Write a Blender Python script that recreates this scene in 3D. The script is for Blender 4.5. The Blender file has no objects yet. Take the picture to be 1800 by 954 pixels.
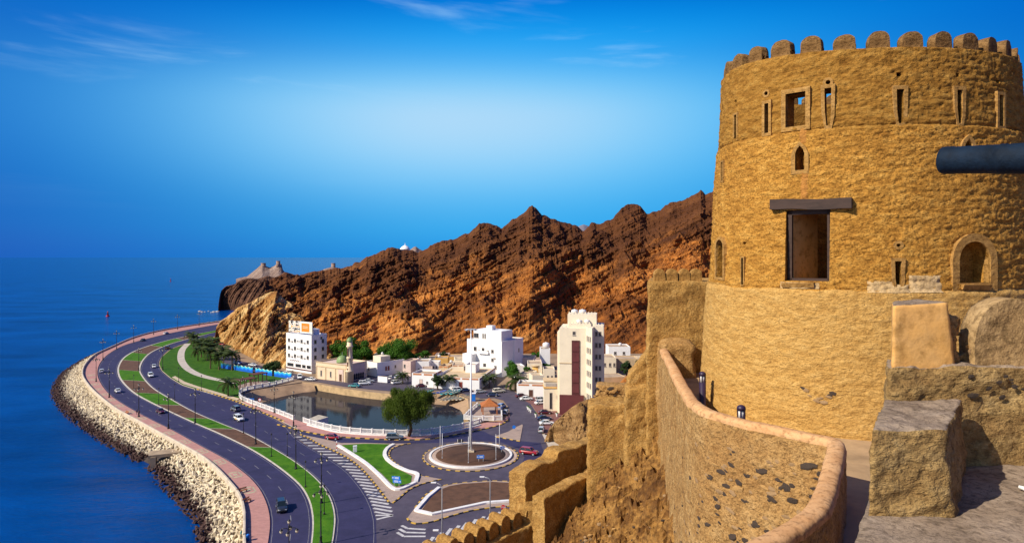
import bpy, bmesh, math, random
import numpy as np
from mathutils import Vector, Matrix

scene = bpy.context.scene
COL = scene.collection
R = math.radians
rnd = random.Random(7)

# ------------------------------------------------------------------ camera
F, CX, HY, H = 1150.0, 900.0, 452.0, 50.0      # focal length in photo pixels, principal column, horizon row, eye height
cam_d = bpy.data.cameras.new('camera')
cam_d.sensor_width = 36.0
cam_d.lens = 36.0 * F / 1800.0
cam_d.shift_y = -(477.0 - HY) / 1800.0
cam_d.clip_start = 0.1
cam_d.clip_end = 120000.0
cam = bpy.data.objects.new('camera', cam_d)
COL.objects.link(cam)
cam.location = (0, 0, H)
cam.rotation_euler = (R(90), 0, 0)
scene.camera = cam

# ------------------------------------------------------------------ sun and sky
SUN_EL, SUN_AZ = 38.0, 241.0                    # azimuth clockwise from +Y (into the picture)
sdir = Vector((math.sin(R(SUN_AZ)) * math.cos(R(SUN_EL)), math.cos(R(SUN_AZ)) * math.cos(R(SUN_EL)), math.sin(R(SUN_EL))))
sun_d = bpy.data.lights.new('sun', 'SUN')
sun_d.energy = 5.0
sun_d.angle = R(0.53)
sun_d.color = (1.0, 0.90, 0.74)
sun = bpy.data.objects.new('sun', sun_d)
COL.objects.link(sun)
sun.location = (-80, -60, 120)
sun.rotation_euler = (-sdir).to_track_quat('-Z', 'Y').to_euler()

world = bpy.data.worlds.new('World')
scene.world = world
world.use_nodes = True
wn, wl = world.node_tree.nodes, world.node_tree.links
wn.clear()
w_out = wn.new('ShaderNodeOutputWorld')
w_bg = wn.new('ShaderNodeBackground')
w_bg.inputs['Strength'].default_value = 0.10
w_sky = wn.new('ShaderNodeTexSky')
w_sky.sky_type = 'NISHITA'
w_sky.sun_disc = False
w_sky.sun_elevation = R(SUN_EL)
w_sky.sun_rotation = R(SUN_AZ)
w_sky.air_density = 1.0
w_sky.dust_density = 0.6
w_sky.ozone_density = 3.0
w_tc = wn.new('ShaderNodeTexCoord')
w_sep = wn.new('ShaderNodeSeparateXYZ')
wl.new(w_tc.outputs['Generated'], w_sep.inputs[0])


def wmath(op, a, b=None, clamp=False):
    n = wn.new('ShaderNodeMath')
    n.operation = op
    n.use_clamp = clamp
    for i, v in enumerate((a, b)):
        if v is None:
            continue
        if isinstance(v, (int, float)):
            n.inputs[i].default_value = v
        else:
            wl.new(v, n.inputs[i])
    return n.outputs[0]


def wramp(fac, stops):
    n = wn.new('ShaderNodeValToRGB')
    n.color_ramp.interpolation = 'EASE'
    els = n.color_ramp.elements
    while len(els) < len(stops):
        els.new(0.5)
    for e, (p, c) in zip(els, stops):
        e.position = p
        e.color = (*c, 1)
    wl.new(fac, n.inputs[0])
    return n.outputs[0]


def wmix(fac, a, b):
    n = wn.new('ShaderNodeMix')
    n.data_type = 'RGBA'
    n.clamp_result = False
    if isinstance(fac, (int, float)):
        n.inputs[0].default_value = fac
    else:
        wl.new(fac, n.inputs[0])
    for i, v in ((6, a), (7, b)):
        if isinstance(v, tuple):
            n.inputs[i].default_value = (*v, 1)
        else:
            wl.new(v, n.inputs[i])
    return n.outputs[2]


# clear air by elevation: saturated maritime blue, deeper with height
elev = wmath('MAXIMUM', w_sep.outputs['Z'], 0.0)
azx0 = wmath('ARCTAN2', w_sep.outputs['X'], w_sep.outputs['Y'])
blue = wramp(elev, [(0.0, (0.0, 2.5, 6.6)), (0.05, (0.0, 2.9, 6.9)), (0.2, (0.0, 3.4, 7.6)), (0.30, (0.0, 2.7, 7.3)), (0.40, (0.0, 1.2, 5.4)), (1.0, (0.0, 0.7, 4.0))])
azp = wmath('DIVIDE', wmath('ADD', azx0, -0.05), 0.56)
pol = wmath('ADD', wmath('MULTIPLY', wmath('POWER', 2.718, wmath('MULTIPLY', wmath('MULTIPLY', azp, azp), -1.0)), 0.80), 0.20)
w_pol = wn.new('ShaderNodeMix')
w_pol.data_type = 'RGBA'
w_pol.blend_type = 'MULTIPLY'
w_pol.inputs[0].default_value = 1.0
w_cmb = wn.new('ShaderNodeCombineXYZ')
for k_ in range(2):
    wl.new(pol, w_cmb.inputs[k_])
wl.new(wmath('ADD', wmath('MULTIPLY', pol, 0.55), 0.45), w_cmb.inputs[2])
wl.new(blue, w_pol.inputs[6])
wl.new(w_cmb.outputs[0], w_pol.inputs[7])
w_hs = wn.new('ShaderNodeHueSaturation')
w_hs.inputs['Saturation'].default_value = 1.55
w_hs.inputs['Hue'].default_value = 0.492
wl.new(w_sky.outputs[0], w_hs.inputs['Color'])
# the sky pales towards the sun, behind the viewer
w_dot = wn.new('ShaderNodeVectorMath')
w_dot.operation = 'DOT_PRODUCT'
w_dot.inputs[1].default_value = tuple(sdir)
wl.new(w_tc.outputs['Generated'], w_dot.inputs[0])
w_mr = wn.new('ShaderNodeMapRange')
w_mr.interpolation_type = 'SMOOTHSTEP'
w_mr.inputs['From Min'].default_value = 0.15
w_mr.inputs['From Max'].default_value = 0.85
w_mr.inputs['To Min'].default_value = 0.03
w_mr.inputs['To Max'].default_value = 0.9
wl.new(w_dot.outputs['Value'], w_mr.inputs['Value'])
w_pale = wmix(wmath('SUBTRACT', w_mr.outputs[0], 0.03), w_hs.outputs[0], w_sky.outputs[0])
base_sky = wmix(w_mr.outputs[0], w_pol.outputs[2], w_pale)
# a broad thin veil of high cloud lying low over the sea, uneven in azimuth, and streaks of cirrus
w_map = wn.new('ShaderNodeMapping')
w_map.inputs['Scale'].default_value = (0.9, 0.9, 2.2)
w_map.inputs['Location'].default_value = (0.55, 0.0, 0.15)
wl.new(w_tc.outputs['Generated'], w_map.inputs[0])
w_n1 = wn.new('ShaderNodeTexNoise')
w_n1.inputs['Scale'].default_value = 1.3
w_n1.inputs['Detail'].default_value = 2.0
wl.new(w_map.outputs[0], w_n1.inputs['Vector'])
azc = wmath('DIVIDE', wmath('ADD', azx0, 0.06), 0.43)
de_ = wmath('SUBTRACT', elev, 0.205)
de_ = wmath('ADD', wmath('DIVIDE', wmath('MAXIMUM', de_, 0.0), 0.080), wmath('DIVIDE', wmath('MINIMUM', de_, 0.0), 0.125))
q2 = wmath('ADD', wmath('MULTIPLY', azc, azc), wmath('MULTIPLY', de_, de_))
veil = wmath('POWER', 2.718, wmath('MULTIPLY', q2, -1.0))
veil = wmath('MULTIPLY', veil, wmath('ADD', wmath('MULTIPLY', w_n1.outputs['Fac'], 0.4), 0.70), clamp=True)
sky2 = wmix(veil, base_sky, (0.5, 4.6, 7.9))
sky2 = wmix(wmath('POWER', veil, 1.7), sky2, (3.7, 5.8, 7.7))
w_map2 = wn.new('ShaderNodeMapping')
w_map2.inputs['Scale'].default_value = (1.0, 1.0, 7.0)
w_map2.inputs['Rotation'].default_value = (0.0, R(7), 0.0)
w_map2.inputs['Location'].default_value = (0.42, 0.3, 0.0)
w_map3 = wn.new('ShaderNodeMapping')
w_map3.inputs['Rotation'].default_value = (0.0, 0.0, R(-16))
wl.new(w_tc.outputs['Generated'], w_map3.inputs[0])
wl.new(w_map3.outputs[0], w_map2.inputs[0])
w_n2 = wn.new('ShaderNodeTexNoise')
w_n2.inputs['Scale'].default_value = 2.6
w_n2.inputs['Detail'].default_value = 7.0
w_n2.inputs['Roughness'].default_value = 0.55
w_n2.inputs['Distortion'].default_value = 0.5
wl.new(w_map2.outputs[0], w_n2.inputs['Vector'])
cir = wramp(w_n2.outputs['Fac'], [(0.0, (0, 0, 0)), (0.54, (0, 0, 0)), (0.74, (1, 1, 1)), (1.0, (1, 1, 1))])
cir_e = wramp(elev, [(0.0, (0, 0, 0)), (0.16, (0.04, 0.04, 0.04)), (0.28, (0.45, 0.45, 0.45)), (0.5, (0.7, 0.7, 0.7)), (1.0, (0.4, 0.4, 0.4))])
w_mul = wn.new('ShaderNodeMix')
w_mul.data_type = 'RGBA'
w_mul.blend_type = 'MULTIPLY'
w_mul.inputs[0].default_value = 1.0
wl.new(cir, w_mul.inputs[6])
wl.new(cir_e, w_mul.inputs[7])
sky3 = wmix(wmath('MULTIPLY', w_mul.outputs[2], 0.8), sky2, (3.6, 6.0, 8.2))
wl.new(sky3, w_bg.inputs['Color'])
wl.new(w_bg.outputs[0], w_out.inputs[0])

vs = scene.view_settings
vs.view_transform = 'Standard'
vs.look = 'None'
vs.exposure = 0.30
vs.gamma = 1.0
vs.use_curve_mapping = False
scene.render.engine = 'CYCLES'
scene.cycles.max_bounces = 5
scene.cycles.diffuse_bounces = 3
scene.cycles.glossy_bounces = 3
scene.cycles.transmission_bounces = 4
scene.cycles.use_denoising = True


# ================================================================== helpers
def G(px, py, z=0.0):
    """ground point at height z seen at photo pixel (px, py)"""
    D = F * (H - z) / (py - HY)
    return Vector(((px - CX) * D / F, D, z))


def P(px, py, D):
    """point at depth D seen at photo pixel (px, py)"""
    return Vector(((px - CX) * D / F, D, H - (py - HY) * D / F))


def hash3(ix, iy, iz, seed):
    with np.errstate(over='ignore'):
        h = ix.astype(np.uint32) * np.uint32(374761393) + iy.astype(np.uint32) * np.uint32(668265263) + iz.astype(np.uint32) * np.uint32(2246822519) + np.uint32((seed * 3266489917) & 0xffffffff)
        h = (h ^ (h >> np.uint32(13))) * np.uint32(1274126177)
        h = (h ^ (h >> np.uint32(16))) * np.uint32(2654435761)
        h = h ^ (h >> np.uint32(15))
    return h.astype(np.float64) / 4294967295.0


def vnoise(x, y, z, seed=0):
    """smooth value noise in -1..1"""
    x, y, z = np.broadcast_arrays(np.asarray(x, float), np.asarray(y, float), np.asarray(z, float))
    fx, fy, fz = np.floor(x), np.floor(y), np.floor(z)
    tx, ty, tz = x - fx, y - fy, z - fz
    ix, iy, iz = fx.astype(np.int64), fy.astype(np.int64), fz.astype(np.int64)
    tx, ty, tz = [t * t * t * (t * (t * 6 - 15) + 10) for t in (tx, ty, tz)]
    out = 0
    for a in (0, 1):
        for b in (0, 1):
            for c in (0, 1):
                w = (tx if a else 1 - tx) * (ty if b else 1 - ty) * (tz if c else 1 - tz)
                out = out + w * hash3(ix + a, iy + b, iz + c, seed)
    return out * 2 - 1


def fbm(x, y, z, oct=4, seed=0, gain=0.5, ridged=False):
    s, a, f, n = 0, 1.0, 1.0, 0
    for o in range(oct):
        v = vnoise(np.asarray(x) * f, np.asarray(y) * f, np.asarray(z) * f, seed + o * 17)
        if ridged:
            v = 1 - 2 * np.abs(v)
        s = s + v * a
        n += a
        a *= gain
        f *= 2.03
    return s / n


def setp(o, label=None, cat=None, group=None, kind=None):
    if label:
        o['label'] = label
    if cat:
        o['category'] = cat
    if group:
        o['group'] = group
    if kind:
        o['kind'] = kind
    return o


def empty(name, loc=(0, 0, 0), rz=0.0, label=None, cat=None, group=None, parent=None):
    o = bpy.data.objects.new(name, None)
    COL.objects.link(o)
    o.location = loc
    o.rotation_euler = (0, 0, rz)
    o.empty_display_size = 0.3
    if parent:
        o.parent = parent
    return setp(o, label, cat, group)


def link(name, me, parent=None, loc=None, rz=None):
    o = bpy.data.objects.new(name, me)
    COL.objects.link(o)
    if parent:
        o.parent = parent
    if loc is not None:
        o.location = loc
    if rz is not None:
        o.rotation_euler = (0, 0, rz)
    return o


class MB:
    """collects faces of one mesh"""

    def __init__(s):
        s.v, s.f, s.m, s.mi, s.sm = [], [], [], 0, False
        s.smooth = []

    def add(s, verts, faces, smooth=None):
        b = len(s.v)
        s.v += [tuple(v) for v in verts]
        for f in faces:
            s.f.append(tuple(i + b for i in f))
            s.m.append(s.mi)
            s.smooth.append(s.sm if smooth is None else smooth)
        return s

    def box(s, c, d, rz=0.0, taper=1.0):
        cx, cy, cz = c
        hx, hy, hz = d[0] / 2, d[1] / 2, d[2] / 2
        ca, sa = math.cos(rz), math.sin(rz)
        vs_ = []
        for z, k in ((-hz, 1.0), (hz, taper)):
            for x, y in ((-hx, -hy), (hx, -hy), (hx, hy), (-hx, hy)):
                x, y = x * k, y * k
                vs_.append((cx + x * ca - y * sa, cy + x * sa + y * ca, cz + z))
        return s.add(vs_, [(3, 2, 1, 0), (4, 5, 6, 7), (0, 1, 5, 4), (1, 2, 6, 5), (2, 3, 7, 6), (3, 0, 4, 7)], False)

    def prism(s, poly, z0, z1):
        n = len(poly)
        vs_ = [(p[0], p[1], z0) for p in poly] + [(p[0], p[1], z1) for p in poly]
        fs = [tuple(range(n))[::-1], tuple(range(n, 2 * n))] + [(i, (i + 1) % n, n + (i + 1) % n, n + i) for i in range(n)]
        return s.add(vs_, fs, False)

    def sweep(s, prof, a, b):
        """extrude a polygon given as 3D points at a along the vector b-a"""
        a, b = Vector(a), Vector(b)
        n = len(prof)
        vs_ = [Vector(p) + a for p in prof] + [Vector(p) + b for p in prof]
        fs = [tuple(range(n))[::-1], tuple(range(n, 2 * n))] + [(i, (i + 1) % n, n + (i + 1) % n, n + i) for i in range(n)]
        return s.add(vs_, fs, False)

    def tube(s, path, rad, n=8, caps=True, smooth=True):
        path = [Vector(p) for p in path]
        m = len(path)
        if isinstance(rad, (int, float)):
            rad = [rad] * m
        vs_, fs = [], []
        up = Vector((0, 0, 1))
        for i, p in enumerate(path):
            t = (path[min(i + 1, m - 1)] - path[max(i - 1, 0)])
            t = t.normalized() if t.length > 1e-9 else Vector((0, 0, 1))
            ref = up if abs(t.z) < 0.95 else Vector((0, 1, 0))
            u = t.cross(ref).normalized()
            w = u.cross(t).normalized()
            for k in range(n):
                a = 2 * math.pi * k / n
                vs_.append(p + (u * math.cos(a) + w * math.sin(a)) * rad[i])
        for i in range(m - 1):
            for k in range(n):
                k2 = (k + 1) % n
                fs.append((i * n + k, i * n + k2, (i + 1) * n + k2, (i + 1) * n + k))
        s.add(vs_, fs, smooth)
        if caps:
            b = len(s.v) - len(vs_)
            for idx in (tuple(range(n))[::-1], tuple(range((m - 1) * n, m * n))):
                s.f.append(tuple(i + b for i in idx))
                s.m.append(s.mi)
                s.smooth.append(False)
        return s

    def lathe(s, prof, n=16, c=(0, 0, 0), smooth=True):
        vs_, fs = [], []
        for r, z in prof:
            for k in range(n):
                a = 2 * math.pi * k / n
                vs_.append((c[0] + r * math.cos(a), c[1] + r * math.sin(a), c[2] + z))
        for i in range(len(prof) - 1):
            for k in range(n):
                k2 = (k + 1) % n
                fs.append((i * n + k, i * n + k2, (i + 1) * n + k2, (i + 1) * n + k))
        fs.append(tuple(range(n))[::-1])
        fs.append(tuple(range((len(prof) - 1) * n, len(prof) * n)))
        return s.add(vs_, fs, smooth)

    def mesh(s, name, mats):
        me = bpy.data.meshes.new(name)
        me.from_pydata(s.v, [], s.f)
        for m in (mats if isinstance(mats, (list, tuple)) else [mats]):
            me.materials.append(m)
        me.polygons.foreach_set('material_index', s.m)
        me.polygons.foreach_set('use_smooth', s.smooth)
        me.update()
        return me

    def build(s, name, mats, parent=None, loc=None, rz=None):
        return link(name, s.mesh(name, mats), parent, loc, rz)


def grid_mesh(name, co, mat, smooth=True, wrap=False):
    """co: array (nu, nv, 3)"""
    nu, nv = co.shape[:2]
    idx = np.arange(nu * nv).reshape(nu, nv)
    if wrap:
        a = idx[:, :-1]
        b = np.roll(idx, -1, 0)[:, :-1]
        c = np.roll(idx, -1, 0)[:, 1:]
        d = idx[:, 1:]
    else:
        a, b, c, d = idx[:-1, :-1], idx[1:, :-1], idx[1:, 1:], idx[:-1, 1:]
    q = np.stack([a, b, c, d], -1).reshape(-1, 4)
    me = bpy.data.meshes.new(name)
    me.vertices.add(nu * nv)
    me.vertices.foreach_set('co', co.reshape(-1).astype(np.float32))
    me.loops.add(q.size)
    me.loops.foreach_set('vertex_index', q.reshape(-1).astype(np.int32))
    me.polygons.add(len(q))
    me.polygons.foreach_set('loop_start', np.arange(0, q.size, 4, dtype=np.int32))
    me.polygons.foreach_set('loop_total', np.full(len(q), 4, dtype=np.int32))
    me.polygons.foreach_set('use_smooth', np.full(len(q), smooth))
    me.update(calc_edges=True)
    me.validate()
    me.materials.append(mat)
    return me


def spline(pts, n=60):
    """Catmull-Rom through pts, resampled to n points evenly by length"""
    p = np.array([tuple(q) for q in pts], float)
    e = np.vstack([2 * p[0] - p[1], p, 2 * p[-1] - p[-2]])
    out = []
    for i in range(1, len(e) - 2):
        for t in np.linspace(0, 1, 12, endpoint=False):
            a, b, c, d = e[i - 1], e[i], e[i + 1], e[i + 2]
            out.append(0.5 * ((2 * b) + (c - a) * t + (2 * a - 5 * b + 4 * c - d) * t * t + (3 * b - a - 3 * c + d) * t ** 3))
    out.append(e[-2])
    return resample(np.array(out), n)


def resample(q, n):
    q = np.asarray(q, float)
    L = np.concatenate([[0], np.cumsum(np.linalg.norm(np.diff(q, axis=0), axis=1))])
    t = np.linspace(0, L[-1], n)
    return np.stack([np.interp(t, L, q[:, k]) for k in range(q.shape[1])], 1)


def clen(q):
    return float(np.linalg.norm(np.diff(q, axis=0), axis=1).sum())


def offset(q, d):
    """parallel curve in plan, d to the left of travel"""
    t = np.gradient(q[:, :2], axis=0)
    t /= np.linalg.norm(t, axis=1)[:, None] + 1e-9
    o = q.copy()
    o[:, 0] += -t[:, 1] * d
    o[:, 1] += t[:, 0] * d
    return o


def gcurve(px, n=60, z=0.0):
    return spline([G(x, y, z) for x, y in px], n)


def fill(name, loops, z, mat, thick=0.0, kind='structure', parent=None, side_mat=None):
    """a flat sheet (with holes after the first loop); with thick > 0 a slab whose top lies at z"""
    bm = bmesh.new()
    es = []
    for lp in loops:
        vs_ = [bm.verts.new((p[0], p[1], z)) for p in lp]
        for i in range(len(vs_)):
            es.append(bm.edges.new((vs_[i], vs_[(i + 1) % len(vs_)])))
    bmesh.ops.triangle_fill(bm, use_beauty=True, use_dissolve=False, edges=es)
    for f in bm.faces:
        if f.normal.z < 0:
            f.normal_flip()
    if thick > 0:
        bd = [e for e in bm.edges if e.is_boundary]
        r = bmesh.ops.extrude_edge_only(bm, edges=bd)
        for g in r['geom']:
            if isinstance(g, bmesh.types.BMVert):
                g.co.z -= thick
        for g in r['geom']:
            if isinstance(g, bmesh.types.BMFace):
                g.material_index = 1 if side_mat else 0
        bmesh.ops.recalc_face_normals(bm, faces=bm.faces)
    me = bpy.data.meshes.new(name)
    bm.to_mesh(me)
    bm.free()
    me.materials.append(mat)
    if side_mat:
        me.materials.append(side_mat)
    o = link(name, me, parent)
    if kind and not parent:
        o['kind'] = kind
    return o


def strip(name, A, B, z, mat, thick=0.0, parent=None, kind='structure', side_mat=None):
    lp = [tuple(p) for p in A] + [tuple(p) for p in B[::-1]]
    mb = MB()
    n = len(A)
    mb.add([(p[0], p[1], z) for p in A] + [(p[0], p[1], z) for p in B], [(i, i + 1, n + i + 1, n + i) for i in range(n - 1)])
    if thick > 0:
        if side_mat:
            mb.mi = 1
        m = len(lp)
        mb.add([(p[0], p[1], z) for p in lp] + [(p[0], p[1], z - thick) for p in lp], [(i, (i + 1) % m, m + (i + 1) % m, m + i) for i in range(m)])
    me = mb.mesh(name, [mat, side_mat] if side_mat else [mat])
    bm = bmesh.new()
    bm.from_mesh(me)
    bmesh.ops.remove_doubles(bm, verts=bm.verts, dist=1e-4)
    bmesh.ops.recalc_face_normals(bm, faces=bm.faces)
    if sum(f.normal.z for f in bm.faces) < 0:
        bmesh.ops.reverse_faces(bm, faces=bm.faces)
    bm.to_mesh(me)
    bm.free()
    o = link(name, me, parent)
    if kind and not parent:
        o['kind'] = kind
    return o


# ------------------------------------------------------------------ materials
def nodes_of(name):
    m = bpy.data.materials.new(name)
    m.use_nodes = True
    nt = m.node_tree
    b = nt.nodes['Principled BSDF']
    return m, nt, b


def N(nt, t, **kw):
    n = nt.nodes.new(t)
    for k, v in kw.items():
        if k in n.inputs:
            n.inputs[k].default_value = v
        else:
            setattr(n, k, v)
    return n


def ramp(nt, fac, stops, interp='LINEAR'):
    n = nt.nodes.new('ShaderNodeValToRGB')
    n.color_ramp.interpolation = interp
    els = n.color_ramp.elements
    while len(els) < len(stops):
        els.new(0.5)
    for e, (p, c) in zip(els, stops):
        e.position = p
        e.color = (*c, 1) if len(c) == 3 else c
    nt.links.new(fac, n.inputs[0])
    return n.outputs[0]


def mixc(nt, fac, a, b, blend='MIX'):
    n = nt.nodes.new('ShaderNodeMix')
    n.data_type = 'RGBA'
    n.blend_type = blend
    if isinstance(fac, (int, float)):
        n.inputs[0].default_value = fac
    else:
        nt.links.new(fac, n.inputs[0])
    for i, v in ((6, a), (7, b)):
        if isinstance(v, tuple):
            n.inputs[i].default_value = (*v, 1)
        else:
            nt.links.new(v, n.inputs[i])
    return n.outputs[2]


def noise(nt, scale, detail=4.0, rough=0.55, stretch=None, rot=None, dist=0.0, coord='Object'):
    tc = nt.nodes.new('ShaderNodeTexCoord')
    src = tc.outputs[coord]
    if stretch or rot:
        mp = nt.nodes.new('ShaderNodeMapping')
        if stretch:
            mp.inputs['Scale'].default_value = stretch
        if rot:
            mp.inputs['Rotation'].default_value = rot
        nt.links.new(src, mp.inputs[0])
        src = mp.outputs[0]
    n = nt.nodes.new('ShaderNodeTexNoise')
    n.inputs['Scale'].default_value = scale
    n.inputs['Detail'].default_value = detail
    n.inputs['Roughness'].default_value = rough
    n.inputs['Distortion'].default_value = dist
    nt.links.new(src, n.inputs['Vector'])
    return n.outputs['Fac']


def add_bump(nt, b, h, strength, dist):
    n = nt.nodes.new('ShaderNodeBump')
    n.inputs['Strength'].default_value = strength
    n.inputs['Distance'].default_value = dist
    nt.links.new(h, n.inputs['Height'])
    prev = b.inputs['Normal'].links
    if prev:
        nt.links.new(prev[0].from_socket, n.inputs['Normal'])
    nt.links.new(n.outputs[0], b.inputs['Normal'])


_mc = {}


def mat(name, col, rough=0.8, var=0.25, scale=2.0, bump=0.0, bscale=None, bdist=0.02, metal=0.0, dark=None, stretch=None, coat=0.0, spec=0.4):
    """painted or plain surface with mottled tone, grime blotches and fine relief"""
    if name in _mc:
        return _mc[name]
    m, nt, b = nodes_of(name)
    c = tuple(col)
    d = dark or tuple(x * (1 - var) for x in c)
    l = tuple(min(1, x * (1 + var * 0.5)) for x in c)
    f = noise(nt, scale, 5.0, 0.6, stretch)
    base = ramp(nt, f, [(0.3, d), (0.52, c), (0.75, l)])
    f2 = noise(nt, scale * 6.3, 3.0, 0.6, stretch)
    base = mixc(nt, ramp(nt, f2, [(0.35, (0, 0, 0)), (0.75, (0.35, 0.35, 0.35))]), base, d)
    nt.links.new(base, b.inputs['Base Color'])
    b.inputs['Roughness'].default_value = rough
    b.inputs['Metallic'].default_value = metal
    b.inputs['Specular IOR Level'].default_value = spec
    b.inputs['Coat Weight'].default_value = coat
    if bump:
        add_bump(nt, b, noise(nt, bscale or scale * 8, 6.0, 0.6, stretch), bump, bdist)
    _mc[name] = m
    return m


def glass_mat(name, col=(0.02, 0.03, 0.04), rough=0.08):
    if name in _mc:
        return _mc[name]
    m, nt, b = nodes_of(name)
    b.inputs['Base Color'].default_value = (*col, 1)
    b.inputs['Roughness'].default_value = rough
    b.inputs['Specular IOR Level'].default_value = 0.6
    _mc[name] = m
    return m

# ================================================================== materials of the setting
def sea_mat():
    m, nt, b = nodes_of('sea_water')
    f = noise(nt, 0.012, 4.0, 0.6, (1.0, 2.2, 1.0))
    nt.links.new(ramp(nt, f, [(0.3, (0.0, 0.024, 0.12)), (0.7, (0.0, 0.066, 0.30))]), b.inputs['Base Color'])
    b.inputs['Roughness'].default_value = 0.2
    b.inputs['IOR'].default_value = 1.33
    b.inputs['Specular IOR Level'].default_value = 0.12
    add_bump(nt, b, noise(nt, 0.11, 5.0, 0.65, (0.7, 1.5, 1.0), (0, 0, R(25))), 0.9, 1.1)
    add_bump(nt, b, noise(nt, 0.75, 5.0, 0.7, (0.6, 1.5, 1.0), (0, 0, R(-12))), 0.8, 0.30)
    return m


def asphalt_mat(name, c0, c1):
    m, nt, b = nodes_of(name)
    f = noise(nt, 0.06, 5.0, 0.6)
    g = noise(nt, 9.0, 3.0, 0.7)
    f3 = noise(nt, 0.35, 6.0, 0.7)
    base = ramp(nt, f, [(0.3, c0), (0.7, c1)])
    base = mixc(nt, ramp(nt, f3, [(0.42, (0, 0, 0)), (0.70, (0.55, 0.55, 0.55))]), base, tuple(x * 1.45 for x in c1))
    base = mixc(nt, ramp(nt, g, [(0.4, (0, 0, 0)), (0.7, (0.3, 0.3, 0.3))]), base, tuple(x * 1.6 for x in c1))
    nt.links.new(base, b.inputs['Base Color'])
    b.inputs['Roughness'].default_value = 0.75
    b.inputs['Specular IOR Level'].default_value = 0.35
    add_bump(nt, b, g, 0.3, 0.01)
    return m


def grass_mat(name, c0, c1, c2):
    m, nt, b = nodes_of(name)
    f = noise(nt, 0.35, 6.0, 0.65)
    g = noise(nt, 5.0, 4.0, 0.7)
    base = ramp(nt, f, [(0.28, c0), (0.5, c1), (0.72, c2)])
    base = mixc(nt, ramp(nt, g, [(0.35, (0.0, 0.0, 0.0)), (0.7, (0.5, 0.5, 0.5))]), base, c0)
    nt.links.new(base, b.inputs['Base Color'])
    b.inputs['Roughness'].default_value = 0.9
    b.inputs['Specular IOR Level'].default_value = 0.15
    add_bump(nt, b, g, 0.8, 0.08)
    return m


def paving_mat(name, c, mortar, w, h, scale=1.0):
    m, nt, b = nodes_of(name)
    tc = nt.nodes.new('ShaderNodeTexCoord')
    br = nt.nodes.new('ShaderNodeTexBrick')
    br.inputs['Scale'].default_value = scale
    br.inputs['Brick Width'].default_value = w
    br.inputs['Row Height'].default_value = h
    br.inputs['Mortar Size'].default_value = 0.03
    br.inputs['Color1'].default_value = (*c, 1)
    br.inputs['Color2'].default_value = (*[x * 0.78 for x in c], 1)
    br.inputs['Mortar'].default_value = (*mortar, 1)
    nt.links.new(tc.outputs['Object'], br.inputs['Vector'])
    f = noise(nt, 0.4, 5.0, 0.6)
    base = mixc(nt, ramp(nt, f, [(0.35, (0, 0, 0)), (0.75, (0.5, 0.5, 0.5))]), br.outputs['Color'], tuple(x * 0.65 for x in c))
    nt.links.new(base, b.inputs['Base Color'])
    b.inputs['Roughness'].default_value = 0.85
    add_bump(nt, b, br.outputs['Fac'], -0.4, 0.01)
    return m


M_sea = sea_mat()
M_asph = asphalt_mat('coast_asphalt', (0.018, 0.016, 0.048), (0.030, 0.027, 0.076))
M_asph2 = asphalt_mat('town_asphalt', (0.040, 0.033, 0.054), (0.075, 0.062, 0.086))
M_grass = grass_mat('lawn', (0.025, 0.085, 0.004), (0.055, 0.17, 0.006), (0.10, 0.22, 0.012))
M_grass2 = grass_mat('park_lawn', (0.018, 0.060, 0.004), (0.040, 0.120, 0.006), (0.075, 0.155, 0.012))
M_soil = mat('planting_soil', (0.115, 0.055, 0.030), 0.95, 0.45, 0.5, 0.6, 6.0, 0.05)
M_soil2 = mat('round_bed_soil', (0.085, 0.040, 0.022), 0.95, 0.4, 0.35, 0.6, 5.0, 0.05)
M_kerb = mat('pale_kerb', (0.55, 0.50, 0.42), 0.85, 0.3, 1.0)
M_white = mat('white_paint', (0.78, 0.76, 0.73), 0.6, 0.18, 0.7)
M_mark = mat('road_paint', (0.55, 0.53, 0.52), 0.7, 0.35, 1.2)
M_mark_old = mat('worn_road_paint', (0.20, 0.19, 0.21), 0.75, 0.5, 1.5)
M_yel = mat('kerb_yellow', (0.60, 0.36, 0.05), 0.7, 0.3, 1.5)
M_blk = mat('kerb_black', (0.03, 0.028, 0.03), 0.7, 0.3, 1.5)
M_pink = paving_mat('pink_paving', (0.52, 0.25, 0.21), (0.38, 0.22, 0.19), 0.8, 0.4, 1.0)
M_redpave = paving_mat('red_paving', (0.22, 0.085, 0.075), (0.15, 0.09, 0.08), 0.9, 0.45, 1.0)
M_ipave = paving_mat('island_paving', (0.42, 0.31, 0.25), (0.30, 0.22, 0.18), 0.8, 0.4, 1.0)
M_beige = mat('beige_paving', (0.55, 0.44, 0.30), 0.85, 0.3, 0.8)
M_path = mat('park_path_paving', (0.50, 0.44, 0.38), 0.85, 0.25, 0.4)
M_dust = mat('town_dust', (0.30, 0.205, 0.13), 0.95, 0.4, 0.10, 0.5, 1.5, 0.1)
M_conc = mat('weathered_concrete', (0.48, 0.42, 0.33), 0.85, 0.35, 0.6, 0.3, 4.0, 0.03)
M_sand = mat('beach_sand', (0.36, 0.235, 0.14), 0.95, 0.35, 0.25, 0.5, 2.5, 0.08)
M_lwall = mat('lagoon_wall_plaster', (0.52, 0.36, 0.19), 0.9, 0.4, 0.5, 0.4, 3.0, 0.04)

# ================================================================== sea and land
SEA = -4.0
sea = MB().add([(-60000, -3000, SEA), (60000, -3000, SEA), (60000, 90000, SEA), (-60000, 90000, SEA)], [(0, 1, 2, 3)]).build('sea', M_sea)
sea['kind'] = 'structure'

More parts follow.
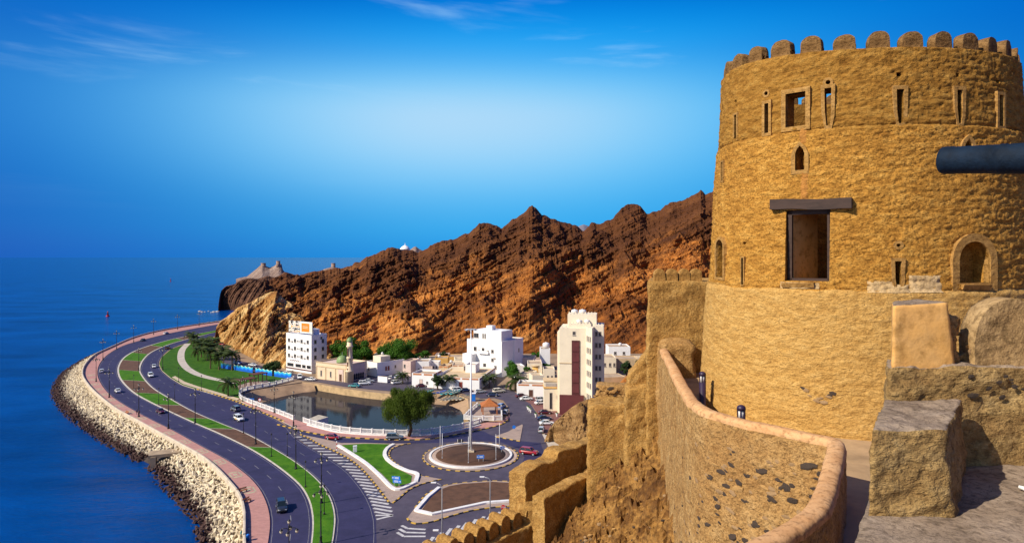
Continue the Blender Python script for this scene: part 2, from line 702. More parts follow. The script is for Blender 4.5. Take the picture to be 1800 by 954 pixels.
# plan curves of the corniche, from near to far
c_prom_out = gcurve([(436, 990), (432, 954), (432, 925), (431, 900), (423, 874), (406, 852), (382, 826), (356, 805), (321, 785), (286, 766), (243, 742), (204, 720), (169, 692), (151, 671), (146, 657), (151, 642), (168, 625), (195, 612), (234, 595), (278, 583), (330, 574), (384, 566.5), (420, 562)], 160)
c_prom_in = gcurve([(466, 990), (471, 954), (474.6, 921), (470.6, 892), (458, 863), (440, 841), (421, 825), (397, 808), (347, 781), (304, 757), (260, 735), (217, 711), (191, 692), (176, 672), (171, 655), (176, 638), (191, 622), (217, 607.5), (252, 597), (295, 586.5), (338, 578), (384, 570), (420, 565.5)], 160)
c_med_a = gcurve([(540, 990), (546.5, 954), (549, 921), (547, 897), (541, 876), (528, 854.5), (506.5, 834.5), (480, 814.5), (453, 797), (426, 782), (382, 761), (338, 742), (295, 722), (260, 705), (234, 690), (215, 672), (207, 657), (208, 642), (219, 627), (243, 614), (282, 601.5), (321, 592), (384, 580), (420, 575)], 160)
c_med_b = gcurve([(577, 990), (585, 954), (588, 934), (589.6, 908), (583.7, 881), (570.4, 857), (549, 834.5), (520, 812), (488, 792), (458, 774.6), (429, 760), (391, 745), (343, 724.5), (304, 703), (269, 681), (250, 659), (247, 646), (254, 631), (269, 618), (299, 605), (338, 594), (384, 583), (420, 578)], 160)
c_in = gcurve([(658, 990), (662, 954), (661, 913), (653, 886), (642, 865), (626, 844), (608, 825), (581, 806.5), (549, 788), (520, 769), (500, 746), (460, 725), (417, 707), (378, 694), (347, 685), (321, 677), (299, 664), (284, 651), (279, 640), (284, 627), (300, 613), (330, 602), (384, 589.5), (420, 585)], 160)

lag_px = [(422, 698), (427, 689), (445, 684), (481, 678.5), (531, 671), (553, 673.5), (604, 682), (649, 688), (695, 692.5), (735, 693), (765, 690), (800, 692), (822, 700), (824, 716), (815, 736), (851, 742), (824, 750), (790, 757), (760, 761), (719, 764), (686, 763.5), (653, 762.5), (618, 760), (586, 756), (560, 749.5), (533, 741.5), (505, 732), (460, 717), (436, 706)]
lagoon_loop = [G(x, y) for x, y in lag_px]

shore = [tuple(p) for p in c_prom_out]
land_outer = shore + [(-120, 560, 0), (60, 900, 0), (900, 1200, 0), (2500, 900, 0), (2500, -200, 0), (60, -200, 0), (-30, -40, 0)]
land = fill('ground', [land_outer, lagoon_loop], -0.06, M_dust)

# lagoon water, bed slope and retaining wall
m, nt, b = nodes_of('lagoon_water')
b.inputs['Base Color'].default_value = (0.022, 0.022, 0.030, 1)
b.inputs['Specular IOR Level'].default_value = 0.045
b.inputs['Roughness'].default_value = 0.06
b.inputs['IOR'].default_value = 1.33
add_bump(nt, b, noise(nt, 0.5, 3.0, 0.6, (1.0, 2.0, 1.0)), 0.06, 0.12)
add_bump(nt, b, noise(nt, 3.0, 3.0, 0.6), 0.05, 0.03)
cxl = sum((p for p in lagoon_loop), Vector()) / len(lagoon_loop)
fill('lagoon_water', [[(p.x + (p.x - cxl.x) * 0.03, p.y + (p.y - cxl.y) * 0.03) for p in lagoon_loop]], -2.6, m)
lw = MB()
nL = len(lagoon_loop)
lw.add([(p.x, p.y, -0.06) for p in lagoon_loop] + [(p.x, p.y, -4.2) for p in lagoon_loop], [(i, (i + 1) % nL, nL + (i + 1) % nL, nL + i) for i in range(nL)])
o = lw.build('lagoon_retaining_wall', M_lwall)
setp(o, 'tan plastered retaining wall around the still lagoon', 'wall')


def slope_patch(name, top, bot, mat_, nu=40, nv=12, amp=0.25, seed=3, label=None):
    T, B = resample(np.array(top, float), nu), resample(np.array(bot, float), nu)
    t = np.linspace(0, 1, nv)[None, :, None]
    co = T[:, None, :] * (1 - t) + B[:, None, :] * t
    co[..., 2] += amp * fbm(co[..., 0] * 0.4, co[..., 1] * 0.4, 0 * co[..., 0], 4, seed) * np.sin(np.pi * np.linspace(0, 1, nv))[None, :]
    o = link(name, grid_mesh(name, co, mat_))
    o['kind'] = 'structure'
    return o


slope_patch('sand_ramp', [G(427, 703.5), G(424, 694), G(446, 685.5), G(481, 680), G(533, 672.5), G(552, 674.5)], [G(452, 717, -3.2), G(478, 707, -3.2), G(505, 699, -3.2), G(535, 693, -3.2), G(548, 692, -3.2), G(556, 690, -3.2)], M_sand, 40, 12)
slope_patch('boat_beach', [G(735, 692), G(770, 688), G(805, 690), G(828, 700), G(830, 714)], [G(740, 711, -3.0), G(768, 714, -3.0), G(790, 716, -3.0), G(806, 723, -3.0), G(814, 735, -3.0)], M_sand, 40, 12, 0.3, 5)

# ================================================================== roads
strip('coast_road', c_prom_in, c_med_a, 0.0, M_asph)
strip('inner_coast_road', c_med_b, c_in, 0.0, M_asph)
junction_px = [(498, 741.5), (528, 757), (560, 764), (600, 768.5), (640, 771), (680, 773), (720, 773.5), (760, 771.5), (813, 762), (853, 754), (880, 747), (893, 739), (897, 728), (893, 714), (884, 703), (868, 699), (845, 700), (800, 687.5), (765, 686), (735, 688), (695, 688), (649, 684), (604, 679), (560, 671.5), (535, 669), (512, 665), (470, 659), (430, 652), (405, 645), (385, 632), (380, 622), (392, 618), (420, 633), (470, 645), (500, 652), (560, 666), (620, 672), (650, 655), (720, 655), (735, 680), (800, 684.5), (850, 686), (880, 680), (905, 688), (930, 706), (945, 728), (952, 760), (962, 785), (985, 800), (1020, 830), (1060, 870), (1060, 990), (658, 990), (662, 954), (661, 913), (653, 886), (642, 865), (626, 844), (608, 825), (581, 806.5), (549, 788), (520, 769)]
fill('town_road', [[G(x, y) for x, y in junction_px]], 0.012, M_asph2)
# newer dark asphalt on the lane by the lagoon and round the island
fill('lagoon_lane', [[G(x, y) for x, y in [(503, 747), (528, 758), (560, 765), (600, 770), (640, 772.5), (680, 774.5), (720, 775), (760, 773), (815, 764), (850, 757), (862, 764), (905, 774), (950, 778), (958, 800), (940, 814), (915, 820), (922, 803), (912, 788), (880, 777), (828, 773), (770, 778), (700, 779), (640, 778), (590, 777), (555, 769), (530, 764)]]], 0.028, M_asph)

strip('promenade', c_prom_out, c_prom_in, 0.16, M_pink, 0.5, side_mat=M_kerb)
strip('median_kerb', c_med_a, c_med_b, 0.14, M_kerb, 0.4)


def sub(q, a, b, n=24):
    L = np.concatenate([[0], np.cumsum(np.linalg.norm(np.diff(q, axis=0), axis=1))])
    t = np.linspace(a, b, n) * L[-1]
    return np.stack([np.interp(t, L, q[:, k]) for k in range(3)], 1)


def param_at(q, px, py):
    g = np.array(G(px, py))
    L = np.concatenate([[0], np.cumsum(np.linalg.norm(np.diff(q, axis=0), axis=1))])
    return L[np.argmin(((q[:, :2] - g[:2]) ** 2).sum(1))] / L[-1]


mid = (c_med_a + c_med_b) / 2
soils = []
for x0, y0, x1, y1 in [(452, 787, 385, 755), (338, 736, 295, 712), (262, 692, 220, 670), (216, 652, 226, 634), (238, 622, 272, 609), (315, 596, 345, 589)]:
    soils.append((param_at(mid, x0, y0), param_at(mid, x1, y1)))
edges_ = sorted([0.0] + [v for s_ in soils for v in s_] + [1.0])
ia = c_med_a * 0.93 + c_med_b * 0.07
ib = c_med_a * 0.07 + c_med_b * 0.93
for i in range(len(edges_) - 1):
    is_soil = any(abs(edges_[i] - min(s_)) < 1e-6 for s_ in soils)
    strip('median_soil_bed' if is_soil else 'median_lawn', sub(ia, edges_[i] + 0.0006, edges_[i + 1] - 0.0006), sub(ib, edges_[i] + 0.0006, edges_[i + 1] - 0.0006), 0.165 if is_soil else 0.19, M_soil if is_soil else M_grass, 0.04)

# painted lines of the coast road
lines = MB()


def dashes(q, w, on, off, z, mb, s0=0.0, s1=1.0):
    L = clen(q)
    s = s0 * L
    while s + on < s1 * L:
        a = sub(q, s / L, min(1, (s + on) / L), 6)
        l, r = offset(a, w / 2), offset(a, -w / 2)
        n = len(a)
        mb.add([(p[0], p[1], z) for p in r] + [(p[0], p[1], z) for p in l], [(i, i + 1, n + i + 1, n + i) for i in range(n - 1)])
        s += on + off


dashes((c_prom_in + c_med_a) / 2, 0.16, 3.0, 6.0, 0.006, lines)
dashes((c_med_b + c_in) / 2, 0.16, 3.0, 6.0, 0.006, lines, 0.12)
o = lines.build('lane_dashes', M_mark_old)
o['kind'] = 'structure'
lines = MB()
for q, d in ((c_prom_in, -0.5), (c_med_a, 0.5), (c_med_b, -0.5), (c_in, 0.5)):
    qq = offset(q, d)
    dashes(qq, 0.11, 30, 0.01, 0.006, lines)
o = lines.build('edge_lines', M_mark_old)
o['kind'] = 'structure'


def kerb_run(name, q, w=0.35, h=0.16, seg=1.1, parent=None, mats=None, z0=-0.02, label=None):
    """kerb of alternately painted stones along a plan curve"""
    mb = MB()
    L = clen(q)
    n = max(2, int(L / seg))
    for i in range(n):
        a = sub(q, (i + 0.02) / n, (i + 0.98) / n, 2)
        d = Vector(a[1] - a[0])
        mb.mi = i % 2
        c = (a[0] + a[1]) / 2
        mb.box((c[0], c[1], z0 + h / 2), (d.length, w, h), math.atan2(d.y, d.x))
    o = mb.build(name, mats or [M_yel, M_blk])
    o['kind'] = 'stuff'
    setp(o, label or 'run of yellow and black kerbstones', 'kerb')
    return o


kerb_run('painted_kerb', gcurve([(500, 740.5), (460, 724), (417, 706), (378, 693), (347, 684)], 60), 0.5, 0.2, 1.4, label='yellow and black kerbstones between the coast road and the park lawn')
kerb_run('painted_kerb', gcurve([(488, 746), (528, 756.5), (560, 763), (600, 768), (640, 770.5), (680, 772.5), (720, 773), (760, 771), (813, 761.5), (853, 753.5), (880, 746.5), (893, 738)], 100), 0.5, 0.22, 1.4, label='yellow and black kerbstones along the lagoon footpath')

# footpath between lagoon and lane
path_loop = [G(x, y) for x, y in [(424, 706), (436, 707), (460, 718), (505, 733), (533, 742.5), (560, 750.5), (586, 757), (618, 761), (653, 763.5), (686, 764.5), (719, 765), (760, 762), (790, 758), (824, 751), (851, 743), (882, 740), (897, 728), (893, 738), (880, 746), (853, 753), (813, 761), (760, 770.5), (720, 772.5), (680, 772), (640, 770), (600, 767.5), (560, 762.5), (528, 756), (500, 743), (497, 740), (460, 723.5)]]
fill('lagoon_footpath', [path_loop], 0.13, M_pink, 0.3, side_mat=M_kerb)
wl_ = MB()
q = gcurve([(540, 747.5), (586, 759), (618, 763), (653, 765.5), (686, 766.5), (719, 767), (760, 764.5), (813, 756), (845, 748)], 60)
for i in range(len(q) - 1):
    d = Vector(q[i + 1] - q[i])
    c = (q[i] + q[i + 1]) / 2
    wl_.box((c[0], c[1], 0.3), (d.length + 0.02, 0.35, 0.36), math.atan2(d.y, d.x))
setp(wl_.build('low_white_wall', M_white), 'low white wall along the footpath by the lagoon balustrade', 'wall')

# ------------------------------------------------------------------ traffic islands
isl_px = [(528, 763.5), (545, 771), (560, 780), (592, 794.5), (618, 809), (640, 828), (658, 849), (674, 870), (686, 885), (690, 884), (701, 876), (719, 861), (741, 851), (760, 846), (776, 842.5), (754, 838.5), (736, 834.5), (714, 825), (693, 812), (684, 799), (689, 789), (706, 782), (722, 779.5), (687, 780), (640, 778.5), (600, 779), (570, 772)]
isl = [G(x, y) for x, y in isl_px]
fill('traffic_island', [isl], 0.15, M_ipave, 0.3, side_mat=M_kerb)
kerb_run('painted_kerb', gcurve(isl_px[0:9], 60), 0.32, 0.2, 1.0, label='yellow and black kerbstones on the hatched side of the green island')
kerb_run('painted_kerb', gcurve(isl_px[9:15], 60), 0.32, 0.2, 1.0, label='yellow and black kerbstones on the lower right side of the green island')
kerb_run('painted_kerb', gcurve(isl_px[15:23], 60), 0.32, 0.2, 1.0, label='kerbstones of the green island facing the roundabout')
lawn_px = [(601, 783), (640, 780.5), (684, 781.5), (675, 790), (672, 800), (677, 810), (692, 822), (712, 831), (724, 837), (722, 849), (697, 856), (690, 852), (670, 832), (645, 812), (620, 796)]
fill('island_lawn', [[G(x, y) for x, y in lawn_px]], 0.22, M_grass, 0.3)


def low_wall(name, px, w, h, m_, label, closed=False, n=60, sp=True):
    pts = [G(x, y) for x, y in px]
    q = spline(pts, n) if sp else resample(np.array([tuple(p) for p in pts]), n)
    A, B = offset(q, w / 2), offset(q, -w / 2)
    o = strip(name, A, B, h, m_, h + 0.05, kind=None)
    return setp(o, label, 'wall')


low_wall('planter_wall', [(692, 782), (681, 789), (676, 799), (681, 809), (696, 820), (715, 828.5), (733, 834.5), (731, 848)], 0.9, 0.5, M_white, 'white curved planter wall between green island and roundabout')
low_wall('planter_wall', [(594, 784), (620, 800), (645, 817), (668, 838), (688, 858), (703, 861.5), (731, 849)], 0.8, 0.5, M_white, 'white planter wall on the hatched side of the green island')

# hatched paint between the carriageway and the island
hl = gcurve([(661, 930), (661, 913), (653, 886), (642, 865), (626, 844), (608, 825), (581, 806.5), (549, 788), (520, 769), (505, 757)], 80)
hr = gcurve([(692, 905), (690, 893), (684, 884), (672, 870), (656, 850), (638, 829), (616, 810.5), (590, 796), (558, 781.5), (526, 765)], 80)
hm = MB()
nst = 27
rowl = HY + F * H / hl[:, 1]
rowr = HY + F * H / hr[:, 1]
for i in range(nst):
    y_ = 915 - (915 - 764) * ((i + 0.3) / nst) ** 0.9
    dy_ = 7.0 * max(0.0, (y_ - 800) / 100)
    w_ = 0.30 if i < 3 else 0.36
    ql = np.array([np.interp(-y_, -rowl, hl[:, k]) for k in range(2)])
    qr = np.array([np.interp(-(y_ + dy_), -rowr, hr[:, k]) for k in range(2)])
    e0, e1 = ql * 0.97 + qr * 0.03, ql * 0.05 + qr * 0.95
    d = Vector(e1 - e0)
    nn = Vector((-d.y, d.x)).normalized() * w_
    hm.add([(e0[0] - nn.x, e0[1] - nn.y, 0), (e1[0] - nn.x, e1[1] - nn.y, 0), (e1[0] + nn.x, e1[1] + nn.y, 0), (e0[0] + nn.x, e0[1] + nn.y, 0)], [(0, 1, 2, 3)])
# chevrons off the tip of the lower island and stripes of the bottom crossing
for k in range(3):
    a, b_, c = G(706 - k * 4, 923 + k * 6), G(716 - k * 3, 928 + k * 7), G(748, 930 + k * 6)
    for u, v in ((a, b_), (b_, c)):
        d = (v - u)
        nn = Vector((-d.y, d.x, 0)).normalized() * 0.3
        hm.add([u - nn, v - nn, v + nn, u + nn], [(0, 1, 2, 3)])
for x, y in [(742, 957), (757, 949), (772, 941), (788, 934), (802, 929), (816, 924), (832, 918), (846, 913), (860, 909), (874, 905)]:
    a, c = G(x - 5, y + 7), G(x + 5, y - 6)
    d = (c - a)
    nn = Vector((-d.y, d.x, 0)).normalized() * 0.33
    hm.add([a - nn, c - nn, c + nn, a + nn], [(0, 1, 2, 3)])
hm.v = [(x, y, 0.026) for x, y, z in hm.v]
o = hm.build('hatched_road_paint', M_mark)
o['kind'] = 'structure'

# lower island with a brown bed
bed_px = [(716, 911), (722, 918), (735, 920.5), (760, 917), (789, 908), (826, 898), (866, 892), (905, 889), (950, 888), (960, 870), (940, 850), (909, 847), (866, 845.5), (813, 848.5), (779, 854), (762, 861), (747, 871), (730, 892)]
fill('lower_island', [[G(x, y) for x, y in bed_px]], 0.15, M_ipave, 0.3, side_mat=M_kerb)
kerb_run('painted_kerb', gcurve(bed_px[0:9], 60), 0.32, 0.2, 1.1, label='yellow and black kerbstones on the near side of the brown island')
kerb_run('painted_kerb', gcurve(bed_px[11:18], 60), 0.32, 0.2, 1.1, label='kerbstones on the far side of the brown island')
fill('brown_bed', [[G(x, y) for x, y in [(742, 896), (760, 901), (800, 893), (853, 882), (906, 879), (945, 877), (950, 862), (925, 851), (866, 847.5), (813, 851), (790, 855), (772, 862), (757, 876)]]], 0.2, M_soil, 0.2)
low_wall('planter_wall', [(772, 858.5), (752, 875), (731, 899), (760, 905.5), (800, 897), (853, 885.5), (906, 881.5), (950, 880)], 0.8, 0.5, M_white, 'white angular planter wall around the brown island bed', n=90, sp=False)

# splitter islands by the roundabout
spl_px = [(870, 767), (880, 768.5), (905, 773), (914, 775), (919, 748), (918, 746), (905, 752), (893, 759)]
fill('splitter_island', [[G(x, y) for x, y in spl_px]], 0.15, M_ipave, 0.3, side_mat=M_kerb)
kerb_run('painted_kerb', gcurve([(872, 768), (890, 771), (914, 775.5)], 20), 0.32, 0.2, 1.0, label='kerbstones of the triangular splitter island')

# roundabout
RC = G(827.5, 801)
RRAD = 11.8
rb = empty('roundabout_island', RC, 0, 'round brown island bed ringed with white and patterned kerbs', 'roundabout')
mb = MB()
mb.lathe([(RRAD, -0.05), (RRAD, 0.15), (RRAD - 0.35, 0.16), (RRAD - 0.36, 0.13), (RRAD - 1.4, 0.14)], 72)
mb.build('apron', M_ipave, rb)
mb = MB()
for k in range(64):
    a = 2 * math.pi * k / 64
    mb.mi = k % 2
    mb.box((math.cos(a) * (RRAD + 0.14), math.sin(a) * (RRAD + 0.14), 0.08), (0.3, 2 * math.pi * RRAD / 64 * 0.96, 0.2), a)
o = mb.build('kerbstones', [M_yel, M_blk], rb)
o['kind'] = 'stuff'
mb = MB()
n = 96
ring = [(RRAD - 1.35, 0.1), (RRAD - 1.35, 0.55), (RRAD - 1.9, 0.55), (RRAD - 1.9, 0.1)]
vs_, fs = [], []
for k in range(n):
    a = 2 * math.pi * k / n
    vs_ += [(r * math.cos(a), r * math.sin(a), z) for r, z in ring]
for k in range(n):
    for j in range(3):
        fs.append((k * 4 + j, ((k + 1) % n) * 4 + j, ((k + 1) % n) * 4 + j + 1, k * 4 + j + 1))
mb.add(vs_, fs)
mb.build('ring_wall', M_white, rb)
mb = MB()
mb.lathe([(RRAD - 1.85, 0.1), (RRAD - 1.9, 0.38), (RRAD - 3.2, 0.42)], 64)
mb.build('pale_rim', M_ipave, rb)
mb = MB()
mb.lathe([(RRAD - 3.0, 0.2), (RRAD - 3.05, 0.46), (6.0, 0.62), (3.0, 0.8), (0.2, 0.85)], 64)
mb.build('soil_bed', M_soil2, rb)

# parking and dust patches
fill('brick_parking', [[G(x, y) for x, y in [(906, 694), (930, 690), (985, 690), (1000, 715), (985, 760), (958, 764), (950, 735), (935, 711)]]], 0.03, M_redpave)
fill('pale_roadside', [[G(x, y) for x, y in [(953, 763), (972, 760), (985, 778), (1010, 800), (985, 802), (966, 788)]]], 0.03, M_path)

# ------------------------------------------------------------------ park
park_px = [(284, 628), (280, 640), (285, 651.5), (300, 664), (321, 676.5), (347, 684.5), (378, 693.5), (412, 704), (421, 699), (424, 690), (445, 683), (481, 677), (516, 667), (510, 663), (470, 657), (430, 650), (404, 643), (384, 631), (376, 618), (378, 606), (384, 600), (384, 591), (332, 602), (301, 613.5)]
fill('park_lawn', [[G(x, y) for x, y in park_px]], 0.10, M_grass2, 0.2, side_mat=M_kerb)
pp = gcurve([(330, 604), (321, 614), (318, 625), (320, 636), (330, 648), (348, 658), (372, 665), (398, 670), (412, 674)], 60)
strip('park_path', offset(pp, 1.6), offset(pp, -1.6), 0.135, M_path, 0.03)
fill('pergola_terrace', [[G(x, y) for x, y in [(421, 690), (446, 682.5), (481, 676), (470, 669), (438, 672), (418, 678)]]], 0.14, M_ipave, 0.03)
fill('park_sand_strip', [[G(x, y) for x, y in [(302, 663), (322, 675), (348, 683), (378, 692), (416, 704), (421, 700.5), (378, 688), (348, 679), (325, 671), (308, 661)]]], 0.125, M_beige, 0.02)

# promenade paving panels and parapet
pp = (c_prom_out * 0.45 + c_prom_in * 0.55)
M_panel = paving_mat('ornament_panel', (0.50, 0.42, 0.26), (0.20, 0.22, 0.24), 0.9, 0.9, 1.0)
for i in range(16):
    s = 0.072 + i * 0.026
    a = sub(pp, s, s + 0.012, 2)
    d = Vector(a[1] - a[0])
    c = (a[0] + a[1]) / 2
    mb = MB()
    for k, (w, l, z) in enumerate([(2.5, d.length * 0.8, 0.164), (1.7, d.length * 0.52, 0.168), (0.8, d.length * 0.25, 0.172)]):
        mb.mi = k % 2
        mb.box((0, 0, z - 0.01), (l, w, 0.02))
    for sx in (-1, 1):
        for sy in (-1, 1):
            mb.mi = 1
            mb.box((sx * d.length * 0.33, sy * 1.02, 0.166 - 0.01), (0.6, 0.35, 0.021))
    o = mb.build('paving_panel', [M_panel, M_pink], None, (c[0], c[1], 0), math.atan2(d.y, d.x))
    o['kind'] = 'structure'

sw = MB()
qa, qb = offset(c_prom_out, -0.05), offset(c_prom_out, 0.5)
n = len(qa)
prof = [(qb, -2.2), (qb, 0.85), (qb * 0.8 + qa * 0.2, 0.95), (qa * 0.8 + qb * 0.2, 0.95), (qa, 0.85), (qa, 0.1)]
vs_, fs = [], []
for i in range(n):
    for c, z in prof:
        vs_.append((c[i][0], c[i][1], z))
for i in range(n - 1):
    for j in range(5):
        fs.append((i * 6 + j, i * 6 + j + 1, (i + 1) * 6 + j + 1, (i + 1) * 6 + j))
sw.add(vs_, fs)
setp(sw.build('sea_parapet', mat('sea_parapet_plaster', (0.56, 0.47, 0.36), 0.85, 0.3, 0.5)), 'long cream parapet wall between promenade and concrete armour blocks', 'wall')

# ------------------------------------------------------------------ tetrapod revetment
c_wat = spline([G(x, y, SEA) for x, y in [(352, 990), (347, 954), (338, 922), (317, 891), (285, 858), (258, 823), (217, 800), (173, 774), (130, 744), (102, 716), (90, 690), (104, 660), (134, 638), (168, 621), (205, 608), (240, 593), (282, 581), (332, 572), (384, 564), (420, 560)]], 160)
top_ = c_prom_out.copy()
top_[:, 2] = -0.9
bot_ = c_wat.copy()
bot_[:, 2] = SEA - 0.9
t = np.linspace(0, 1, 8)[None, :, None]
co = top_[:, None, :] * (1 - t) + bot_[:, None, :] * t
M_rip = mat('revetment_rubble', (0.06, 0.042, 0.034), 0.9, 0.5, 0.5, 0.7, 2.0, 0.2)
o = link('revetment_slope', grid_mesh('revetment_slope', co, M_rip))
o['kind'] = 'structure'

m, nt, b = nodes_of('armour_concrete')
tc = nt.nodes.new('ShaderNodeTexCoord')
geo = nt.nodes.new('ShaderNodeNewGeometry')
sp_ = nt.nodes.new('ShaderNodeSeparateXYZ')
nt.links.new(geo.outputs['Position'], sp_.inputs[0])
n1 = nt.nodes.new('ShaderNodeTexNoise')
n1.inputs['Scale'].default_value = 0.35
n1.inputs['Detail'].default_value = 5
nt.links.new(geo.outputs['Position'], n1.inputs['Vector'])
ma = N(nt, 'ShaderNodeMath', operation='MULTIPLY_ADD')
ma.inputs[1].default_value = 2.2
nt.links.new(n1.outputs['Fac'], ma.inputs[0])
nt.links.new(sp_.outputs['Z'], ma.inputs[2])
mr = N(nt, 'ShaderNodeMapRange')
mr.inputs['From Min'].default_value = -1.75
mr.inputs['From Max'].default_value = -1.0
nt.links.new(ma.outputs[0], mr.inputs['Value'])
wet = mixc(nt, noise(nt, 2.0), (0.030, 0.011, 0.009), (0.075, 0.030, 0.020))
n2 = nt.nodes.new('ShaderNodeTexNoise')
n2.inputs['Scale'].default_value = 0.8
nt.links.new(geo.outputs['Position'], n2.inputs['Vector'])
dry = ramp(nt, n2.outputs['Fac'], [(0.3, (0.50, 0.40, 0.25)), (0.6, (0.74, 0.63, 0.44))])
nt.links.new(mixc(nt, mr.outputs[0], wet, dry), b.inputs['Base Color'])
b.inputs['Roughness'].default_value = 0.85
M_tet = m


def tetrapod_geo(n=6):
    vs_, fs = [], []
    dirs = [Vector((0, 0, 1))] + [Vector((math.cos(a) * 0.943, math.sin(a) * 0.943, -0.333)) for a in (0, 2.094, 4.189)]
    for d in dirs:
        u = d.orthogonal().normalized()
        w = d.cross(u)
        b0 = len(vs_)
        for r, l in ((0.36, 0.0), (0.22, 0.92), (0.13, 1.0)):
            for k in range(n):
                a = 2 * math.pi * k / n
                vs_.append(d * l + (u * math.cos(a) + w * math.sin(a)) * r)
        for i in range(2):
            for k in range(n):
                k2 = (k + 1) % n
                fs.append((b0 + i * n + k, b0 + i * n + k2, b0 + (i + 1) * n + k2, b0 + (i + 1) * n + k))
        fs.append(tuple(b0 + 2 * n + k for k in range(n)))
    return vs_, fs


tv, tf = tetrapod_geo(5)
tet_me = MB().add(tv, tf).mesh('tetrapod', [M_tet])
spots = []
r3 = random.Random(11)
tries = 0
grid_used = {}
while tries < 26000 and len(spots) < 5200:
    tries += 1
    k = r3.random() * 158.9
    i = int(k)
    f_ = k - i
    t_ = -0.01 + 1.02 * r3.random()
    a = top_[i] * (1 - f_) + top_[i + 1] * f_
    b2 = bot_[i] * (1 - f_) + bot_[i + 1] * f_
    p = a * (1 - t_) + b2 * t_
    key = (int(p[0] / 1.15), int(p[1] / 1.15))
    if grid_used.get(key, 0) >= 1:
        continue
    # keep the landing slab free
    g0, g1 = G(246, 795, -1), G(300, 785, 0)
    if abs(p[0] - (g0.x + g1.x) / 2) < 5.0 and abs(p[1] - (g0.y + g1.y) / 2) < 3.4:
        continue
    grid_used[key] = 1
    spots.append((p[1], p[0], p[2] + 0.42 + 0.1 * r3.random(), r3.random() * 6.28, r3.random() * 6.28, r3.random() * 6.28, 0.86 + 0.2 * r3.random()))
# 300 that show largest: nearest ones above water and inside the frame
vis = [s for s in spots if s[0] > 113 and s[2] > SEA - 0.3]
vis.sort(key=lambda s: s[0])
near = set(id(s) for s in vis[:300])
rest = MB()
tva = np.array([tuple(v) for v in tv])
for s in spots:
    D_, x, z, a, b2, c, sc = s
    from_e = Matrix.Rotation(a, 3, 'Z') @ Matrix.Rotation(b2 * 0.5, 3, 'X') @ Matrix.Rotation(c, 3, 'Z')
    if id(s) in near:
        o = link('tetrapod', tet_me, None, (x, D_, z))
        o.rotation_euler = from_e.to_euler()
        o.scale = (sc, sc, sc)
        setp(o, 'four-legged concrete armour block lying among the others on the near shore slope', 'tetrapod', 'concrete armour blocks on the near shore slope')
    else:
        w = (tva * sc) @ np.array(from_e).T + np.array([x, D_, z])
        rest.add(w.tolist(), tf)
o = rest.build('tetrapod_bank', M_tet)
setp(o, 'bank of countless pale concrete armour blocks along the curving shore', 'tetrapods', None, 'stuff')

mb = MB()
c0, c1 = G(262, 799, -1.0), G(322, 787, -0.2)
d = (c1 - c0)
mb.box(((c0.x + c1.x) / 2, (c0.y + c1.y) / 2, -1.0), (d.length, 4.4, 0.8), math.atan2(d.y, d.x))
mb.box((c0.x + 1.2, c0.y, -2.6), (1.2, 4.0, 3.0), math.atan2(d.y, d.x))
setp(mb.build('landing_slab', mat('stained_slab', (0.38, 0.28, 0.18), 0.9, 0.45, 0.6, 0.4, 4.0, 0.03)), 'flat concrete landing slab set among the armour blocks', 'slab')

